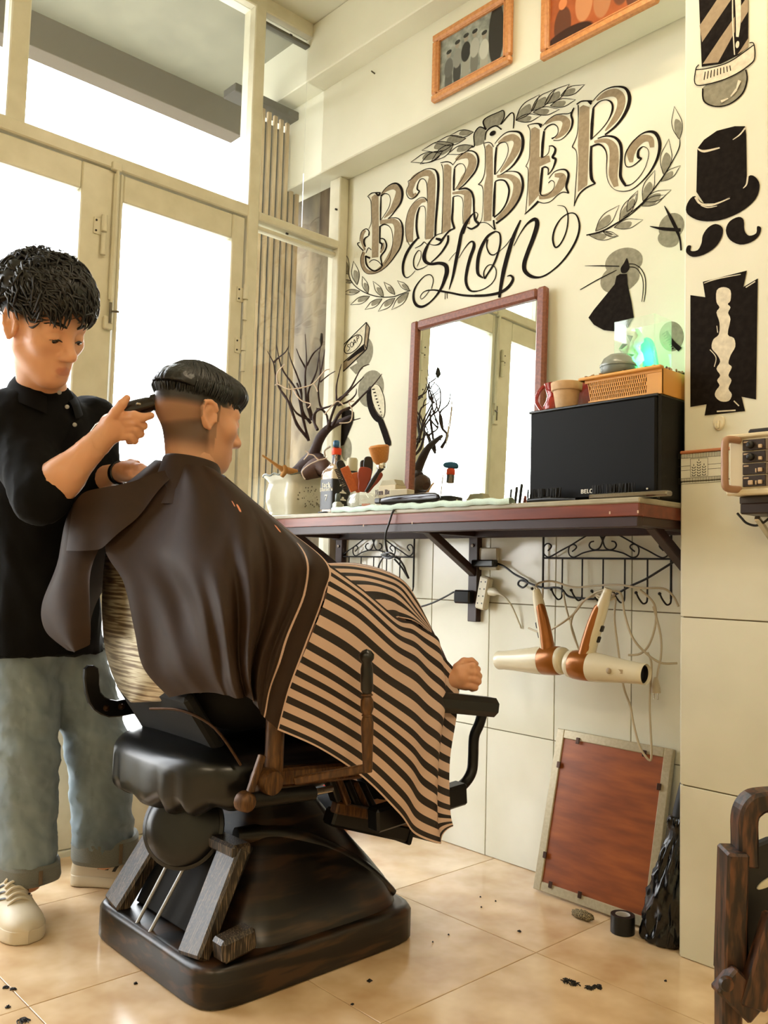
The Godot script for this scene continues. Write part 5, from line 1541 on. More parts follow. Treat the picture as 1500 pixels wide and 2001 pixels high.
	part(MB.new().lathe([Vector2(0, 0), Vector2(0.042, 0), Vector2(0.046, 0.004), Vector2(0.048, 0.022), Vector2(0.046, 0.024)], up_at(gp), 32), "tub", mat("grey_plastic", Color(0.42, 0.45, 0.42), 0.35), gb)
	part(MB.new().lathe([Vector2(0.049, 0.022), Vector2(0.0495, 0.027), Vector2(0.047, 0.03), Vector2(0.04, 0.044), Vector2(0.026, 0.054), Vector2(0, 0.058)], up_at(gp), 32), "domed_lid", mat("grey_lid", Color(0.52, 0.54, 0.50), 0.2), gb, "lighter grey domed lid")
	var rc := stand(1170, 2.06, y - 0.004)
	solo(MB.new().lathe([Vector2(0, 0), Vector2(0.022, 0), Vector2(0.022, 0.014), Vector2(0.019, 0.018), Vector2(0, 0.018)], up_at(rc), 20), "red_tin", mat("red_lid", Color(0.58, 0.22, 0.12), 0.4), "small red brown tin beside the grey tub", "tin")
	# ---- clear box lit green by a colour lamp
	var ap := Vector3(2.10, y, on_x(1255, 640, 2.10).z)
	var bxs := thing("acrylic_box", "clear acrylic box glowing green on top of the basket", "box", ap)
	var ac := glass_mat("acrylic", Color(0.86, 1.0, 0.9), 0.10)
	var bw := 0.062
	var bh := 0.168
	part(MB.new().span(ap + Vector3(-bw * 0.7, 0, -bw), ap + Vector3(-bw * 0.7 + 0.003, bh, bw), 0.0005), "pane", ac, bxs)
	part(MB.new().span(ap + Vector3(bw * 0.7, 0, -bw), ap + Vector3(bw * 0.7 + 0.003, bh, bw), 0.0005), "pane", ac, bxs)
	part(MB.new().span(ap + Vector3(-bw * 0.7, 0, -bw), ap + Vector3(bw * 0.7, bh, -bw + 0.003), 0.0005), "pane", ac, bxs)
	part(MB.new().span(ap + Vector3(-bw * 0.7, 0, bw - 0.003), ap + Vector3(bw * 0.7, bh, bw), 0.0005), "pane", ac, bxs)
	part(MB.new().span(ap + Vector3(-bw * 0.72, 0, -bw), ap + Vector3(bw * 0.72, 0.004, bw), 0.0005), "box_floor", mat("box_floor", Color(0.03, 0.1, 0.06), 0.3), bxs)
	var pa := MB.new()
	var pg := []
	for i in 9:
		var row := []
		for k in 9:
			row.append(ap + Vector3(-0.02 + 0.012 * sin(i * 1.9 + k) + 0.01 * cos(k * 2.3), 0.006 + i * 0.017, -0.055 + k * 0.0075 + 0.004 * sin(i * 2.2)))
		pg.append(row)
	pa.sheet(pg)
	part(pa, "crumpled_paper", mat("paper_white", Color(0.86, 0.87, 0.82), 0.8), bxs, "crumpled white paper inside")
	var lm := mat("led_glow", Color(0.1, 0.8, 0.6), 0.4)
	lm.emission_enabled = true
	lm.emission = Color(0.0, 0.85, 0.55)
	lm.emission_energy_multiplier = 0.9
	var led := thing("led_lamp", "small teal glowing lamp inside the clear acrylic box", "lamp", ap + Vector3(0.012, 0.004, 0.022))
	part(MB.new().prism(smooth([Vector2(-0.018, 0.0), Vector2(-0.024, 0.05), Vector2(-0.03, 0.10), Vector2(-0.012, 0.118), Vector2(0.006, 0.10), Vector2(0.018, 0.05), Vector2(0.02, 0.0)], 3, true), 0.022, Transform3D(Basis(Vector3.BACK, Vector3.UP, Vector3.LEFT), ap + Vector3(0.012, 0.005, 0.02)), 0.006), "glowing_shade", lm, led, "glowing teal shade")
	var ol := OmniLight3D.new()
	ol.name = "lamp_light"
	ol.light_color = Color(0.25, 1.0, 0.55)
	ol.light_energy = 0.02
	ol.light_size = 0.03
	ol.omni_range = 6.0
	ol.shadow_enabled = true
	led.add_child(ol, true)
	ol.position = Vector3(-0.03, 0.06, 0.0)

# =========================================================== things hanging below the counter and on the beam
func build_wall_hangings() -> void:
	var iron := mat("wrought_iron", Color(0.055, 0.03, 0.022), 0.5, 0.3)
	var x := 2.222
	var w := func(px: float, py: float) -> Vector3: return on_x(600 + px / 2.0, 950 + py / 2.0, x)
	var e8 := func(px: float, py: float) -> Vector3: return on_x(1150 + px / 6.0, 950 + py / 6.0, x)
	var zc: float = e8.call(162, 600).z
	var shift: float = on_x(808, 1090, x).z - on_x(1310, 1090, x).z
	for k in 2:
		var dz := Vector3(0, 0, shift * k)
		var t := thing("hook_rack", ["black wrought iron hook rack holding the two hair dryers", "black wrought iron hook rack behind the knotted cord"][k], "hook rack", Vector3(x, 0.95, zc) + dz, "wrought iron hook racks under the counter")
		var ybar: float = e8.call(500, 851).y
		var zl: float = w.call(922, 290).z
		var zr: float = e8.call(965, 850).z
		part(MB.new().tube([Vector3(x, ybar, zl) + dz, Vector3(x, ybar, zr) + dz], 0.0028, 8), "cross_bar", iron, t)
		part(MB.new().tube([Vector3(x, 1.05, zl) + dz, Vector3(x, 0.868, zl) + dz], 0.0034, 8), "side_bar", iron, t)
		part(MB.new().tube([Vector3(x, 1.05, zr) + dz, Vector3(x, 0.868, zr) + dz], 0.0034, 8), "side_bar", iron, t)
		var ring := []
		for i in 17: ring.append(e8.call(162 + 48 * cos(TAU * i / 16.0), 517 + 46 * sin(TAU * i / 16.0)) + dz)
		part(MB.new().tube(ring, 0.0024, 6), "ring", iron, t)
		var scrolls := [[162, 640, 185, 590, 225, 548, 265, 536, 300, 545, 430, 615, 560, 690, 700, 760, 820, 825, 880, 838, 935, 800, 945, 740, 925, 685, 880, 662, 838, 680, 830, 710, 875, 757],
			[162, 590, 165, 650, 190, 715, 225, 742, 265, 745, 305, 725, 322, 690, 305, 655, 268, 645],
			[162, 752, 215, 750, 280, 755, 400, 785, 470, 820, 520, 838, 570, 815, 588, 760, 575, 705, 530, 680, 490, 695, 488, 725, 538, 767]]
		for s in scrolls:
			var pr := []
			for i in range(0, s.size(), 2): pr.append(e8.call(s[i], s[i + 1]))
			for side in 2:
				var path := []
				for q in pr: path.append(Vector3(x, q.y, q.z if side == 0 else 2.0 * zc - q.z) + dz)
				part(MB.new().tube(smooth(path, 4), 0.0024, 6), "scroll", iron, t)
		for i in 7:
			var z := lerpf(zl, zr, i / 6.0)
			var q := Vector3(x, 0.868, z) + dz
			if i > 0 and i < 6: part(MB.new().tube([Vector3(x, ybar, z) + dz, q], 0.0024, 6), "bar", iron, t)
			var hk := part(MB.new().tube(smooth([q, q + Vector3(-0.004, -0.012, 0), q + Vector3(-0.016, -0.016, -0.004), q + Vector3(-0.028, -0.002, -0.010), q + Vector3(-0.034, 0.012, -0.014)], 4), 0.0026, 6), "hook", iron, t)
			part(MB.new().lathe([Vector2(0, -0.005), Vector2(0.004, -0.003), Vector2(0.005, 0), Vector2(0.004, 0.003), Vector2(0, 0.005)], up_at(q + Vector3(-0.035, 0.014, -0.015)), 10), "knob", iron, hk)
	# ---- two hair dryers hanging back to back
	var cream_pl := mat("dryer_cream", Color(0.84, 0.80, 0.68), 0.22)
	var gold := mat("dryer_gold", Color(0.60, 0.36, 0.13), 0.28, 0.35)
	var dark := mat("dryer_dark", Color(0.10, 0.09, 0.08), 0.4)
	var xd := 2.095
	var backs := [on_x(1107, 1291, xd), on_x(1108, 1296, xd)]
	var noz := [on_x(974, 1290, xd), on_x(1262, 1318, xd)]
	var tops := [on_x(1047, 1152, xd), on_x(1188, 1150, xd)]
	for k in 2:
		var b: Vector3 = backs[k]
		var ax: Vector3 = (noz[k] - b).normalized()
		var L: float = b.distance_to(noz[k])
		b += ax * 0.004
		L -= 0.004
		var t := thing("hair_dryer", ["cream and gold hair dryer hanging with its nozzle toward the chair", "cream and gold hair dryer hanging with its nozzle toward the column"][k], "hair dryer", b, "hair dryers hanging on the hook rack")
		var sd := Vector3.LEFT
		var xf := Transform3D(Basis(sd, ax, sd.cross(ax)), b)
		part(MB.new().lathe([Vector2(0, 0), Vector2(0.034, 0), Vector2(0.038, 0.004), Vector2(0.0395, 0.012), Vector2(0.0395, 0.018)], xf, 32), "rear_ring", cream_pl, t)
		part(MB.new().lathe([Vector2(0.0395, 0.0182), Vector2(0.0415, 0.022), Vector2(0.0425, 0.045), Vector2(0.042, 0.075), Vector2(0.041, 0.078)], xf, 32), "gold_band", gold, t, "gold band")
		part(MB.new().lathe([Vector2(0.0415, 0.078), Vector2(0.0405, 0.10), Vector2(0.036, 0.14), Vector2(0.031, 0.19), Vector2(0.0285, L - 0.02), Vector2(0.029, L - 0.003), Vector2(0.0275, L), Vector2(0.025, L - 0.004), Vector2(0.024, L - 0.05), Vector2(0.0, L - 0.05)], xf, 32), "barrel", cream_pl, t)
		part(MB.new().lathe([Vector2(0.0, L - 0.02), Vector2(0.0245, L - 0.02), Vector2(0.0247, L - 0.008)], xf, 24), "nozzle_grille", dark, t, "dark nozzle")
		var hb := b + ax * 0.062 + Vector3(0, 0.03, 0)
		var ht: Vector3 = tops[k]
		part(MB.new().tube(smooth([hb, hb.lerp(ht, 0.3), hb.lerp(ht, 0.7), hb.lerp(ht, 0.85), ht], 4), [0.026, 0.023, 0.021, 0.020, 0.0195, 0.019, 0.0185, 0.018, 0.0175, 0.017, 0.0165, 0.016, 0.015, 0.014, 0.013, 0.012, 0.011], 16), "handle", cream_pl, t)
		var off := -ax * 0.008 + Vector3.LEFT * 0.006
		part(MB.new().tube(smooth([hb + off + Vector3(0, -0.02, 0), hb.lerp(ht, 0.3) + off, hb.lerp(ht, 0.62) + off, hb.lerp(ht, 0.76) + off * 0.6], 4), [0.022, 0.021, 0.020, 0.019, 0.018, 0.0175, 0.017, 0.016, 0.0155, 0.015, 0.014, 0.011, 0.006], 14), "handle_inlay", gold, t, "gold inlay of the handle")
		for j in 5:
			var q := hb.lerp(ht, 0.84 + 0.035 * j)
			part(MB.new().lathe([Vector2(0.010, -0.003), Vector2(0.0155 - 0.0008 * j, -0.001), Vector2(0.0155 - 0.0008 * j, 0.001), Vector2(0.010, 0.003)], Transform3D(Basis(Quaternion(Vector3.UP, (ht - hb).normalized())), q), 14), "strain_relief", cream_pl, t)
		for j in 2:
			part(MB.new().box(hb.lerp(ht, 0.25 + 0.16 * j) + ax * 0.021, Vector3(0.012, 0.018, 0.008), Basis(Quaternion(Vector3.UP, (ht - hb).normalized())), 0.002), "switch", dark, t, "dark rocker switch")
		if k == 1:
			pass
			part(MB.new().box(b + ax * 0.185 + Vector3(-0.0305, 0.002, 0), Vector3(0.001, 0.011, 0.02), Basis.IDENTITY, 0.0), "print", mat("print_tan", Color(0.62, 0.54, 0.4), 0.5), t, "small tan printed panel")
			part(MB.new().lathe([Vector2(0, 0.001), Vector2(0.008, 0.0006), Vector2(0.0085, 0)], Transform3D(Basis(Vector3.BACK, Vector3.LEFT, Vector3.UP), b + ax * 0.155 + Vector3(-0.0352, 0.0, 0)), 16), "print", mat("print_tan", Color.WHITE), t, "round tan printed mark")
		var cords: Array = [[[890, 400, 0.10], [905, 378, 0.08], [960, 372, 0.05], [1040, 395, 0.04], [1130, 388, 0.04], [1220, 386, 0.05], [1300, 398, 0.05], [1390, 400, 0.04], [1430, 430, 0.02], [1450, 470, 0.02]], [[1145, 425, 0.07], [1090, 440, 0.06], [1040, 500, 0.07], [980, 545, 0.08], [920, 572, 0.08], [865, 555, 0.05]], [[1000, 415, 0.03], [1012, 480, 0.03], [1030, 540, 0.03], [1045, 590, 0.03], [1060, 640, 0.03]], [[920, 400, 0.10], [918, 440, 0.12], [905, 410, 0.11], [895, 395, 0.1]]]
		if k == 1: cords = [[[1175, 400, 0.08], [1120, 420, 0.07], [1060, 470, 0.06], [1030, 540, 0.05], [1058, 630, 0.04]], [[1180, 410, 0.08], [1225, 420, 0.07], [1240, 500, 0.06], [1270, 590, 0.06], [1320, 650, 0.06], [1380, 690, 0.05], [1445, 692, 0.02]], [[1300, 405, 0.06], [1355, 460, 0.05], [1360, 540, 0.05], [1335, 620, 0.05], [1300, 655, 0.05], [1255, 660, 0.05]], [[1352, 470, 0.05], [1380, 580, 0.05], [1382, 660, 0.05], [1370, 720, 0.05], [1364, 760, 0.05]], [[1205, 440, 0.05], [1200, 520, 0.05], [1215, 640, 0.05], [1235, 780, 0.05], [1262, 860, 0.05], [1275, 930, 0.05], [1300, 1020, 0.05], [1338, 1072, 0.05], [1345, 1030, 0.05], [1340, 930, 0.05], [1338, 830, 0.05], [1345, 700, 0.05], [1330, 650, 0.05]], [[1130, 425, 0.10], [1165, 436, 0.115], [1200, 425, 0.10], [1165, 415, 0.09], [1130, 430, 0.10], [1165, 448, 0.115], [1205, 435, 0.10]]]
		for c in cords:
			var path := []
			for q in c: path.append(on_x(600 + q[0] / 2.0, 950 + q[1] / 2.0, WALL - 0.012 - q[2]))
			part(MB.new().tube(smooth(path, 5), 0.0032, 8), "power_cord", mat("cream_cord", Color(0.72, 0.66, 0.54), 0.45), t, "cream power cord")
		if k == 1:
			var pq := on_x(1281, 1345, WALL - 0.062)
			part(MB.new().lathe([Vector2(0.004, 0.03), Vector2(0.008, 0.02), Vector2(0.013, 0.0), Vector2(0.013, -0.012), Vector2(0, -0.012)], up_at(pq), 14), "plug", mat("cream_cord", Color.WHITE), t, "cream two pin plug")
			for s in [-0.006, 0.006]: part(MB.new().tube([pq + Vector3(0, -0.012, s), pq + Vector3(0, -0.03, s)], 0.002, 6), "plug_pin", mat("steel", Color.WHITE), t, "steel pin")
	# ---- sockets, adapter, extension block
	var wpl := mat("socket_cream", Color(0.80, 0.77, 0.66), 0.35)
	var blk := mat("black_plastic", Color.BLACK)
	var so := thing("wall_socket", "cream wall socket behind the steel bracket", "socket", on_x(955, 1092, WALL))
	part(MB.new().box(on_x(955, 1092, WALL - 0.012), Vector3(0.02, 0.075, 0.085), Basis.IDENTITY, 0.004), "face_plate", wpl, so)
	part(MB.new().bar(on_x(925, 1101, WALL - 0.045), on_x(968, 1101, WALL - 0.045), 0.024, 0.03, Vector3.UP, 0.004), "plug", blk, so, "black plug")
	var ex := thing("extension_block", "cream extension socket block hanging beside the bracket", "socket", on_x(946, 1160, WALL - 0.03))
	var e0 := on_x(951, 1127, WALL - 0.035)
	var e1 := on_x(940, 1190, WALL - 0.035)
	part(MB.new().bar(e0, e1, 0.042, 0.028, Vector3.BACK, 0.005), "block_body", wpl, ex)
	var hl := MB.new()
	for i in 4:
		for s in [-0.009, 0.009]:
			var q := e0.lerp(e1, 0.16 + 0.22 * i) + Vector3(-0.0142, 0, s)
			hl.lathe([Vector2(0, 0.0008), Vector2(0.0026, 0.0006), Vector2(0.0028, 0)], Transform3D(Basis(Vector3.BACK, Vector3.LEFT, Vector3.UP), q), 8)
	part(hl, "pin_hole", blk, ex, "dark pin holes")
	part(MB.new().tube(smooth([on_x(958, 1156, WALL - 0.04), on_x(970, 1158, WALL - 0.045), on_x(985, 1166, WALL - 0.04), on_x(998, 1182, WALL - 0.03), on_x(1010, 1208, WALL - 0.02), on_x(1018, 1228, WALL - 0.012)], 5), [0.014, 0.014, 0.014, 0.014, 0.013, 0.010, 0.006, 0.004, 0.0034, 0.003, 0.003, 0.003, 0.003, 0.003, 0.003, 0.003, 0.003, 0.003, 0.003, 0.003, 0.003, 0.003, 0.003, 0.003, 0.003, 0.003], 8), "white_plug_lead", wpl, ex, "cream plug and lead")
	var ad := thing("power_adapter", "black square power adapter plugged in beside the bracket", "adapter", on_x(905, 1165, WALL - 0.04))
	part(MB.new().box(on_x(908, 1166, WALL - 0.045), Vector3(0.05, 0.045, 0.062), Basis(Vector3.UP, 0.2), 0.005), "adapter_body", blk, ad)
	var apth := []
	for q in [[886, 1157], [870, 1166], [845, 1178], [820, 1186], [790, 1192]]: apth.append(on_x(q[0], q[1], WALL - 0.05))
	part(MB.new().tube(smooth(apth, 4), 0.0032, 8), "lead", blk, ad, "black lead")
	var bl := []
	for q in [[968, 1100], [985, 1107], [1005, 1122], [1030, 1136], [1022, 1148], [1012, 1142], [1018, 1134], [1040, 1142], [1062, 1149], [1085, 1148], [1098, 1152], [1110, 1165], [1135, 1169], [1165, 1170], [1200, 1162], [1230, 1146], [1262, 1131], [1290, 1114], [1322, 1094], [1345, 1080]]: bl.append(on_x(q[0], q[1], WALL - 0.028))
	solo(MB.new().tube(smooth(bl, 5), 0.0034, 8), "black_cable", blk, "black cable looping from the socket along the hook rack", "cable")
	# ---- two framed photographs on the beam
	var fw := grained("orange_pine", Color(0.70, 0.45, 0.24), Color(0.83, 0.60, 0.37), 0.03, Vector3(4, 4, 4), 0.35)
	var xb := 2.117
	for k in 2:
		var z0: float = [on_x(842, 140, xb - 0.02).z, on_x(1054, 60, xb - 0.02).z][k]
		var z1: float = [on_x(996, 60, xb - 0.02).z, on_x(1283, 0, xb - 0.02).z][k]
		var y0: float = [on_x(842, 200, xb - 0.02).y, on_x(1050, 120, xb - 0.02).y][k]
		var y1: float = [on_x(840, 72, xb - 0.02).y, y0 + 0.29][k]
		var t := thing("picture_frame", ["orange wooden frame with a grey photograph of standing people", "orange wooden frame with a sepia photograph beside the grey one"][k], "picture", Vector3(xb, y0, (z0 + z1) * 0.5), "framed photographs on the beam")
		var f := 0.026
		for b in [[Vector3(xb - 0.022, y0, z0), Vector3(xb + 0.002, y0 + f, z1)], [Vector3(xb - 0.022, y1 - f, z0), Vector3(xb + 0.002, y1, z1)], [Vector3(xb - 0.0215, y0 + f, z0), Vector3(xb + 0.002, y1 - f, z0 + f)], [Vector3(xb - 0.0215, y0 + f, z1 - f), Vector3(xb + 0.002, y1 - f, z1)]]:
			part(MB.new().span(b[0], b[1], 0.006), "frame_side", fw, t)
		for b in [[Vector3(xb - 0.018, y0 + f, z0 + f), Vector3(xb - 0.004, y0 + f + 0.006, z1 - f)], [Vector3(xb - 0.018, y1 - f - 0.006, z0 + f), Vector3(xb - 0.004, y1 - f, z1 - f)], [Vector3(xb - 0.018, y0 + f, z0 + f), Vector3(xb - 0.004, y1 - f, z0 + f + 0.006)], [Vector3(xb - 0.018, y0 + f, z1 - f - 0.006), Vector3(xb - 0.004, y1 - f, z1 - f)]]:
			part(MB.new().span(b[0], b[1], 0.002), "inner_bead", fw, t)
		var im := photo_image(k)
		var m := mat("photo_%d" % k, Color.WHITE, 0.25)
		m.albedo_texture = ImageTexture.create_from_image(im)
		var ph := MB.new()
		ph.flat([Vector3(xb - 0.008, y1 - f, z0 + f), Vector3(xb - 0.008, y1 - f, z1 - f), Vector3(xb - 0.008, y0 + f, z1 - f), Vector3(xb - 0.008, y0 + f, z0 + f)], Vector3.LEFT, [Vector2(0, 0), Vector2(1, 0), Vector2(1, 1), Vector2(0, 1)])
		part(ph, "photograph", m, t, ["grey photograph of people in caps", "sepia photograph of seated people"][k])
	# nail in the beam and two white wall hooks
	var nail := on_x(732, 144, xb + 0.003)
	solo(MB.new().tube([nail, nail + Vector3(-0.018, 0.003, 0)], 0.003, 6), "nail", mat("dull_steel", Color.WHITE), "small dark nail in the beam beside the pictures", "nail")
	var hk := on_x(1405, 826, COLUMN + 0.010)
	var ht := thing("adhesive_hook", "small white adhesive hook under the painted razor blade", "hook", hk)
	part(MB.new().prism(smooth([Vector2(0, 0.018), Vector2(0.013, 0.012), Vector2(0.015, -0.004), Vector2(0.006, -0.018), Vector2(-0.006, -0.018), Vector2(-0.015, -0.004), Vector2(-0.013, 0.012)], 3, true), 0.006, Transform3D(Basis(Vector3.BACK, Vector3.UP, Vector3.LEFT), hk + Vector3(-0.003, 0, 0)), 0.002), "plate", mat("hook_white", Color(0.86, 0.82, 0.70), 0.3), ht)
	part(MB.new().tube(smooth([hk + Vector3(-0.006, 0.004, 0), hk + Vector3(-0.010, -0.012, 0), hk + Vector3(-0.018, -0.014, 0), hk + Vector3(-0.02, -0.004, 0)], 4), 0.004, 8), "hook_arm", mat("hook_white", Color.WHITE), ht)

# flat prints for the two photographs: tones and figures only
func photo_image(k: int) -> Image:
	var im := Image.create(192, 128, false, Image.FORMAT_RGB8)
	var rng := RandomNumberGenerator.new()
	rng.seed = 90 + k
	var nz := FastNoiseLite.new()
	nz.frequency = 0.03
	nz.seed = 3 + k
	for y in 128:
		for x in 192:
			var v := 0.5 + 0.18 * nz.get_noise_2d(x, y)
			im.set_pixel(x, y, Color(v * 1.05, v * 1.08, v) if k == 0 else Color(0.45 + v * 0.35, 0.2 + v * 0.25, 0.08 + v * 0.16))
	var blob := func(cx: float, cy: float, rx: float, ry: float, c: Color):
		for y in range(maxi(0, int(cy - ry)), mini(128, int(cy + ry) + 1)):
			for x in range(maxi(0, int(cx - rx)), mini(192, int(cx + rx) + 1)):
				var d := pow((x - cx) / rx, 2.0) + pow((y - cy) / ry, 2.0)
				if d < 1.0: im.set_pixel(x, y, im.get_pixel(x, y).lerp(c, clampf((1.0 - d) * 5.0, 0.0, 1.0)))
	if k == 0:
		blob.call(165, 60, 22, 75, Color(0.12, 0.1, 0.08))
		for p in [[30, 60, 0.35, 0.3], [55, 48, 0.5, 0.2], [80, 44, 0.1, 0.55], [105, 46, 0.62, 0.4], [132, 62, 0.7, 0.6]]:
			var s := Color(p[2], p[2], p[2] * 0.92)
			var l := Color(p[3], p[3], p[3] * 0.9)
			blob.call(p[0], p[1] + 50, 12, 34, l)
			blob.call(p[0], p[1] + 18, 14, 24, s)
			blob.call(p[0], p[1] - 14, 7, 9, Color(0.55, 0.52, 0.46))
			blob.call(p[0], p[1] - 20, 8, 5, Color(0.08, 0.08, 0.08))
	else:
		for p in [[28, 70, 0.2], [70, 50, 0.8], [105, 60, 0.7], [140, 55, 0.25], [165, 75, 0.2]]:
			var c := Color(0.25 + 0.6 * p[2], 0.1 + 0.5 * p[2], 0.05 + 0.35 * p[2])
			blob.call(p[0], p[1] + 26, 18, 34, c)
			blob.call(p[0], p[1] - 12, 9, 11, Color(0.8, 0.5, 0.3))
		blob.call(40, 122, 50, 18, Color(0.2, 0.08, 0.04))
	return im

# =========================================================== the barber chair
func streaked() -> StandardMaterial3D:   # dark paint brushed over brown wood
	return grained("streaked_wood", Color(0.035, 0.027, 0.02), Color(0.24, 0.155, 0.085), 0.012, Vector3(0.5, 5, 1.6), 0.33, 0.0, 0.6)
func worn_wood() -> StandardMaterial3D:
	return grained("worn_slat", Color(0.095, 0.072, 0.052), Color(0.46, 0.385, 0.295), 0.03, Vector3(13, 0.9, 13), 0.42, 0.0, 0.58)
func superloft(mb: MB, secs: Array, power: float, seg := 48) -> void:
	# sections: (centre x, y, centre z, half x, half z)
	var g := []
	for s in secs:
		var row := []
		for k in seg + 1:
			var a := TAU * k / seg
			var r := pow(pow(absf(cos(a)), power) + pow(absf(sin(a)), power), -1.0 / power)
			row.append(Vector3(s[0] + cos(a) * r * s[3], s[1], s[2] + sin(a) * r * s[4]))
		g.append(row)
	mb.sheet(g, true)
func build_chair() -> void:
	var t := thing("barber_chair", "heavy dark barber chair on a flared brown black wooden base", "chair", Vector3(1.31, 0, -1.845))
	var black := mat("chair_leather", Color(0.035, 0.032, 0.028), 0.28)
	var sw := streaked()
	var ww := worn_wood()
	var iron := mat("chair_iron", Color(0.055, 0.05, 0.045), 0.38, 0.4)
	var brass := grained("worn_brass", Color(0.16, 0.09, 0.04), Color(0.50, 0.34, 0.17), 0.04, Vector3(5, 0.8, 5), 0.4, 0.3)
	var cx := 1.305
	var cz := -1.845
	var pl := MB.new()
	superloft(pl, [[cx, 0.0, cz, 0.001, 0.001], [cx, 0.0, cz, 0.305, 0.272], [cx, 0.004, cz, 0.315, 0.28], [cx, 0.072, cz, 0.315, 0.28], [cx, 0.083, cz, 0.308, 0.273], [cx, 0.086, cz, 0.296, 0.262], [cx, 0.086, cz, 0.001, 0.001]], 9.0, 96)
	part(pl, "plinth", sw, t)
	var bell := MB.new()
	superloft(bell, [[1.35, 0.084, cz, 0.262, 0.258], [1.35, 0.10, cz, 0.258, 0.254], [1.352, 0.135, cz, 0.245, 0.228], [1.352, 0.18, cz, 0.215, 0.19], [1.348, 0.23, cz, 0.178, 0.152], [1.342, 0.28, cz, 0.142, 0.118], [1.336, 0.33, cz, 0.108, 0.092], [1.33, 0.37, cz, 0.088, 0.080], [1.33, 0.40, cz, 0.080, 0.076], [1.33, 0.402, cz, 0.001, 0.001]], 4.5, 72)
	part(bell, "flared_base", sw, t)
	# a moulded ridge on the near shoulder of the base
	part(MB.new().tube(smooth([Vector3(1.18, 0.285, -1.765), Vector3(1.30, 0.272, -1.745), Vector3(1.42, 0.222, -1.715), Vector3(1.52, 0.155, -1.67), Vector3(1.58, 0.10, -1.63)], 5), [0.02, 0.022, 0.024, 0.025, 0.026, 0.026, 0.026, 0.026, 0.026, 0.025, 0.025, 0.024, 0.024, 0.023, 0.022, 0.02, 0.018, 0.016, 0.013, 0.011, 0.008], 10), "moulding", sw, t)
	# leaning slats at the rear of the base, rods between them
	for e in [[-2.035, -2.0], [-1.665, -1.70]]:
		part(MB.new().bar(Vector3(1.015, 0.082, e[0]), Vector3(1.135, 0.285, e[1]), 0.082, 0.035, Vector3.BACK, 0.006), "rear_slat", ww, t, "worn leaning wooden slat")
	part(MB.new().bar(Vector3(1.13, 0.285, -2.04), Vector3(1.13, 0.285, -1.66), 0.05, 0.03, Vector3.RIGHT, 0.006), "rear_rail", ww, t)
	part(MB.new().bar(Vector3(1.035, 0.112, -1.60), Vector3(1.12, 0.125, -1.60), 0.05, 0.05, Vector3.UP, 0.008), "corner_block", ww, t)
	for e in [[-1.905, -1.885], [-1.842, -1.815]]:
		part(MB.new().tube([Vector3(1.005, 0.078, e[0]), Vector3(1.108, 0.272, e[1])], 0.0046, 10), "rod", mat("rod_steel", Color(0.62, 0.62, 0.62), 0.4, 0.6), t, "bright steel rod")
	part(MB.new().bar(Vector3(1.066, 0.088, cz), Vector3(1.165, 0.285, cz), 0.34, 0.012, Vector3.BACK, 0.002), "rear_panel", mat("matt_black", Color(0.02, 0.018, 0.016), 0.9), t)  # black sheet added to darken the opening behind the rods, where shade falls
	# round padded pedal cover
	var dn := Vector3(-0.72, 0.30, 0.62).normalized()
	var dx := Transform3D(Basis(Quaternion(Vector3.UP, dn)), Vector3(1.085, 0.308, -1.838))
	var disc := part(MB.new().lathe([Vector2(0, -0.05), Vector2(0.070, -0.05), Vector2(0.086, -0.03), Vector2(0.092, 0.0), Vector2(0.098, 0.006), Vector2(0.098, 0.014), Vector2(0.090, 0.018)], dx, 40), "round_cover", black, t, "round black padded cover")
	part(MB.new().lathe([Vector2(0.091, 0.014), Vector2(0.088, 0.022), Vector2(0.065, 0.031), Vector2(0.035, 0.035), Vector2(0, 0.036)], dx, 40), "pad", black, disc)
	part(MB.new().tube([Vector3(1.33, 0.36, cz), Vector3(1.33, 0.47, cz)], 0.062, 24), "pump_column", iron, t)
	# seat: deep leather cushion with gathers at the rear
	var seat := MB.new()
	var g := []
	var nu := 40
	var nv := 90
	for i in nu + 1:
		var th := -PI * 0.5 + PI * i / nu
		var row := []
		for k in nv + 1:
			var a := TAU * k / nv
			var ct := signf(cos(th)) * pow(absf(cos(th)), 0.45)
			var st2 := signf(sin(th)) * pow(absf(sin(th)), 0.75)
			var ca := signf(cos(a)) * pow(absf(cos(a)), 0.6)
			var sa := signf(sin(a)) * pow(absf(sin(a)), 0.6)
			var p := Vector3(1.235 + 0.275 * ct * ca, 0.462 + 0.068 * st2, cz + 0.262 * ct * sa)
			if ca < 0.0 and st2 < 0.25:
				var fold := 0.013 * sin(sa * 26.0 + 1.3 * sin(th * 2.0)) * (0.25 - st2) * clampf(-ca, 0.0, 1.0)
				p.x += fold * 0.8
				p.y += fold * 0.8
			if st2 < 0.0: p.y -= 0.034 * ct * maxf(0.0, -ca)
			row.append(p)
		g.append(row)
	seat.sheet(g, true)
	part(seat, "seat_cushion", black, t, "black leather seat gathered at the rear")
	# backrest: curved shell, worn silvery on its rear face
	var worn := grained("worn_shell", Color(0.36, 0.28, 0.20), Color(0.74, 0.70, 0.60), 0.02, Vector3(0.5, 11, 0.5), 0.3, 0.55, 0.45)
	var sh := MB.new()
	g = []
	for i in 29:
		var v := i / 28.0
		var row := []
		for k in 33:
			var u := k / 32.0 * 2.0 - 1.0
			var half := 0.262 * pow(1.0 - pow(absf(minf(v / 0.34, 1.0) - 1.0), 2.2), 0.5) if v < 0.34 else 0.262 * (1.0 - 0.12 * pow((v - 0.34) / 0.66, 3.0))
			half = maxf(half, 0.01)
			row.append(Vector3(0.962 - 0.028 * v + 0.075 * u * u * half / 0.262 - 0.02 * sin(v * PI), 0.60 + 0.42 * v, cz - 0.052 + u * half))
		g.append(row)
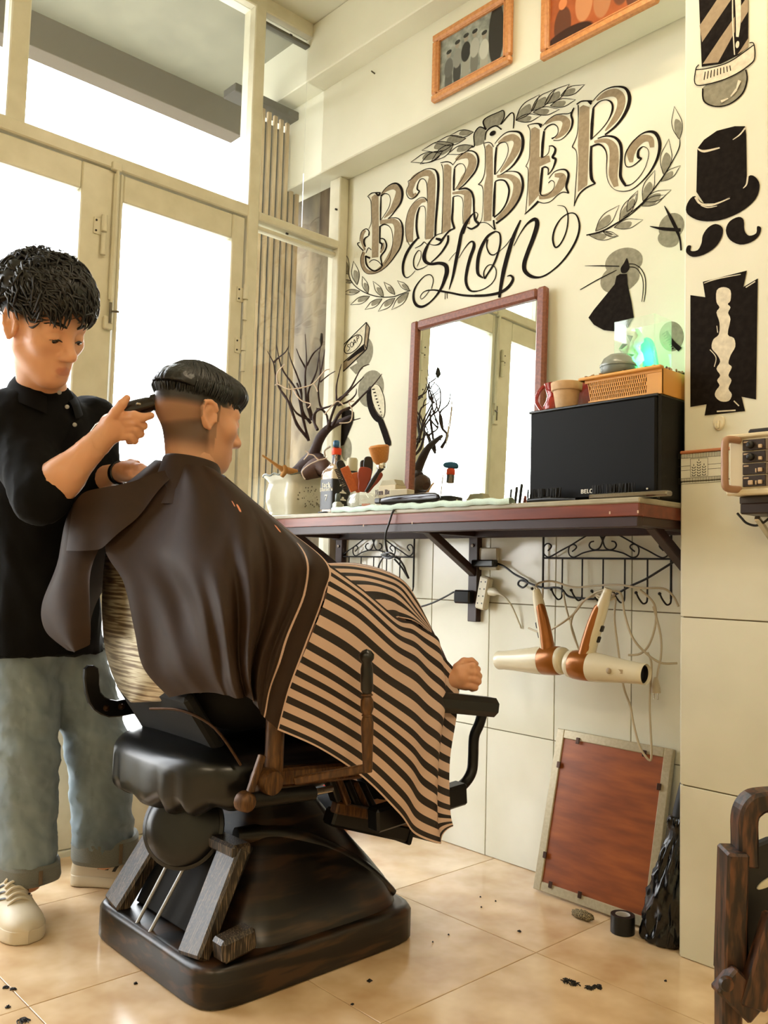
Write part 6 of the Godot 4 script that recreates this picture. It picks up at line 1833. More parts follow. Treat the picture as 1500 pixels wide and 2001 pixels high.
	sh.sheet(g)
	var back := part(sh, "backrest_shell", worn, t, "backrest with a worn silvery brown rear face")
	var fr := MB.new()
	var g2 := []
	for row in g:
		var r2 := []
		for p in row: r2.append(p + Vector3(0.085, 0, 0))
		g2.append(r2)
	fr.sheet(g2)
	for i in 28:   # rim between the two faces
		for s in [0, 32]:
			fr.sheet([[g[i][s], g[i + 1][s]], [g2[i][s], g2[i + 1][s]]])
	fr.sheet([g[28], g2[28]])
	fr.sheet([g[0], g2[0]])
	part(fr, "backrest_pad", black, back)
	# iron arms holding the back
	for s in [-1.0]:
		var z: float = cz + 0.245 * s
		var br := part(MB.new().prism(smooth([Vector2(0.93, 0.66), Vector2(0.965, 0.66), Vector2(0.975, 0.60), Vector2(1.02, 0.575), Vector2(1.10, 0.585), Vector2(1.15, 0.55), Vector2(1.16, 0.48), Vector2(1.12, 0.48), Vector2(1.09, 0.535), Vector2(1.00, 0.535), Vector2(0.945, 0.575)], 3, true), 0.016, Transform3D(Basis.IDENTITY, Vector3(0, 0, z)), 0.003), "back_bracket", iron, t, "black iron bracket")
		for bx in [0.99, 1.03]:
			part(MB.new().lathe([Vector2(0, 0.008), Vector2(0.007, 0.006), Vector2(0.009, 0)], Transform3D(Basis(Vector3.RIGHT, Vector3.BACK, Vector3.DOWN), Vector3(bx, 0.56, z + 0.008)), 10), "bolt", mat("bolt_brown", Color(0.25, 0.17, 0.11), 0.35, 0.8), br)
	part(MB.new().bar(Vector3(0.985, 0.64, cz), Vector3(1.09, 0.49, cz), 0.34, 0.03, Vector3.BACK, 0.008), "back_hinge_plate", mat("matt_black", Color(0.02, 0.018, 0.016), 0.9), t, "black plate between seat and back")
	part(MB.new().tube(smooth([Vector3(0.955, 0.60, -1.79), Vector3(0.985, 0.605, -1.70), Vector3(1.02, 0.575, -1.62), Vector3(1.06, 0.50, -1.575)], 5), 0.0035, 8), "edge_rod", mat("bolt_brown", Color(0.25, 0.17, 0.11), 0.35, 0.8), t, "thin brown metal rod")
	# side frames
	for s in [-1.0, 1.0]:
		var z: float = cz + 0.285 * s
		part(MB.new().tube([Vector3(1.135, 0.455, z), Vector3(1.135, 0.60, z)], 0.021, 16), "arm_post", brass, t, "brown turned arm post")
		part(MB.new().bar(Vector3(1.12, 0.468, z), Vector3(1.39, 0.452, z), 0.04, 0.036, Vector3.UP, 0.006), "side_rail", brass, t)
		part(MB.new().lathe([Vector2(0, 0.03), Vector2(0.025, 0.03), Vector2(0.03, 0.02), Vector2(0.03, -0.02), Vector2(0, -0.02)], Transform3D(Basis(Vector3.RIGHT, Vector3.BACK, Vector3.DOWN), Vector3(1.115, 0.462, z)), 18), "hub", brass, t)
		# padded armrest on a bent iron strut
		var dzz := 0.0 if s > 0.0 else -0.565
		var q := func(px: float, py: float, d: float) -> Vector3: return at(px, py, d) + Vector3(0, 0, dzz)
		var a0 := Vector3(1.25, 0.648, z - 0.005 * s)
		var a1: Vector3 = q.call(966, 1382, 2.30)
		if s < 0.0: a1 = Vector3(a1.x, a1.y, z)
		else: a0.z = -1.565
		part(MB.new().bar(a0, a1, 0.05, 0.062, Vector3.UP, 0.014), "armrest", mat("arm_pad", Color(0.085, 0.085, 0.07), 0.45), t, "dark padded armrest")
		var st3 := []
		for c in [[944, 1388, 2.29], [936, 1415, 2.285], [926, 1440, 2.28], [924, 1480, 2.27], [921, 1508, 2.26], [908, 1530, 2.24], [885, 1548, 2.2]]: st3.append(q.call(c[0], c[1], c[2]))
		part(MB.new().tube(smooth(st3, 4), 0.014, 12), "arm_strut", iron, t, "bent black arm strut")
		part(MB.new().bar(st3[6] + Vector3(0.035, -0.005, 0.0), st3[6] + Vector3(-0.26, -0.03, -0.02), 0.055, 0.045, Vector3.UP, 0.006), "strut_socket", iron, t)
	# turned recline lever
	var l0 := at(718, 1508, 1.845)
	var l1 := at(716, 1268, 1.845)
	var ld := (l1 - l0).normalized()
	var L := l0.distance_to(l1)
	var lx := Transform3D(Basis(Quaternion(Vector3.UP, ld)), l0)
	part(MB.new().lathe([Vector2(0, 0), Vector2(0.010, 0), Vector2(0.011, L * 0.1), Vector2(0.013, L * 0.3), Vector2(0.014, L * 0.40), Vector2(0.010, L * 0.45), Vector2(0.0125, L * 0.46), Vector2(0.010, L * 0.47), Vector2(0.0145, L * 0.52), Vector2(0.0135, L * 0.585), Vector2(0.009, L * 0.615), Vector2(0.0135, L * 0.625), Vector2(0.010, L * 0.64)], lx, 18), "lever", brass, t, "turned brown recline lever")
	part(MB.new().lathe([Vector2(0.0095, L * 0.64), Vector2(0.0135, L * 0.67), Vector2(0.0135, L * 0.84), Vector2(0.0105, L * 0.89), Vector2(0.016, L * 0.92), Vector2(0.0165, L * 0.955), Vector2(0.010, L * 0.985), Vector2(0, L)], lx, 18), "lever_grip", black, t, "black lever grip with a knob")
	part(MB.new().bar(l0 + Vector3(0, 0.008, 0.0), Vector3(1.17, 0.46, -1.53), 0.018, 0.014, Vector3.UP, 0.003), "lever_arm", brass, t)
	# gas strut, linkage and footrest
	part(MB.new().tube([Vector3(1.06, 0.432, -1.545), Vector3(1.235, 0.422, -1.545)], 0.0165, 16), "gas_strut", iron, t, "black gas strut")
	part(MB.new().tube([Vector3(1.235, 0.422, -1.545), Vector3(1.30, 0.418, -1.56)], 0.008, 12), "strut_rod", mat("steel", Color(0.75, 0.72, 0.66), 0.2, 0.95), t, "steel strut rod")
	part(MB.new().lathe([Vector2(0, 0.02), Vector2(0.012, 0.02), Vector2(0.02, 0.012), Vector2(0.022, -0.01), Vector2(0, -0.01)], Transform3D(Basis(Vector3.RIGHT, Vector3.BACK, Vector3.DOWN), Vector3(1.05, 0.432, -1.54)), 16), "strut_pivot", brass, t)
	part(MB.new().bar(Vector3(1.06, 0.43, -1.548), Vector3(1.10, 0.52, -1.555), 0.016, 0.012, Vector3.RIGHT, 0.002), "strut_link", brass, t)
	for k in 5:
		part(MB.new().bar(Vector3(1.32 + 0.035 * k, 0.44 - 0.012 * k, -1.60 - 0.01 * k), Vector3(1.35 + 0.04 * k, 0.375 - 0.015 * k, -1.60 - 0.01 * k), 0.016, 0.03, Vector3.RIGHT, 0.003), "link_plate", brass if k % 2 else iron, t)
	part(MB.new().bar(Vector3(1.36, 0.355, -1.62), Vector3(1.60, 0.285, -1.60), 0.028, 0.03, Vector3.UP, 0.004), "footrest_arm", brass, t)
	part(MB.new().bar(Vector3(1.37, 0.325, -1.65), Vector3(1.60, 0.25, -1.62), 0.04, 0.05, Vector3.UP, 0.006), "footrest_arm", iron, t)
	part(MB.new().bar(Vector3(1.37, 0.325, -2.04), Vector3(1.60, 0.25, -2.06), 0.04, 0.05, Vector3.UP, 0.006), "footrest_arm", iron, t)
	var ft := Basis(Vector3.BACK, -0.35)
	part(MB.new().box(Vector3(1.655, 0.238, -1.84), Vector3(0.115, 0.022, 0.50), ft, 0.006), "footplate", iron, t, "black iron footplate")
	part(MB.new().box(Vector3(1.605, 0.262, -1.84), Vector3(0.014, 0.075, 0.50), ft, 0.004), "footplate_edge", iron, t)

# =========================================================== the cape
func stripe_image() -> Image:
	var im := Image.create(8, 64, false, Image.FORMAT_RGB8)
	for y in 64:
		for x in 8:
			im.set_pixel(x, y, Color(0.80, 0.68, 0.60) if y < 35 else Color(0.12, 0.08, 0.062))
	return im
func panel_image() -> Image:
	var im := Image.create(768, 256, false, Image.FORMAT_RGB8)
	var nz := FastNoiseLite.new()
	nz.frequency = 0.02
	var pale := Color(0.80, 0.68, 0.60)
	for y in 256:
		for x in 768:
			var u := x / 768.0
			var v := 1.0 + 0.10 * nz.get_noise_2d(x, y * 2)
			var c := Color(0.185 * v, 0.128 * v, 0.085 * v)
			var wob := 0.006 * sin(y * 0.11) + 0.004 * sin(y * 0.043)
			if y > 70 and absf(u - 5.0 / 6.0 - wob) < 0.011: c = pale
			if u > 0.977: c = pale
			im.set_pixel(x, y, c)
	# small pinkish frayed spots
	for s in [[400, 46, 5, 4], [386, 42, 3, 3], [555, 62, 7, 4]]:
		for y in range(s[1] - s[3], s[1] + s[3] + 1):
			for x in range(s[0] - s[2], s[0] + s[2] + 1):
				if pow(float(x - s[0]) / s[2], 2.0) + pow(float(y - s[1]) / s[3], 2.0) < 1.0: im.set_pixel(x, y, Color(0.85, 0.55, 0.42))
	return im
func px_grid(rows: Array) -> Array:
	var g := []
	for r in rows:
		var o := []
		for q in r: o.append(at(q[0], q[1], q[2]))
		g.append(o)
	return g
# soft folds: push points away from the sitter's axis
func folds(g: Array, amp: Callable) -> void:
	for i in g.size():
		for j in g[i].size():
			var p: Vector3 = g[i][j]
			var d := Vector3(p.x - 1.17, 0.0, p.z + 1.845)
			g[i][j] = p + d.normalized() * amp.call(float(i) / (g.size() - 1), float(j) / (g[i].size() - 1))
func transpose(a: Array) -> Array:
	var o := []
	for j in a[0].size():
		var r := []
		for i in a.size(): r.append(a[i][j])
		o.append(r)
	return o
func build_cape() -> void:
	var t := thing("barber_cape", "brown barber cape with a striped front draped over the seated customer", "cape", Vector3(1.17, 0.6, -1.845))
	var dark := mat("cape_brown", Color.WHITE, 0.55)
	dark.albedo_texture = ImageTexture.create_from_image(panel_image())
	var plain := grained("cape_plain", Color(0.165, 0.115, 0.075), Color(0.205, 0.142, 0.095), 0.02, Vector3(2, 2, 2), 0.6)
	dull(plain, 0.3)
	dull(dark, 0.3)
	var stripe := mat("cape_stripes", Color.WHITE, 0.7)
	stripe.albedo_texture = ImageTexture.create_from_image(stripe_image())
	stripe.texture_repeat = true
	# right panel, columns from the open back edge to the striped border
	var cols := [
		[[322, 902, 2.06], [280, 985, 1.99], [206, 1062, 1.965], [242, 1140, 1.94], [262, 1230, 1.93], [280, 1305, 1.92], [330, 1363, 1.90]],
		[[345, 899, 2.04], [330, 990, 1.95], [300, 1080, 1.90], [335, 1170, 1.86], [350, 1250, 1.84], [368, 1312, 1.83], [395, 1352, 1.82]],
		[[370, 899, 2.035], [400, 990, 1.90], [395, 1090, 1.80], [415, 1190, 1.755], [428, 1275, 1.745], [435, 1330, 1.74], [446, 1362, 1.74]],
		[[392, 904, 2.04], [455, 985, 1.90], [482, 1085, 1.79], [488, 1185, 1.745], [480, 1275, 1.735], [482, 1330, 1.73], [490, 1366, 1.73]],
		[[410, 912, 2.05], [500, 988, 1.915], [553, 1078, 1.825], [555, 1165, 1.79], [515, 1280, 1.765], [503, 1345, 1.76], [505, 1388, 1.76]],
		[[425, 922, 2.06], [522, 1006, 1.94], [596, 1086, 1.86], [596, 1156, 1.83], [553, 1265, 1.80], [530, 1342, 1.79], [518, 1403, 1.785]],
		[[438, 934, 2.075], [548, 1024, 1.97], [640, 1101, 1.90], [634, 1162, 1.865], [597, 1264, 1.83], [566, 1346, 1.815], [544, 1427, 1.81]]]
	var g := finer(transpose(px_grid(cols)), 10, 22)
	# pleats: (place across, way it slants, narrowness, depth, where it starts down the cape)
	var pleats := [[0.13, 0.05, 26.0, 0.012, 0.35], [0.22, 0.10, 20.0, -0.014, 0.2], [0.33, 0.02, 34.0, -0.020, 0.3], [0.37, 0.02, 30.0, 0.016, 0.3], [0.455, 0.03, 40.0, -0.026, 0.22], [0.50, 0.03, 30.0, 0.020, 0.2], [0.60, -0.03, 40.0, -0.024, 0.14], [0.655, -0.03, 24.0, 0.014, 0.16], [0.75, 0.02, 30.0, -0.012, 0.3]]
	folds(g, func(v: float, u: float) -> float:
		var a := 0.005 * sin(u * 24.0 + 1.0 + v * 2.0) + 0.003 * sin(v * 13.0 + u * 21.0)
		for p in pleats: a += p[3] * exp(-pow((u - p[0] - p[1] * (v - 0.5)) * p[2], 2.0)) * smoothstep(p[4], p[4] + 0.3, v)
		return a * smoothstep(0.0, 0.08, u) * smoothstep(1.0, 0.86, u))
	part(MB.new().sheet(g), "right_panel", dark, t, "plain brown panel edged with a cream line")
	# left flap and the folded corner over it
	cols = [
		[[325, 902, 2.065], [292, 962, 2.035], [210, 1052, 2.0], [182, 1110, 1.99], [178, 1180, 1.99], [176, 1225, 1.99], [172, 1258, 2.0]],
		[[310, 899, 2.08], [245, 962, 2.03], [160, 1058, 2.0], [145, 1130, 2.0], [138, 1190, 2.0], [138, 1240, 2.0], [150, 1274, 2.0]],
		[[302, 899, 2.10], [225, 958, 2.09], [140, 990, 2.06], [108, 1105, 2.05], [84, 1182, 2.06], [94, 1236, 2.06], [136, 1272, 2.04]],
		[[305, 905, 2.15], [240, 970, 2.2], [160, 1020, 2.18], [130, 1110, 2.16], [104, 1182, 2.14], [108, 1226, 2.12], [140, 1262, 2.08]],
		[[330, 905, 2.2], [300, 985, 2.32], [250, 1060, 2.34], [215, 1130, 2.33], [190, 1180, 2.3], [180, 1220, 2.28], [180, 1250, 2.26]]]
	g = finer(transpose(px_grid(cols)), 8, 8)
	folds(g, func(v: float, u: float) -> float: return 0.006 * sin(u * 17.0 + v * 4.0) * smoothstep(0.15, 0.7, v))
	part(MB.new().sheet(g), "left_panel", plain, t, "brown panel hanging behind the chair back")
	cols = [
		[[338, 915, 2.03], [330, 938, 2.00]], [[300, 925, 2.01], [290, 985, 1.965]], [[255, 942, 1.99], [245, 1030, 1.945]], [[205, 952, 1.99], [205, 1068, 1.945]], [[165, 962, 2.01], [165, 1076, 1.955]], [[142, 985, 2.04], [132, 1076, 1.99]]]
	g = finer(transpose(px_grid(cols)), 8, 7)
	folds(g, func(v: float, u: float) -> float: return 0.005 * sin(u * 15.0) * v)
	part(MB.new().sheet(g), "turned_corner", plain, t, "folded over corner of the cape")
	# collar round the neck
	var co := MB.new()
	g = []
	for i in 6:
		var row := []
		for k in 33:
			var a := TAU * k / 32.0
			var r := [0.062, 0.066, 0.071, 0.080, 0.094, 0.112][i] as float
			row.append(Vector3(1.063 + cos(a) * r * 1.05 + (0.01 if i > 3 else 0.0), [1.178, 1.172, 1.15, 1.122, 1.092, 1.055][i] + 0.010 * cos(a + PI) , -1.842 + sin(a) * r * [1.0, 1.0, 1.0, 1.05, 1.25, 1.45][i]))
		g.append(row)
	part(co.sheet(g, true), "collar", plain, t, "dark collar of the cape")
	# front panel lying over chest, right upper arm and lap, meeting the border
	cols = [
		[[438, 934, 2.075], [548, 1024, 1.97], [640, 1101, 1.90]],
		[[440, 930, 2.10], [545, 1022, 2.07], [642, 1101, 2.06]],
		[[425, 925, 2.16], [520, 1030, 2.22], [640, 1110, 2.26]],
		[[400, 930, 2.2], [470, 1030, 2.32], [600, 1120, 2.42]]]
	part(MB.new().sheet(finer(transpose(px_grid(cols)), 8, 6)), "chest_panel", plain, t)
	# striped part: rows cross the stripes, columns follow them
	var rows := [
		[[640, 1101, 1.90], [705, 1152, 1.99], [775, 1207, 2.10], [812, 1215, 2.19], [845, 1240, 2.24], [868, 1278, 2.26], [889, 1330, 2.26]],
		[[634, 1162, 1.865], [700, 1200, 1.93], [775, 1262, 2.02], [818, 1290, 2.11], [850, 1330, 2.17], [874, 1368, 2.21], [886, 1398, 2.22]],
		[[597, 1264, 1.83], [670, 1305, 1.885], [745, 1358, 1.95], [800, 1400, 2.02], [838, 1435, 2.08], [862, 1466, 2.13], [874, 1490, 2.16]],
		[[566, 1346, 1.815], [645, 1385, 1.88], [722, 1435, 1.94], [790, 1495, 2.0], [832, 1540, 2.05], [858, 1566, 2.09], [874, 1585, 2.12]],
		[[544, 1427, 1.81], [622, 1462, 1.88], [702, 1517, 1.94], [775, 1585, 1.99], [822, 1632, 2.03], [858, 1648, 2.07], [881, 1615, 2.11]]]
	var us := []
	g = finer(px_grid(rows), 14, 12)
	folds(g, func(v: float, u: float) -> float: return 0.013 * sin(u * 21.0 - v * 2.2) * smoothstep(0.45, 0.85, u) + 0.006 * sin(u * 9.0 + v * 5.0))
	for i in g.size():
		var r := []
		for j in g[0].size(): r.append(Vector2(j * 0.1, i * 12.7 / (g.size() - 1) + 0.55))
		us.append(r)
	part(MB.new().sheet(g, false, us), "striped_panel", stripe, t, "cream and dark brown striped panel")
	# lap: stripes run back over the thighs to the raised knee
	rows = [
		[[640, 1101, 1.90], [690, 1104, 2.06], [745, 1115, 2.22], [788, 1136, 2.31], [815, 1172, 2.32], [842, 1225, 2.29]],
		[[665, 1122, 1.935], [705, 1124, 2.06], [750, 1135, 2.17], [782, 1150, 2.25], [812, 1190, 2.27], [843, 1232, 2.265]],
		[[705, 1152, 1.99], [735, 1153, 2.07], [760, 1160, 2.13], [780, 1172, 2.18], [812, 1203, 2.225], [844, 1236, 2.25]],
		[[775, 1207, 2.10], [778, 1206, 2.11], [780, 1206, 2.12], [783, 1207, 2.13], [812, 1215, 2.19], [845, 1240, 2.24]]]
	g = finer(px_grid(rows), 10, 8)
	us = []
	for i in g.size():
		var r := []
		for j in g[0].size(): r.append(Vector2(j * 0.1, i * 5.0 / (g.size() - 1) + 0.1 + 0.8 * pow(maxf(0.0, float(j) / g[0].size() - 0.55), 1.0)))
		us.append(r)
	part(MB.new().sheet(g, false, us), "lap_panel", stripe, t, "striped panel over the lap")
	# far side of the striped front hanging past the other knee
	rows = [
		[[640, 1101, 1.90], [690, 1104, 2.06], [745, 1115, 2.22], [788, 1136, 2.31], [815, 1172, 2.32], [842, 1225, 2.29], [868, 1278, 2.26], [889, 1330, 2.26]],
		[[630, 1115, 2.2], [690, 1112, 2.35], [745, 1125, 2.45], [788, 1150, 2.48], [812, 1185, 2.48], [838, 1240, 2.46], [860, 1300, 2.42], [878, 1350, 2.38]],
		[[600, 1220, 2.42], [680, 1230, 2.5], [740, 1250, 2.55], [780, 1280, 2.56], [805, 1310, 2.55], [825, 1360, 2.52], [845, 1420, 2.46], [862, 1480, 2.4]],
		[[560, 1400, 2.44], [660, 1420, 2.5], [720, 1450, 2.53], [760, 1480, 2.53], [790, 1520, 2.5], [812, 1560, 2.46], [835, 1590, 2.40], [862, 1610, 2.30]]]
	g = finer(px_grid(rows), 10, 6)
	us = []
	for i in g.size():
		var r := []
		for j in g[0].size(): r.append(Vector2(j * 0.1, i * 12.0 / (g.size() - 1)))
		us.append(r)
	part(MB.new().sheet(g, false, us), "far_panel", stripe, t)

# =========================================================== people
# a head in a field: origin between the ears, b holds (person's right, up, forward)
func head_into(f: Field, o: Vector3, b: Basis, s: float) -> void:
	var e := func(x: float, y: float, z: float, rx: float, ry: float, rz: float, k := 0.02, cut := false): f.ell(o + b * Vector3(x, y, z) * s, Vector3(rx, ry, rz) * s, k * s, b, cut)
	var c := func(x: float, y: float, z: float, x2: float, y2: float, z2: float, r: float, r2: float, k := 0.015): f.cap(o + b * Vector3(x, y, z) * s, o + b * Vector3(x2, y2, z2) * s, r * s, r2 * s, k * s)
	e.call(0, 0.035, -0.020, 0.073, 0.085, 0.094, 0.02)
	e.call(0, 0.03, 0.03, 0.062, 0.066, 0.058, 0.03)
	e.call(0, -0.035, 0.030, 0.055, 0.072, 0.060, 0.03)
	e.call(0, -0.074, 0.036, 0.040, 0.036, 0.048, 0.03)
	e.call(0, -0.098, 0.064, 0.022, 0.018, 0.020, 0.025)
	for q in [-1.0, 1.0]:
		e.call(q * 0.044, -0.018, 0.056, 0.020, 0.018, 0.020, 0.03)
		c.call(q * 0.047, -0.048, 0.0, q * 0.016, -0.098, 0.055, 0.015, 0.013, 0.03)
	c.call(-0.04, 0.024, 0.074, 0.04, 0.024, 0.074, 0.009, 0.009, 0.02)
	for q in [-1.0, 1.0]:
		e.call(q * 0.032, 0.004, 0.097, 0.017, 0.0105, 0.014, 0.012, true)
		e.call(q * 0.032, 0.002, 0.0765, 0.0165, 0.0115, 0.0135, 0.004)
	c.call(0, 0.012, 0.084, 0, -0.03, 0.104, 0.008, 0.011, 0.014)
	e.call(0, -0.036, 0.104, 0.0145, 0.011, 0.013, 0.01)
	for q in [-1.0, 1.0]: e.call(q * 0.013, -0.039, 0.095, 0.0085, 0.0075, 0.010, 0.008)
	c.call(-0.019, -0.066, 0.081, 0.019, -0.066, 0.081, 0.0055, 0.0055, 0.008)
	c.call(0, -0.0655, 0.087, 0, -0.0655, 0.0875, 0.0075, 0.0075, 0.010)
	c.call(-0.013, -0.0785, 0.084, 0.013, -0.0785, 0.084, 0.0075, 0.0075, 0.008)
	c.call(-0.02, -0.072, 0.096, 0.02, -0.072, 0.096, 0.0, 0.0, 0.002)
	for q in [-1.0, 1.0]:
		e.call(q * 0.075, -0.002, -0.010, 0.008, 0.030, 0.018, 0.010)
		e.call(q * 0.084, -0.002, -0.006, 0.008, 0.021, 0.0115, 0.004, true)
		var rim := [[0.016, 0.006], [0.027, 0.000], [0.033, -0.012], [0.029, -0.026], [0.014, -0.031], [-0.004, -0.026], [-0.018, -0.016], [-0.030, -0.006]]
		for i in 7: c.call(q * 0.081, rim[i][0], rim[i][1], q * 0.081, rim[i + 1][0], rim[i + 1][1], 0.0048, 0.0048, 0.004)
		c.call(q * 0.077, 0.004, 0.006, q * 0.078, -0.010, 0.006, 0.005, 0.005, 0.004)
func hand_caps(f: Field, chains: Array) -> void:
	for c in chains:
		for i in c.size() - 1: f.cap(c[i][0], c[i + 1][0], c[i][1], c[i + 1][1], 0.004)
func skin_mat() -> StandardMaterial3D:
	var m := mat("skin", Color.WHITE, 0.45)
	m.vertex_color_use_as_albedo = true
	m.subsurf_scatter_enabled = true
	m.subsurf_scatter_strength = 0.08
	return m
func lin(r: float, g: float, b: float) -> Color:
	return Color(r, g, b).srgb_to_linear()
func mixc(a: Color, b: Color, t: float) -> Color:
	return a.lerp(b, clampf(t, 0.0, 1.0))

func build_customer() -> void:
	var t := thing("person", "seated person with short black hair wearing a brown and striped barber cape", "person", Vector3(1.2, 0.5, -1.845))
	var fw := Vector3(cos(0.10), -0.10, sin(0.10)).normalized()
	var rt := fw.cross(Vector3.UP).normalized()
	var up := rt.cross(fw).normalized()
	var hb := Basis(rt, up, fw)
	var o := at(388, 822, 2.12)
	var s := 1.03
	var mb := MB.new()
	# trunk, arms and legs under the cape
	var f := Field.new(Vector3(0.95, 0.22, -2.12), Vector3(1.92, 1.22, -1.52), 0.014)
	f.cap(Vector3(1.075, 1.19, -1.842), Vector3(1.07, 1.06, -1.842), 0.050, 0.06)
	f.cap(Vector3(1.09, 1.045, -1.72), Vector3(1.09, 1.045, -1.965), 0.045, 0.045, 0.05)
	f.cap(Vector3(1.10, 1.0, -1.842), Vector3(1.13, 0.70, -1.842), 0.10, 0.10, 0.06)
	f.cap(Vector3(1.14, 0.66, -1.78), Vector3(1.14, 0.66, -1.91), 0.10, 0.10, 0.05)
	f.cap(Vector3(1.11, 1.03, -1.69), Vector3(1.20, 0.78, -1.62), 0.045, 0.038)
	f.cap(Vector3(1.20, 0.78, -1.62), at(868, 1338, 2.27), 0.036, 0.026)
	f.cap(Vector3(1.11, 1.03, -2.0), Vector3(1.25, 0.80, -2.02), 0.045, 0.038)
	f.cap(Vector3(1.25, 0.80, -2.02), Vector3(1.55, 0.74, -1.90), 0.036, 0.026)
	for z in [-1.76, -1.93]:
		f.cap(Vector3(1.18, 0.62, z), Vector3(1.54, 0.60, z), 0.075, 0.055)
		f.cap(Vector3(1.54, 0.60, z), Vector3(1.64, 0.32, z), 0.05, 0.035)
		f.cap(Vector3(1.64, 0.30, z), Vector3(1.74, 0.285, z), 0.035, 0.03)
	f.add_to(mb)
	var split := mb.v.size()
	# head and neck
	var h := Field.new(o - Vector3(0.14, 0.20, 0.14), o + Vector3(0.15, 0.16, 0.14), 0.0036)
	head_into(h, o, hb, s)
	h.cap(o + hb * Vector3(0, -0.05, -0.022), Vector3(1.068, 1.10, -1.842), 0.056, 0.058, 0.03)
	h.add_to(mb)
	# right hand on the armrest
	var hl := at(905, 1320, 2.26)
	var g := Field.new(hl - Vector3(0.09, 0.08, 0.09), hl + Vector3(0.10, 0.08, 0.10), 0.003)
	var hp := func(x: float, y: float, d: float, r: float) -> Array: return [at(x, y, d), r]
	hand_caps(g, [
		[hp.call(868, 1338, 2.27, 0.027), hp.call(888, 1328, 2.265, 0.025), hp.call(900, 1322, 2.262, 0.026)],
		[hp.call(898, 1312, 2.262, 0.021), hp.call(910, 1310, 2.262, 0.018)],
		[hp.call(898, 1332, 2.262, 0.021), hp.call(910, 1336, 2.262, 0.018)],
		[hp.call(893, 1305, 2.27, 0.013), hp.call(906, 1293, 2.28, 0.011), hp.call(921, 1292, 2.285, 0.0095), hp.call(929, 1297, 2.285, 0.008)],
		[hp.call(907, 1304, 2.262, 0.0115), hp.call(924, 1302, 2.258, 0.0105), hp.call(932, 1308, 2.262, 0.0088), hp.call(926, 1316, 2.27, 0.0078)],
		[hp.call(909, 1315, 2.258, 0.0115), hp.call(927, 1314, 2.252, 0.0105), hp.call(935, 1321, 2.257, 0.0088), hp.call(927, 1328, 2.266, 0.0078)],
		[hp.call(909, 1327, 2.255, 0.0112), hp.call(926, 1327, 2.249, 0.010), hp.call(934, 1332, 2.254, 0.0085), hp.call(926, 1338, 2.262, 0.0075)],
		[hp.call(906, 1339, 2.255, 0.0105), hp.call(921, 1341, 2.249, 0.009), hp.call(928, 1344, 2.253, 0.008), hp.call(922, 1347, 2.26, 0.0072)]])
	g.add_to(mb)
	var skin := lin(0.80, 0.585, 0.44)
	var stub := lin(0.13, 0.09, 0.07)
	var hi := hb.transposed()
	for i in mb.v.size():
		var p := hi * (mb.v[i] - o) / s
		var c := skin
		if i >= split and p.length() < 0.17:
			c = mixc(skin, lin(0.66, 0.37, 0.29), 0.6 * smoothstep(1.15, 0.85, Vector2(p.x / 0.0195, (p.y + 0.0725) / 0.0105).length()) * smoothstep(0.068, 0.076, p.z))
			var side := smoothstep(0.062, 0.030, p.z)
			# clipped sides: dark below the long hair, a paler clipped band, stubble down to the nape
			var line := 0.012 + 0.30 * maxf(0.0, p.z + 0.0)
			var d := 0.0
			d = maxf(d, smoothstep(-0.008, 0.036, p.y) * 1.0)
			d = maxf(d, smoothstep(0.022, -0.012, p.y - 0.25 * p.z) * smoothstep(-0.105, -0.05, p.y) * 0.84 * smoothstep(0.012, -0.012, p.z + 0.12 * p.y))
			d = maxf(d, 0.52 * smoothstep(-0.085, -0.05, p.y))
			if absf(p.x) > 0.074 and p.z > -0.03 and p.z < 0.014: d = 0.0    # ears stay bare
			d *= smoothstep(0.052, 0.030, p.z) if p.y < 0.02 else side
			if p.y < 0.03 and p.z > 0.02: d *= 0.25
			c = mixc(c, stub, d)
		mb.col[i] = c
	part(mb, "body", skin_mat(), t, "", true)
	var wear := MB.new()
	var w := Field.new(Vector3(0.93, 0.30, -2.12), Vector3(1.75, 1.10, -1.55), 0.014)
	w.cap(Vector3(1.09, 1.03, -1.72), Vector3(1.09, 1.03, -1.965), 0.052, 0.052, 0.05)
	w.cap(Vector3(1.10, 1.0, -1.842), Vector3(1.13, 0.70, -1.842), 0.110, 0.112, 0.06)
	w.cap(Vector3(1.14, 0.66, -1.76), Vector3(1.14, 0.66, -1.93), 0.112, 0.112, 0.05)
	for z in [-1.76, -1.93]:
		w.cap(Vector3(1.18, 0.62, z), Vector3(1.54, 0.60, z), 0.085, 0.065)
		w.cap(Vector3(1.54, 0.60, z), Vector3(1.63, 0.34, z), 0.06, 0.05)
	w.add_to(wear)
	part(wear, "clothes", mat("dark_clothes", Color(0.05, 0.045, 0.042), 0.9), t, "dark clothes under the cape")
	# long hair on top, combed forward
	var black := mat("black_hair", Color(0.035, 0.028, 0.024), 0.35)
	var hm := MB.new()
	var q := Field.new(o - Vector3(0.14, 0.0, 0.14), o + Vector3(0.16, 0.2, 0.14), 0.004)
	q.ell(o + hb * Vector3(0, 0.062, -0.010), Vector3(0.082, 0.078, 0.110), 0.01, hb)
	q.ell(o + hb * Vector3(0, 0.075, 0.055), Vector3(0.070, 0.045, 0.062), 0.02, hb)
	q.ell(o + hb * Vector3(0.02, 0.066, -0.080), Vector3(0.06, 0.045, 0.05), 0.02, hb)
	q.drop(o + hb * Vector3(0, 0.053, 0), -(hb * Vector3(0, 1.0, 0.12)).normalized())
	q.add_to(hm)
	var nz := FastNoiseLite.new()
	nz.frequency = 1.0
	nz.seed = 4
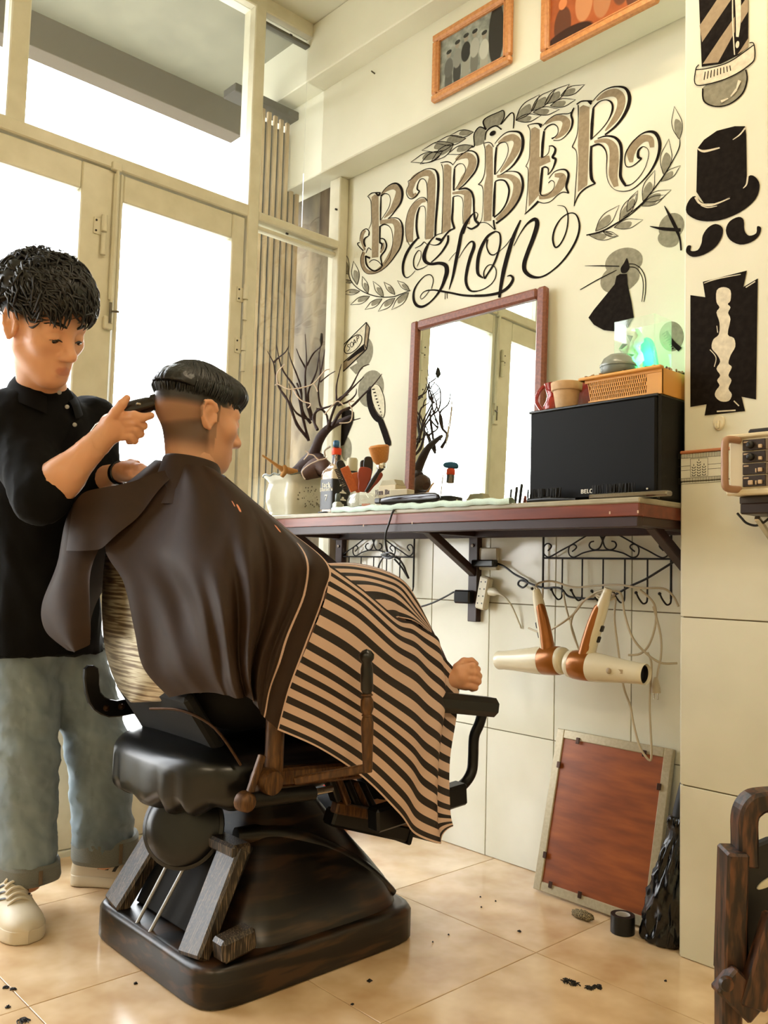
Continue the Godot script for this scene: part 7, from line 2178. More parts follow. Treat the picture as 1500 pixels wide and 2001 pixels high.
	for i in hm.v.size():
		var p := hi * (hm.v[i] - o)
		var a := atan2(p.x, p.z)
		hm.v[i] += hm.n[i] * 0.0035 * nz.get_noise_2d(a * 14.0, p.y * 12.0)
	hm.smooth_normals()
	var rng := RandomNumberGenerator.new()
	rng.seed = 14
	for k in 900:   # locks combed down over the rim of the cap
		var a := rng.randf_range(-PI, PI)
		var y0 := rng.randf_range(0.085, 0.1395)
		var rr := sqrt(maxf(0.05, 1.0 - pow((y0 - 0.062) / 0.078, 2.0)))
		var p0 := Vector3(sin(a) * 0.083 * rr, y0, -0.010 + cos(a) * 0.111 * rr)
		var p1 := Vector3(sin(a) * 0.0835, 0.078, -0.010 + cos(a) * 0.1115)
		var p2 := Vector3(sin(a + 0.03) * (0.078 + 0.003 * rng.randf()), 0.052 - 0.016 * maxf(0.0, cos(a)) + rng.randf_range(-0.010, 0.008), -0.012 + cos(a + 0.03) * (0.103 + 0.008 * maxf(0.0, cos(a))))
		var path := []
		var pm := Vector3(sin(a) * 0.03, 0.1365, -0.03 + cos(a) * 0.035)
		for pp in smooth([pm, p0, p1, p2], 3): path.append(o + hb * pp)
		hm.tube(path, [0.0010, 0.0018, 0.0024, 0.0027, 0.0028, 0.0028, 0.0026, 0.0021, 0.0014, 0.0005], 4, false)
	part(hm, "hair", black, t, "glossy black hair left long on top")
	for q2 in [-1.0, 1.0]:
		var br := []
		for k in 5: br.append(o + hb * Vector3(q2 * (0.016 + 0.009 * k), 0.030 + 0.004 * sin(k * 0.8), 0.086 - 0.0045 * k) * s)
		part(MB.new().tube(br, [0.002, 0.0035, 0.0036, 0.003, 0.001], 6), "eyebrow", black, t)
		var lash := []
		for k in 5: lash.append(o + hb * Vector3(q2 * (0.020 + 0.006 * k), -0.003 + 0.0015 * k, 0.0905 - 0.0022 * k) * s)
		part(MB.new().tube(lash, 0.0018, 6), "eyelashes", black, t)

func build_barber() -> void:
	var t := thing("person", "standing person in a black shirt and pale jeans cutting the seated person's hair", "person", Vector3(0.95, 0, -2.33))
	var fw := Vector3(0.34, -0.40, 0.85).normalized()
	var rt0 := fw.cross(Vector3.UP).normalized()
	var up0 := rt0.cross(fw).normalized()
	var roll := 0.20
	var rt := (rt0 * cos(roll) - up0 * sin(roll)).normalized()
	var up := rt.cross(fw).normalized()
	var hb := Basis(rt, up, fw)
	var s := 1.07
	var o := at(84, 641, 2.1)
	var neck := at(86, 775, 2.19)
	var shR := at(14, 822, 2.16)
	var shL := at(176, 826, 2.34)
	var elR := at(84, 972, 2.02)
	var wrR := at(208, 848, 2.045)
	var elL := at(192, 940, 2.33)
	var wrL := at(230, 926, 2.20)
	var pel := at(80, 1215, 2.36)
	var hipR := at(48, 1240, 2.31)
	var hipL := at(122, 1232, 2.42)
	var knR := at(52, 1480, 2.29)
	var knL := at(192, 1462, 2.45)
	var anR := at(55, 1716, 2.29)
	var anL := at(206, 1672, 2.47)
	var chest := at(84, 905, 2.24)
	var mb := MB.new()
	var f := Field.new(Vector3(0.62, 0.03, -2.62), Vector3(1.30, 1.45, -1.88), 0.014)
	f.cap(neck, neck + (o - neck) * 0.5, 0.055, 0.052)
	f.cap(shR, shL, 0.05, 0.05, 0.06)
	f.cap(chest, pel, 0.105, 0.10, 0.06)
	f.cap(shR, elR, 0.046, 0.042)
	f.cap(elR, elR.lerp(wrR, 0.3), 0.043, 0.044)
	f.cap(elR.lerp(wrR, 0.3), wrR, 0.044, 0.029)
	f.cap(shL, elL, 0.045, 0.04)
	f.cap(elL, wrL, 0.04, 0.028)
	for leg in [[hipR, knR, anR], [hipL, knL, anL]]:
		f.cap(leg[0], leg[1], 0.075, 0.055)
		f.cap(leg[1], leg[2], 0.052, 0.04)
	f.add_to(mb)
	var split := mb.v.size()
	var h := Field.new(o - Vector3(0.15, 0.20, 0.15), o + Vector3(0.15, 0.16, 0.17), 0.0036)
	head_into(h, o, hb, s)
	h.cap(o + hb * Vector3(0, -0.045, -0.02), neck + Vector3(0, 0.0, 0), 0.054, 0.060, 0.03)
	h.add_to(mb)
	var head_end := mb.v.size()
	# right hand round the clipper
	var hc := at(245, 820, 2.04)
	var g := Field.new(hc - Vector3(0.12, 0.11, 0.12), hc + Vector3(0.12, 0.10, 0.12), 0.003)
	var hp := func(x: float, y: float, d: float, r: float) -> Array: return [at(x, y, d), r]
	hand_caps(g, [
		[hp.call(190, 868, 2.04, 0.031), hp.call(208, 848, 2.045, 0.029), hp.call(222, 832, 2.045, 0.031)],
		[hp.call(215, 828, 2.045, 0.024), hp.call(240, 818, 2.045, 0.021)],
		[hp.call(222, 846, 2.045, 0.024), hp.call(248, 838, 2.05, 0.020)],
		[hp.call(214, 824, 2.03, 0.015), hp.call(226, 806, 2.02, 0.0125), hp.call(238, 790, 2.015, 0.011), hp.call(248, 778, 2.018, 0.0085)],
		[hp.call(240, 814, 2.03, 0.0125), hp.call(262, 812, 2.015, 0.011), hp.call(280, 816, 2.015, 0.0098), hp.call(295, 812, 2.025, 0.0085)],
		[hp.call(246, 826, 2.035, 0.0125), hp.call(268, 824, 2.02, 0.011), hp.call(280, 832, 2.03, 0.0098), hp.call(272, 838, 2.05, 0.0088)],
		[hp.call(246, 839, 2.04, 0.0122), hp.call(266, 838, 2.03, 0.0105), hp.call(274, 848, 2.04, 0.0094), hp.call(262, 852, 2.055, 0.0085)],
		[hp.call(240, 852, 2.045, 0.0115), hp.call(257, 853, 2.038, 0.0095), hp.call(263, 861, 2.046, 0.0086), hp.call(252, 863, 2.058, 0.0078)]])
	g.add_to(mb)
	# left hand resting behind the customer's collar
	var lc := at(252, 922, 2.16)
	g = Field.new(lc - Vector3(0.11, 0.08, 0.12), lc + Vector3(0.12, 0.08, 0.12), 0.003)
	hand_caps(g, [
		[[wrL, 0.028], hp.call(244, 922, 2.17, 0.026)],
		[hp.call(244, 917, 2.17, 0.022), hp.call(262, 916, 2.15, 0.018)],
		[hp.call(246, 928, 2.165, 0.020), hp.call(260, 930, 2.14, 0.017)],
		[hp.call(244, 912, 2.18, 0.013), hp.call(256, 905, 2.17, 0.011), hp.call(268, 906, 2.155, 0.009)],
		[hp.call(262, 913, 2.15, 0.011), hp.call(276, 913, 2.125, 0.010), hp.call(288, 918, 2.11, 0.0085)],
		[hp.call(262, 919, 2.145, 0.011), hp.call(277, 920, 2.118, 0.010), hp.call(288, 926, 2.105, 0.0085)],
		[hp.call(261, 926, 2.14, 0.011), hp.call(274, 928, 2.115, 0.0095), hp.call(284, 934, 2.103, 0.008)],
		[hp.call(258, 932, 2.135, 0.010), hp.call(269, 936, 2.115, 0.0088), hp.call(277, 941, 2.105, 0.0075)]])
	g.add_to(mb)
	var skin := lin(0.82, 0.60, 0.45)
	var hi := hb.transposed()
	for i in mb.v.size():
		var c := skin
		if i >= split and i < head_end:
			var p := hi * (mb.v[i] - o) / s
			c = mixc(skin, lin(0.66, 0.37, 0.29), 0.6 * smoothstep(1.15, 0.85, Vector2(p.x / 0.0195, (p.y + 0.0725) / 0.0105).length()) * smoothstep(0.068, 0.076, p.z))
			var d := smoothstep(0.005, 0.035, p.y) * smoothstep(0.055, 0.02, p.z)
			if absf(p.x) > 0.073 and p.z > -0.03 and p.z < 0.012: d = 0.0
			c = mixc(c, lin(0.06, 0.045, 0.035), d)
		mb.col[i] = c
	part(mb, "body", skin_mat(), t, "", true)
	# eyes under lowered lids, brows
	var black := mat("barber_hair", Color(0.042, 0.033, 0.026), 0.38)
	for q2 in [-1.0, 1.0]:
		var ey := o + hb * Vector3(q2 * 0.032, -0.0035, 0.0785) * s
		part(MB.new().lathe([Vector2(0, -0.012), Vector2(0.0085, -0.0085), Vector2(0.012, 0), Vector2(0.0085, 0.0085), Vector2(0, 0.012)], Transform3D(Basis(Quaternion(Vector3.UP, (fw + Vector3(0, -0.3, 0)).normalized())), ey), 16), "eye", mat("eye_dark", Color(0.06, 0.04, 0.03), 0.15), t)
		var lash := []
		for k in 6: lash.append(o + hb * Vector3(q2 * (0.018 + 0.0056 * k), -0.0055 + 0.004 * sin(k * 0.63), 0.0905 - 0.0004 * k * k) * s)
		part(MB.new().tube(lash, [0.0012, 0.002, 0.0022, 0.0022, 0.002, 0.001], 6), "eyelashes", black, t)
		var br := []
		for k in 6: br.append(o + hb * Vector3(q2 * (0.014 + 0.0085 * k), 0.027 + 0.006 * sin(k * 0.62), 0.0915 - 0.00095 * k * k) * s)
		part(MB.new().tube(smooth(br, 2), [0.0025, 0.0035, 0.004, 0.0042, 0.0042, 0.004, 0.0038, 0.0034, 0.003, 0.0022, 0.001], 6), "eyebrow", black, t)
	# hair: full and tousled
	var hm := MB.new()
	var hf := Field.new(o - Vector3(0.17, 0.06, 0.17), o + Vector3(0.17, 0.25, 0.18), 0.005)
	hf.ell(o + hb * Vector3(0, 0.078, -0.022), Vector3(0.094, 0.092, 0.112), 0.02, hb)
	hf.ell(o + hb * Vector3(0, 0.10, 0.045), Vector3(0.078, 0.058, 0.066), 0.03, hb)
	hf.ell(o + hb * Vector3(0, 0.03, -0.07), Vector3(0.078, 0.07, 0.05), 0.03, hb)
	var rng := RandomNumberGenerator.new()
	rng.seed = 3
	for k in 46:
		var d := Vector3(rng.randf_range(-1, 1), rng.randf_range(0.1, 1), rng.randf_range(-0.9, 0.9)).normalized()
		hf.ell(o + hb * (Vector3(0, 0.075, -0.01) + d * Vector3(0.090, 0.092, 0.105)), Vector3(0.020, 0.016, 0.022), 0.012, hb)
	hf.drop(o + hb * Vector3(0, 0.074, 0.05), (hb * Vector3(0, -0.85, 0.5)).normalized())
	hf.drop(o + hb * Vector3(0, 0.0, 0), -(hb * Vector3(0, 1.0, 0.25)).normalized())
	hf.add_to(hm)
	for k in 3400:   # locks lying over that mass
		var d := Vector3(rng.randf_range(-1, 1), rng.randf_range(-0.15, 1), rng.randf_range(-1, 0.9)).normalized()
		var base := Vector3(0, 0.075, -0.012) + d * Vector3(0.096, 0.098, 0.116)
		if base.y < 0.0 + 0.25 * base.z or (base.z > 0.04 and base.y < 0.078): continue
		var flow := Vector3(rng.randf_range(-0.5, 0.5) - 0.3, -0.6 + rng.randf_range(-0.5, 0.6), 0.75 * signf(base.z + 0.02) + rng.randf_range(-0.5, 0.5))
		flow = (flow - d * flow.dot(d)).normalized()
		var len := rng.randf_range(0.028, 0.062)
		var lift := rng.randf_range(0.003, 0.017)
		var curl := d.cross(flow) * rng.randf_range(-0.018, 0.018)
		var path := []
		for pp in smooth([base, base + flow * len * 0.4 + d * lift, base + flow * len * 0.8 + d * lift * 0.6 + curl, base + flow * len + d * (lift * 0.2 - 0.004) + curl * 1.8], 3): path.append(o + hb * pp)
		hm.tube(path, [0.0026, 0.0030, 0.0033, 0.0034, 0.0032, 0.0028, 0.0022, 0.0016, 0.001, 0.0004], 4, false)
	for k in 90:   # fringe over the brow, mostly to one side
		var x := rng.randf_range(-0.06, 0.062)
		var yb := 0.096 - 0.25 * x * x / 0.06
		var base := Vector3(x, yb, 0.088 - 9.0 * x * x * 0.55)
		var drop := rng.randf_range(0.010, 0.026) + (0.012 if x > 0.02 else 0.0)
		var path := []
		for pp in smooth([base + Vector3(0, 0.02, -0.012), base, base + Vector3(-0.008, -drop * 0.6, 0.006), base + Vector3(-0.016, -drop, 0.002 - 0.25 * absf(x))], 3): path.append(o + hb * pp)
		hm.tube(path, [0.0022, 0.0024, 0.0026, 0.0026, 0.0024, 0.002, 0.0018, 0.0014, 0.001, 0.0004], 4, false)
	for k in 34:   # fine curls standing off the crown
		var d := Vector3(rng.randf_range(-0.7, 0.7), 1.0, rng.randf_range(-0.5, 0.9)).normalized()
		var base := Vector3(0, 0.075, -0.012) + d * Vector3(0.096, 0.100, 0.116)
		var sd := d.cross(Vector3(0.3, 0.1, 1)).normalized()
		var path := []
		for pp in smooth([base, base + d * 0.014 + sd * 0.006, base + d * 0.020 + sd * 0.020, base + d * 0.010 + sd * 0.032], 4): path.append(o + hb * pp)
		hm.tube(path, 0.0009, 4, false)
	part(hm, "hair", black, t, "full tousled dark brown hair")
	# shirt
	var sm := MB.new()
	var c := Field.new(Vector3(0.60, 0.64, -2.66), Vector3(1.24, 1.48, -1.88), 0.0125)
	c.cap(neck + Vector3(0, -0.02, 0), neck + Vector3(0, -0.06, 0), 0.072, 0.085, 0.04)
	c.cap(shR + Vector3(0, -0.01, 0), shL + Vector3(0, -0.01, 0), 0.068, 0.068, 0.06)
	c.cap(chest + Vector3(0, 0.02, 0), pel + Vector3(0, 0.05, 0), 0.128, 0.135, 0.07)
	c.cap(pel + Vector3(0, 0.06, 0), at(72, 1320, 2.37), 0.135, 0.150, 0.05)
	c.cap(chest.lerp(shR, 0.5), pel.lerp(hipR, 0.6), 0.09, 0.10, 0.06)
	c.cap(shR, shR.lerp(elR, 0.98) + Vector3(0, -0.005, 0), 0.070, 0.068, 0.04)
	c.cap(shL, elL.lerp(wrL, 0.15), 0.066, 0.056, 0.04)
	c.cap(pel.lerp(hipR, 0.5), hipR + Vector3(0, -0.08, 0), 0.115, 0.118, 0.05)
	c.cap(pel.lerp(hipL, 0.5), hipL + Vector3(0, -0.08, 0), 0.115, 0.118, 0.05)
	c.drop(at(75, 1282, 2.3), Vector3(0, -1, 0))
	c.add_to(sm)
	var nz := FastNoiseLite.new()
	nz.frequency = 9.0
	nz.fractal_octaves = 3
	nz.seed = 8
	for i in sm.v.size():
		var p := sm.v[i]
		sm.v[i] += sm.n[i] * (0.011 * nz.get_noise_3d(p.x * 1.2, p.y * 0.55 + p.z * 0.4, p.z * 1.2))
	sm.smooth_normals()
	var cloth := grained("black_shirt", Color(0.028, 0.026, 0.024), Color(0.045, 0.042, 0.038), 0.05, Vector3(6, 6, 6), 0.85)
	dull(cloth, 0.25)
	var shirt := part(sm, "shirt", cloth, t, "loose black short sleeved shirt")
	# collar and buttons
	var co := MB.new()
	var rows := []
	for i in 5:
		var row := []
		for k in 29:
			var a := lerpf(0.42, TAU - 0.42, k / 28.0)
			var r: float = [0.062, 0.066, 0.072, 0.083, 0.094][i]
			var y: float = [-0.01, 0.024, 0.032, 0.016, -0.014][i] - (0.02 * pow(absf(k / 14.0 - 1.0), 3.0))
			var fwd := Vector3(0.12, 0, 1).normalized()
			var sd := Vector3(fwd.z, 0, -fwd.x)
			row.append(neck + fwd * cos(a) * r * 1.08 + sd * sin(a) * r + Vector3(0, y - 0.028 * cos(a), 0))
		rows.append(row)
	part(co.sheet(rows), "collar", cloth, shirt)
	for q in [[116, 767], [131, 795], [146, 830]]:
		# buttons sit on the shirt front: nearest shirt point to that line of sight
		var dir := ray(q[0], q[1]).normalized()
		var best := 1e9
		var bp := Vector3.ZERO
		for p in sm.v:
			var w := p - (EYE - t.position)
			var along := w.dot(dir)
			var off := (w - dir * along).length()
			if off < 0.016 and along < best:
				best = along
				bp = p + t.position
		if best < 1e8:
			part(MB.new().lathe([Vector2(0, 0.003), Vector2(0.004, 0.0028), Vector2(0.0055, 0.001), Vector2(0.0055, -0.002)], Transform3D(Basis(Quaternion(Vector3.UP, -dir)), EYE + dir * best - dir * 0.003), 12), "button", mat("button_grey", Color(0.62, 0.62, 0.60), 0.25), shirt, "pale grey button")
	# jeans with turned-up cuffs
	var jm := MB.new()
	var jf := Field.new(Vector3(0.72, 0.06, -2.66), Vector3(1.36, 1.0, -2.14), 0.0125)
	jf.cap(pel + Vector3(0, 0.06, 0), pel, 0.115, 0.12, 0.05)
	jf.cap(hipR, knR, 0.098, 0.078, 0.03)
	jf.cap(knR, anR, 0.078, 0.072, 0.03)
	jf.cap(hipL, knL, 0.098, 0.086, 0.03)
	jf.cap(knL, anL, 0.086, 0.084, 0.03)
	jf.drop(Vector3(0, 0.118, 0), Vector3(0, -1, 0))
	jf.add_to(jm)
	nz.seed = 20
	for i in jm.v.size():
		var p := jm.v[i]
		jm.v[i] += jm.n[i] * (0.013 * nz.get_noise_3d(p.x * 0.5, p.y * 1.3 + p.x * 0.5, p.z * 0.5) + 0.006 * nz.get_noise_3d(p.x * 2.0, p.y * 3.0 + p.x * 2.0, p.z * 2.0))
	jm.smooth_normals()
	# washed denim: dye worn away in patches
	var dn := FastNoiseLite.new()
	dn.frequency = 5.0
	dn.seed = 31
	for i in jm.v.size():
		var p := jm.v[i]
		var w := 0.55 + 0.45 * dn.get_noise_3d(p.x * 1.2, p.y * 0.5, p.z * 1.2) + 0.22 * dn.get_noise_3d(p.x * 14, p.y * 3, p.z * 14)
		jm.col[i] = mixc(lin(0.24, 0.29, 0.33), lin(0.57, 0.62, 0.63), w)
	var jmat := mat("denim", Color.WHITE, 0.85)
	jmat.vertex_color_use_as_albedo = true
	relief(jmat, "denim_weave", 0.3, 0.25)
	var jeans := part(jm, "jeans", jmat, t, "washed grey blue jeans with turned up cuffs", true)
	for leg in [[anR, 0.077, 0.153], [anL, 0.088, 0.172]]:
		var base := Vector3(leg[0].x, 0, leg[0].z)
		var cu := MB.new().lathe([Vector2(leg[1] - 0.012, 0.084), Vector2(leg[1] + 0.001, 0.082), Vector2(leg[1] + 0.005, 0.093), Vector2(leg[1] + 0.004, leg[2] - 0.03), Vector2(leg[1] - 0.002, leg[2] - 0.022), Vector2(leg[1] - 0.014, leg[2] - 0.03)], up_at(base), 40)
		for i in cu.v.size():
			var p := cu.v[i] - base
			cu.v[i] += Vector3(p.x, 0, p.z).normalized() * 0.003 * sin(atan2(p.x, p.z) * 5.0 + p.y * 40.0)
		cu.smooth_normals()
		part(cu, "cuff", grained("denim_inside", Color(0.36, 0.36, 0.33), Color(0.47, 0.47, 0.43), 0.08, Vector3(8, 8, 8), 0.9), jeans, "pale turned up cuff")
		part(MB.new().bar(base + Vector3(0.0, 0.088, leg[1] + 0.006), base + Vector3(0.0, leg[2] - 0.03, leg[1] + 0.006), 0.010, 0.004, Vector3.RIGHT, 0.001), "seam", mat("seam_tan", Color(0.40, 0.33, 0.25), 0.9), jeans)
	# watch strap
	var wd := (at(244, 922, 2.17) - wrL).normalized()
	part(MB.new().lathe([Vector2(0.028, -0.009), Vector2(0.031, -0.008), Vector2(0.032, 0.0), Vector2(0.031, 0.008), Vector2(0.028, 0.009)], Transform3D(Basis(Quaternion(Vector3.UP, wd)), wrL.lerp(at(244, 922, 2.17), 0.35)), 24), "watch_strap", mat("black_plastic", Color.BLACK), t, "black watch strap")
	sneaker(t, Vector3(0.882, 0.0, -2.43), Vector3(-0.12, 0, 0.99).normalized(), 0.295)
	sneaker(t, Vector3(1.093, 0.0, -2.475), Vector3(0.74, 0, 0.67).normalized(), 0.29)
	# the clipper in the right hand
	var k0 := at(236, 806, 2.045)
	var k1 := at(300, 788, 2.07)
	var kd := (k1 - k0).normalized()
	var kt := thing("hair_clipper", "dark brown cordless clipper held against the seated person's head", "clipper", k0)
	part(MB.new().tube(smooth([k0 - kd * 0.02, k0, k0.lerp(k1, 0.5), k0.lerp(k1, 0.85), k1], 4), [0.012, 0.016, 0.018, 0.019, 0.020, 0.0205, 0.021, 0.021, 0.021, 0.0205, 0.020, 0.0195, 0.019, 0.018, 0.017, 0.016, 0.015], 14), "housing", mat("clipper_brown", Color(0.10, 0.055, 0.035), 0.2), kt)
	part(MB.new().bar(k1 - kd * 0.005, k1 + kd * 0.012, 0.040, 0.022, Vector3.UP, 0.003), "blade_block", mat("black_plastic", Color.BLACK), kt)
	var teeth := MB.new()
	for k in 9: teeth.bar(k1 + kd * 0.010 + UPWARD * (-0.018 + 0.0045 * k), k1 + kd * 0.022 + UPWARD * (-0.018 + 0.0045 * k), 0.0022, 0.016, UPWARD, 0.0004)
	part(teeth, "guard_comb", mat("black_plastic", Color.BLACK), kt, "black guard comb")
	part(MB.new().box(k0.lerp(k1, 0.6) - AHEAD * 0.020 + UPWARD * 0.004, Vector3(0.012, 0.006, 0.01), Basis.IDENTITY, 0.002), "switch", mat("steel", Color.WHITE), kt, "bright switch")
	part(MB.new().tube([at(179, 846, 2.075), at(190, 832, 2.075), at(236, 806, 2.05)], [0.006, 0.007, 0.010], 10), "tail", mat("steel", Color.WHITE), kt, "bright metal tail")

# a low trainer: heel point on the floor, direction of the toe, length
func sneaker(parent: Node3D, heel: Vector3, d: Vector3, L: float) -> void:
	var r := d.cross(Vector3.UP).normalized()
	var white := mat("trainer_leather", Color(0.78, 0.73, 0.63), 0.5)
	var P := func(u: float, x: float, y: float) -> Vector3: return heel + d * (u * L) + r * x + Vector3(0, y, 0)
	var wid := func(u: float) -> float: return (0.034 + 0.018 * smoothstep(0.2, 0.7, u)) * sqrt(maxf(0.0, 1.0 - pow(maxf(0.0, (u - 0.72) / 0.28), 2.4))) * sqrt(maxf(0.02, 1.0 - pow(maxf(0.0, (0.12 - u) / 0.12), 2.2)))
	var n := 28
	var sole := []
	var m := 28
	for i in n + 1:
		var u := i / float(n)
		var w: float = (maxf(wid.call(u), 0.002) + 0.003) if i > 0 and i < n else 0.0002
		var row := []
		for q in [[-1.0, 0.003], [-1.02, 0.010], [-1.0, 0.030], [-0.9, 0.032], [0.9, 0.032], [1.0, 0.030], [1.02, 0.010], [1.0, 0.003], [0.9, 0.001], [-0.9, 0.001], [-1.0, 0.003]]: row.append(P.call(u, w * q[0], q[1]))
		sole.append(row)
	var sh := part(MB.new().sheet(sole, true), "shoe", mat("trainer_sole", Color(0.80, 0.75, 0.65), 0.6), parent, "white leather trainer with three black stripes")
	var upr := []
	for i in n + 1:
		var u := i / float(n)
		var w: float = maxf(wid.call(u), 0.001)
		var top := 0.032 + (0.078 if u < 0.28 else 0.0)
		if u >= 0.28: top = lerpf(0.110, 0.066, smoothstep(0.28, 0.72, u))
		if u > 0.72: top = 0.032 + 0.034 * sqrt(maxf(0.0, 1.0 - pow((u - 0.72) / 0.28, 2.0)))
		if u < 0.06: top = 0.032 + 0.078 * sqrt(u / 0.06)
		var row := []
		for k in m + 1:
			var a := PI * k / m
			row.append(P.call(u, -cos(a) * w * (1.0 - 0.12 * sin(a)), 0.030 + (top - 0.030) * pow(sin(a), 0.62)))
		upr.append(row)
	part(MB.new().sheet(upr), "upper", white, sh)
	for sd in [-1.0, 1.0]:
		for k in 3:
			var st2 := []
			for i in 7:
				var v := i / 6.0
				var u := 0.30 + 0.075 * k + 0.10 * v
				var w: float = wid.call(u)
				var a := lerpf(0.12, 0.95, v)
				var top := lerpf(0.110, 0.066, smoothstep(0.28, 0.72, u))
				var row := []
				for e in [0.0, 0.034]:
					row.append(P.call(u + e, sd * (cos(a) * w * (1.0 - 0.12 * sin(a)) + 0.0016), 0.031 + (top - 0.030) * pow(sin(a), 0.62)))
				st2.append(row)
			part(MB.new().sheet(st2), "stripe", mat("trainer_black", Color(0.06, 0.05, 0.045), 0.5), sh, "black stripe")
	for k in 6:
		var u := 0.32 + 0.062 * k
		var top := lerpf(0.110, 0.066, smoothstep(0.28, 0.72, u))
		var w: float = wid.call(u) * 0.52
		part(MB.new().tube(smooth([P.call(u - 0.01, -w, top - 0.008), P.call(u, -w * 0.4, top + 0.004), P.call(u + 0.008, w * 0.4, top + 0.004), P.call(u + 0.012, w, top - 0.008)], 3), 0.004, 6), "lace", white, sh)
	part(MB.new().bar(P.call(0.02, 0, 0.10), P.call(0.0, 0, 0.118), 0.02, 0.006, r, 0.002), "heel_tab", mat("trainer_black", Color.BLACK), sh, "black heel tab")

# =========================================================== floor corner, shelf and the other chair
func build_corner_goods() -> void:
	var rng := RandomNumberGenerator.new()
	rng.seed = 77
	# framed board leaning on the wall, its back outward
	var bl := Vector3(2.118, 0.004, -1.588)
	var hgt := Vector3(0.112, 0.452, 0.0)
	var wid := Vector3(0.0, 0.0, 0.382)
	var up := hgt.normalized()
	var rt := wid.normalized()
	var outw := up.cross(rt).normalized()
	if outw.x > 0.0: outw = -outw
	var H := hgt.length()
	var W := wid.length()
	var bb := Basis(rt, up, rt.cross(up))
	var t := thing("framed_board", "reddish wooden board in a pale metal frame leaning on the wall tiles", "board", bl + wid * 0.5)
	var alu := grained("pale_aluminium", Color(0.66, 0.61, 0.50), Color(0.74, 0.70, 0.59), 0.05, Vector3(3, 3, 3), 0.35, 0.3)
	var ven := grained("red_veneer", Color(0.42, 0.20, 0.07), Color(0.64, 0.35, 0.14), 0.010, Vector3(1.0, 4.5, 0.8), 0.4)
	var P := func(x: float, y: float, o := 0.0) -> Vector3: return bl + rt * x + up * y + outw * o
	var fwid := 0.026
	for e in [[fwid * 0.5, H * 0.5, fwid, H], [W - fwid * 0.5, H * 0.5, fwid, H], [W * 0.5, fwid * 0.5, W - fwid * 2, fwid], [W * 0.5, H - fwid * 0.5, W - fwid * 2, fwid]]:
		part(MB.new().box(P.call(e[0], e[1], 0.006), Vector3(e[2], e[3], 0.018), bb, 0.002), "frame_side", alu, t, "pale metal frame side")
	part(MB.new().box(P.call(W * 0.5, H * 0.5, 0.006), Vector3(W - fwid * 2 + 0.004, H - fwid * 2 + 0.004, 0.008), bb, 0.0005), "veneer_panel", ven, t, "reddish brown veneer")
	for e in [[0.08, H - fwid], [0.30, H - fwid], [fwid, 0.36], [fwid, 0.10], [W - fwid, 0.36], [0.06, fwid], [0.16, fwid]]:
		part(MB.new().box(P.call(e[0], e[1], 0.018), Vector3(0.012, 0.018, 0.004), bb, 0.0015), "clip", mat("clip_bronze", Color(0.28, 0.20, 0.16), 0.35, 0.7), t, "small bronze clip")
	# black refuse bag with a folded umbrella standing in it
	var bc := Vector3(2.078, 0.0, -1.158)
	var bag := MB.new()
	var g := []
	var nz := FastNoiseLite.new()
	nz.frequency = 0.9
	nz.seed = 12
	nz.fractal_octaves = 3
	var prof := [[0.0, 0.0], [0.055, 0.002], [0.064, 0.02], [0.066, 0.06], [0.062, 0.10], [0.056, 0.15], [0.048, 0.20], [0.038, 0.245], [0.027, 0.275], [0.036, 0.292], [0.037, 0.31], [0.024, 0.318], [0.0, 0.31]]
	var pp := []
	for q in prof: pp.append(Vector2(q[0], q[1]))
	pp = smooth(pp, 4)
	for q in pp:
		var row := []
		for k in 73:
			var a := TAU * k / 72.0
			var r: float = q.x * (1.0 - 0.55 * absf(nz.get_noise_3d(cos(a) * 1.5, sin(a) * 1.5, q.y * 7.0 + a * 0.6)) + 0.16 * nz.get_noise_3d(cos(a) * 5.0, sin(a) * 5.0, q.y * 26.0))
			row.append(bc + Vector3(cos(a) * r * 0.72 + q.y * 0.06, maxf(q.y, 0.0), sin(a) * r + q.y * 0.13))
		g.append(row)
	bag.sheet(g, true)
	solo(bag, "refuse_bag", mat("bag_black", Color(0.025, 0.024, 0.024), 0.22), "crumpled glossy black refuse bag in the corner by the column", "bag")
	var um := thing("folded_umbrella", "folded black umbrella standing upright in the refuse bag", "umbrella", bc + Vector3(0.01, 0.28, -0.01))
	part(MB.new().tube(smooth([bc + Vector3(0.012, 0.24, 0.028), bc + Vector3(0.03, 0.33, 0.036), bc + Vector3(0.05, 0.40, 0.04), bc + Vector3(0.06, 0.43, 0.04)], 4), [0.018, 0.020, 0.021, 0.022, 0.022, 0.021, 0.020, 0.019, 0.018, 0.016, 0.015, 0.013, 0.010], 12), "furled_cloth", mat("umbrella_cloth", Color(0.03, 0.03, 0.035), 0.6), um)
	part(MB.new().tube(smooth([bc + Vector3(0.06, 0.43, 0.04), bc + Vector3(0.068, 0.46, 0.04), bc + Vector3(0.072, 0.48, 0.036), bc + Vector3(0.07, 0.485, 0.022)], 4), 0.011, 10), "handle", mat("black_plastic", Color.BLACK), um)
	# roll of black tape, lump of plaster
	var tp := on_y(1216, 1822, 0.0)
	tp = Vector3(minf(tp.x, 2.08), 0.0, tp.z)
	var tr := thing("tape_roll", "roll of black tape with a white core on the floor", "tape", tp)
	part(MB.new().lathe([Vector2(0.019, 0.001), Vector2(0.031, 0.001), Vector2(0.031, 0.046), Vector2(0.019, 0.046)], up_at(tp), 32), "tape", mat("tape_black", Color(0.03, 0.028, 0.026), 0.5), tr)
	part(MB.new().lathe([Vector2(0.0188, 0.0455), Vector2(0.0188, 0.001), Vector2(0.0165, 0.001), Vector2(0.0165, 0.0455), Vector2(0.0188, 0.0465)], up_at(tp), 32), "core", mat("card_white", Color(0.72, 0.70, 0.68), 0.8), tr, "white cardboard core")
	var sp := on_y(1138, 1796, 0.0)
	var st := MB.new()
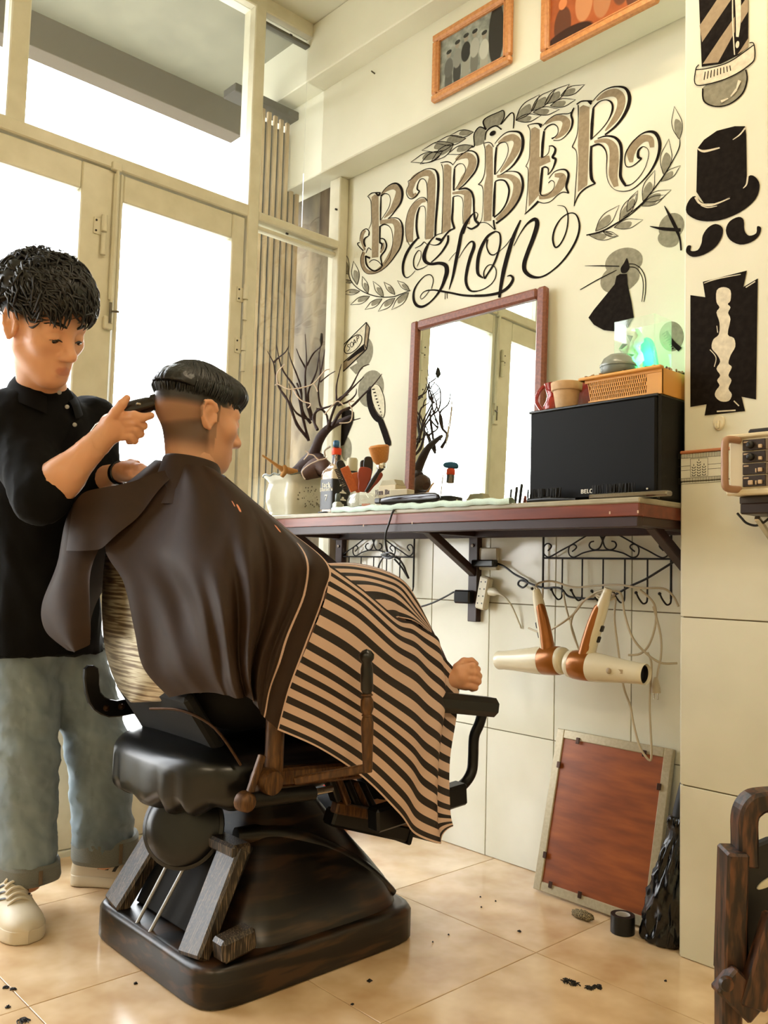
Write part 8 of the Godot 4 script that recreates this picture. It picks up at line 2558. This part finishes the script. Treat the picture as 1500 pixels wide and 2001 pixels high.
	var rows := []
	for i in 9:
		var row := []
		for k in 21:
			var a := TAU * k / 20.0
			var th := PI * i / 8.0
			var r := 1.0 + 0.35 * nz.get_noise_3d(cos(a) * 4.0 * sin(th), sin(a) * 4.0 * sin(th), cos(th) * 4.0)
			row.append(sp + Vector3(sin(th) * cos(a) * 0.018 * r, 0.011 + cos(th) * 0.011 * r, sin(th) * sin(a) * 0.034 * r))
		rows.append(row)
	st.sheet(rows, true)
	solo(st, "plaster_lump", grained("plaster_lump", Color(0.16, 0.12, 0.07), Color(0.66, 0.60, 0.44), 0.06, Vector3(9, 9, 9), 0.9, 0.0, 0.5), "mottled lump of old plaster in front of the leaning board", "rubble")
	# red plastic tub behind the chair base
	var rp := Vector3(1.985, 0.0, -2.50)
	var rd := thing("plastic_tub", "low red plastic tub on the floor behind the chair base", "tub", rp)
	var red := mat("red_plastic", Color(0.80, 0.20, 0.11), 0.35)
	var tub := MB.new()
	rounded_pot(tub, rp, [Vector2(0, 0.001), Vector2(0.105, 0.001), Vector2(0.110, 0.008), Vector2(0.122, 0.155), Vector2(0.132, 0.158), Vector2(0.132, 0.164), Vector2(0.118, 0.162), Vector2(0.106, 0.012), Vector2(0, 0.010)], 6.0, 48)
	part(tub, "tub_body", red, rd)
	build_shelf_device(rng)
	build_second_chair()

func build_shelf_device(rng: RandomNumberGenerator) -> void:
	var zl: float = on_x(1420, 910, 1.9).z
	var y0: float = on_x(1420, 968, 1.9).y
	var y1: float = on_x(1420, 852, 1.9).y
	var z1 := zl + 0.30
	var dark := mat("shelf_brown", Color(0.14, 0.07, 0.05), 0.4)
	var sh := thing("wall_shelf", "dark brown shelf on the column under the control panel", "shelf", Vector3(1.97, y0 - 0.03, zl + 0.15))
	part(MB.new().span(Vector3(1.925, y0 - 0.042, zl + 0.018), Vector3(COLUMN - 0.002, y0 - 0.017, z1 - 0.01), 0.003), "shelf_board", dark, sh)
	part(MB.new().span(Vector3(1.935, y0 - 0.018, zl + 0.012), Vector3(COLUMN - 0.002, y0 - 0.001, z1 - 0.01), 0.002), "shelf_top", mat("shelf_top", Color(0.22, 0.17, 0.12), 0.5), sh)
	part(MB.new().bar(Vector3(1.94, y0 - 0.05, zl + 0.05), Vector3(COLUMN - 0.006, y0 - 0.10, zl + 0.05), 0.012, 0.012, Vector3.BACK), "shelf_bracket", mat("steel", Color.WHITE), sh, "steel bracket")
	var t := thing("control_panel", "cream amplifier with rows of brown control modules on the shelf", "amplifier", Vector3(1.97, y0, zl + 0.15))
	var case := mat("case_cream", Color(0.80, 0.74, 0.60), 0.4)
	part(MB.new().span(Vector3(1.905, y0, zl + 0.002), Vector3(COLUMN - 0.004, y1, z1), 0.004), "case", case, t)
	part(MB.new().span(Vector3(1.898, y0 - 0.001, zl - 0.002), Vector3(1.91, y0 + 0.012, z1), 0.003), "lower_trim", case, t)
	part(MB.new().span(Vector3(1.898, y1 - 0.008, zl - 0.002), Vector3(1.91, y1 + 0.002, z1), 0.003), "upper_trim", case, t)
	var tan := mat("handle_tan", Color(0.62, 0.47, 0.35), 0.45)
	var hz := zl + 0.010
	part(MB.new().tube(smooth([Vector3(1.905, y1 - 0.012, hz + 0.016), Vector3(1.875, y1 - 0.013, hz + 0.002), Vector3(1.868, y1 - 0.03, hz), Vector3(1.868, (y0 + y1) * 0.5, hz), Vector3(1.868, y0 + 0.03, hz), Vector3(1.875, y0 + 0.014, hz + 0.002), Vector3(1.905, y0 + 0.012, hz + 0.016)], 5), 0.0085, 12), "carry_handle", tan, t, "tan carrying handle")
	var brown := mat("module_brown", Color(0.17, 0.115, 0.085), 0.5)
	var taupe := mat("module_taupe", Color(0.42, 0.35, 0.25), 0.5)
	var btn := mat("button_cream", Color(0.76, 0.66, 0.54), 0.4)
	var ya := y0 + 0.016
	var hh := (y1 - 0.012 - ya) / 4.0
	for k in 4:
		var yb := ya + hh * (3 - k)
		for rep in 3:
			var za := zl + 0.036 + rep * 0.088
			var m := part(MB.new().span(Vector3(1.8995, yb + 0.0015, za), Vector3(1.908, yb + hh - 0.0015, za + 0.051), 0.0008), "control_module", brown, t, "dark brown control module")
			var mz := za
			part(MB.new().span(Vector3(1.8985, yb + hh - 0.008, mz + 0.003), Vector3(1.9, yb + hh - 0.005, mz + 0.014), 0.0), "print", btn, m)
			if k < 2:
				part(MB.new().lathe([Vector2(0, 0.010), Vector2(0.004, 0.010), Vector2(0.0075, 0.008), Vector2(0.009, 0.0)], Transform3D(Basis(Vector3.BACK, Vector3.LEFT, Vector3.UP), Vector3(1.899, yb + hh * 0.5, mz + 0.019)), 8), "knob", mat("knob_black", Color(0.06, 0.05, 0.045), 0.35), m, "black octagonal knob")
				part(MB.new().span(Vector3(1.895, yb + 0.005, mz + 0.037), Vector3(1.9, yb + 0.013, mz + 0.045), 0.001), "button", btn, m)
			else:
				part(MB.new().span(Vector3(1.895, yb + 0.006, mz + 0.036), Vector3(1.9, yb + 0.015, mz + 0.045), 0.001), "button", btn, m)
				part(MB.new().span(Vector3(1.896, yb + 0.005, mz + 0.030), Vector3(1.9, yb + 0.014, mz + 0.0325), 0.0005), "slider", btn, m)
				if k == 3: part(MB.new().span(Vector3(1.895, yb + 0.005, mz + 0.014), Vector3(1.9, yb + 0.015, mz + 0.024), 0.001), "button", btn, m)
			var m2 := part(MB.new().span(Vector3(1.900, yb + 0.0015, za + 0.0515), Vector3(1.908, yb + hh - 0.0015, za + 0.086), 0.0008), "control_module", taupe, t, "taupe control module")
			part(MB.new().lathe([Vector2(0, 0.005), Vector2(0.008, 0.004), Vector2(0.010, 0.0)], Transform3D(Basis(Vector3.BACK, Vector3.LEFT, Vector3.UP), Vector3(1.9, yb + hh * 0.55, za + 0.068)), 16), "button", btn, m2, "round cream button")
	var cb := MB.new()
	var pth := []
	for q in [[1440, 1003], [1448, 1012], [1458, 1022], [1475, 1027], [1490, 1022], [1503, 1012]]: pth.append(on_x(q[0], q[1], 1.96))
	part(cb.tube(smooth(pth, 5), 0.0028, 8), "lead", mat("black_plastic", Color.BLACK), t, "black lead below the shelf")
	solo(MB.new().span(Vector3(1.94, y1 + 0.003, on_x(1464, 838, 1.95).z), Vector3(1.975, y1 + 0.018, zl + 0.26), 0.004), "remote_control", mat("remote_black", Color(0.07, 0.05, 0.045), 0.4), "black remote control lying on the cream amplifier", "remote")

func build_second_chair() -> void:
	# side of a low dark wooden armchair cut by the edge of the picture
	var d := 1.12
	var b := at(1430, 1990, d)
	var t := thing("wooden_armchair", "dark wooden armchair with a black seat beside the column", "chair", Vector3(b.x, 0, b.z))
	var wood := grained("chair_grain", Color(0.07, 0.035, 0.02), Color(0.36, 0.22, 0.13), 0.02, Vector3(9, 1.2, 9), 0.4, 0.0, 0.52)
	var blk := mat("seat_black", Color(0.025, 0.022, 0.02), 0.5)
	var q := func(px: float, py: float, o := 0.0) -> Vector3: return at(px, py, d + o)
	var bb := Basis(Vector3(RIGHT.x, 0, RIGHT.z).normalized(), Vector3.UP, Vector3(-AHEAD.x, 0, -AHEAD.z).normalized())
	for o in [0.0, 0.42]:
		# arm loop: flat bentwood
		var outer := [[1435, 1690], [1436, 1640], [1437, 1600], [1446, 1572], [1465, 1552], [1495, 1545], [1560, 1543], [1640, 1548], [1700, 1560]]
		var inner := [[1700, 1600], [1640, 1590], [1560, 1584], [1500, 1584], [1484, 1590], [1476, 1602], [1475, 1640], [1474, 1690]]
		var poly := []
		var o0: Vector3 = q.call(1435, 1690, o)
		for e2 in smooth(pairs(flatten(outer)), 3) + smooth(pairs(flatten(inner)), 3):
			var e := [e2.x, e2.y]
			var w: Vector3 = q.call(e[0], e[1], o) - o0
			poly.append(Vector2(w.dot(bb.x), w.dot(bb.y)))
		part(MB.new().prism(poly, 0.034, Transform3D(bb, o0), 0.004), "arm_loop", wood, t, "bent dark wooden arm")
		part(MB.new().bar(q.call(1432, 1658, o - 0.005), q.call(1424, 1905, o - 0.005), 0.028, 0.040, bb.x, 0.003), "arm_post", wood, t, "worn dark wooden post")
		var foot: Vector3 = q.call(1424, 1960, o)
		part(MB.new().bar(q.call(1422, 1890, o), Vector3(foot.x, 0.0, foot.z), 0.026, 0.032, bb.x, 0.003), "leg", wood, t)
		part(MB.new().bar(q.call(1412, 1908, o - 0.03), q.call(1478, 1972, o - 0.03), 0.040, 0.022, bb.y, 0.003), "cross_rail", wood, t)
		part(MB.new().bar(q.call(1466, 1965, o - 0.034), q.call(1520, 1790, o - 0.034), 0.034, 0.022, bb.x, 0.003), "brace", wood, t)
		part(MB.new().lathe([Vector2(0, 0.006), Vector2(0.008, 0.005), Vector2(0.010, 0)], Transform3D(Basis(bb.x, bb.z, -bb.y), q.call(1418, 1922, o - 0.043)), 14), "bolt", wood, t)
		var rear: Vector3 = q.call(1690, 1960, o)
		part(MB.new().bar(q.call(1690, 1570, o), Vector3(rear.x, 0.0, rear.z), 0.03, 0.034, bb.x, 0.003), "leg", wood, t)
	# black back panel between the sides; cream patches stand in for two leaf-shaped openings
	var p0: Vector3 = q.call(1450, 1665, 0.02)
	var path := []
	for e in [[1448, 1668], [1470, 1650], [1500, 1638], [1560, 1630], [1680, 1640], [1680, 1930], [1448, 1930]]:
		var w: Vector3 = q.call(e[0], e[1], 0.02) - p0
		path.append(Vector2(w.dot(bb.x), w.dot(bb.y)))
	part(MB.new().prism(path, 0.016, Transform3D(bb, p0), 0.003), "side_panel", blk, t, "black padded side panel")
	for e in [[[1478, 1735], [1490, 1722], [1520, 1708], [1560, 1706], [1530, 1722], [1500, 1733], [1484, 1738]], [[1486, 1808], [1500, 1796], [1530, 1790], [1560, 1795], [1520, 1806], [1494, 1814]]]:
		var pl := []
		var c0: Vector3 = q.call(e[0][0], e[0][1], 0.008)
		for v in e:
			var w: Vector3 = q.call(v[0], v[1], 0.008) - c0
			pl.append(Vector2(w.dot(bb.x), w.dot(bb.y)))
		part(MB.new().prism(smooth(pl, 3, true), 0.004, Transform3D(bb, c0), 0.001), "opening_patch", mat("opening_cream", Color(0.80, 0.77, 0.66), 0.5), t, "cream leaf shaped patch in place of an opening")
	var sa: Vector3 = q.call(1450, 1905, 0.03)
	var sb: Vector3 = q.call(1690, 1905, 0.40)
	part(MB.new().box((sa + sb) * 0.5 + bb.x * 0.19, Vector3(0.30, 0.05, 0.36), bb, 0.012), "seat", blk, t)

func flatten(a: Array) -> Array:
	var o := []
	for q in a: o.append_array(q)
	return o
func build_small_things() -> void:
	var rng := RandomNumberGenerator.new()
	rng.seed = 55
	var hair := mat("cut_hair", Color(0.05, 0.028, 0.02), 0.6)
	# tufts of cut hair on the floor
	for q in [[1108, 1918, 1.3], [1122, 1923, 1.3], [1152, 1932, 1.2], [1168, 1929, 1.2], [1015, 1821, 0.8], [968, 1762, 0.6], [938, 1754, 0.5], [940, 1774, 0.5], [655, 1748, 0.7], [695, 1657, 0.7], [12, 1931, 1.0], [26, 1934, 0.9], [15, 1969, 0.8], [44, 1996, 1.2], [264, 1923, 0.8], [722, 1918, 0.9], [688, 1964, 0.6], [1300, 1918, 0.6], [876, 1828, 0.5], [845, 1842, 0.5]]:
		var p := on_y(q[0], q[1], 0.0)
		var mb := MB.new()
		var sz: float = 0.0055 * q[2] * q[2]  if q[2] < 1.15 else 0.008 * q[2]
		for k in 16:
			var a := rng.randf() * TAU
			var c := p + Vector3(rng.randf_range(-0.6, 0.6), 0, rng.randf_range(-0.6, 0.6)) * sz
			var d := Vector3(cos(a), 0, sin(a)) * sz * rng.randf_range(0.5, 1.1)
			var s := Vector3(-d.z, 0, d.x) * rng.randf_range(-0.7, 0.7)
			mb.tube(smooth([c - d + Vector3(0, 0.0012, 0), c + s + Vector3(0, rng.randf_range(0.0015, 0.004), 0), c + d + Vector3(0, 0.0012, 0)], 3), 0.0011, 4, false)
		solo(mb, "hair_tuft", hair, "small dark tuft of cut hair lying on the floor tiles", "hair", "tufts of cut hair on the floor")
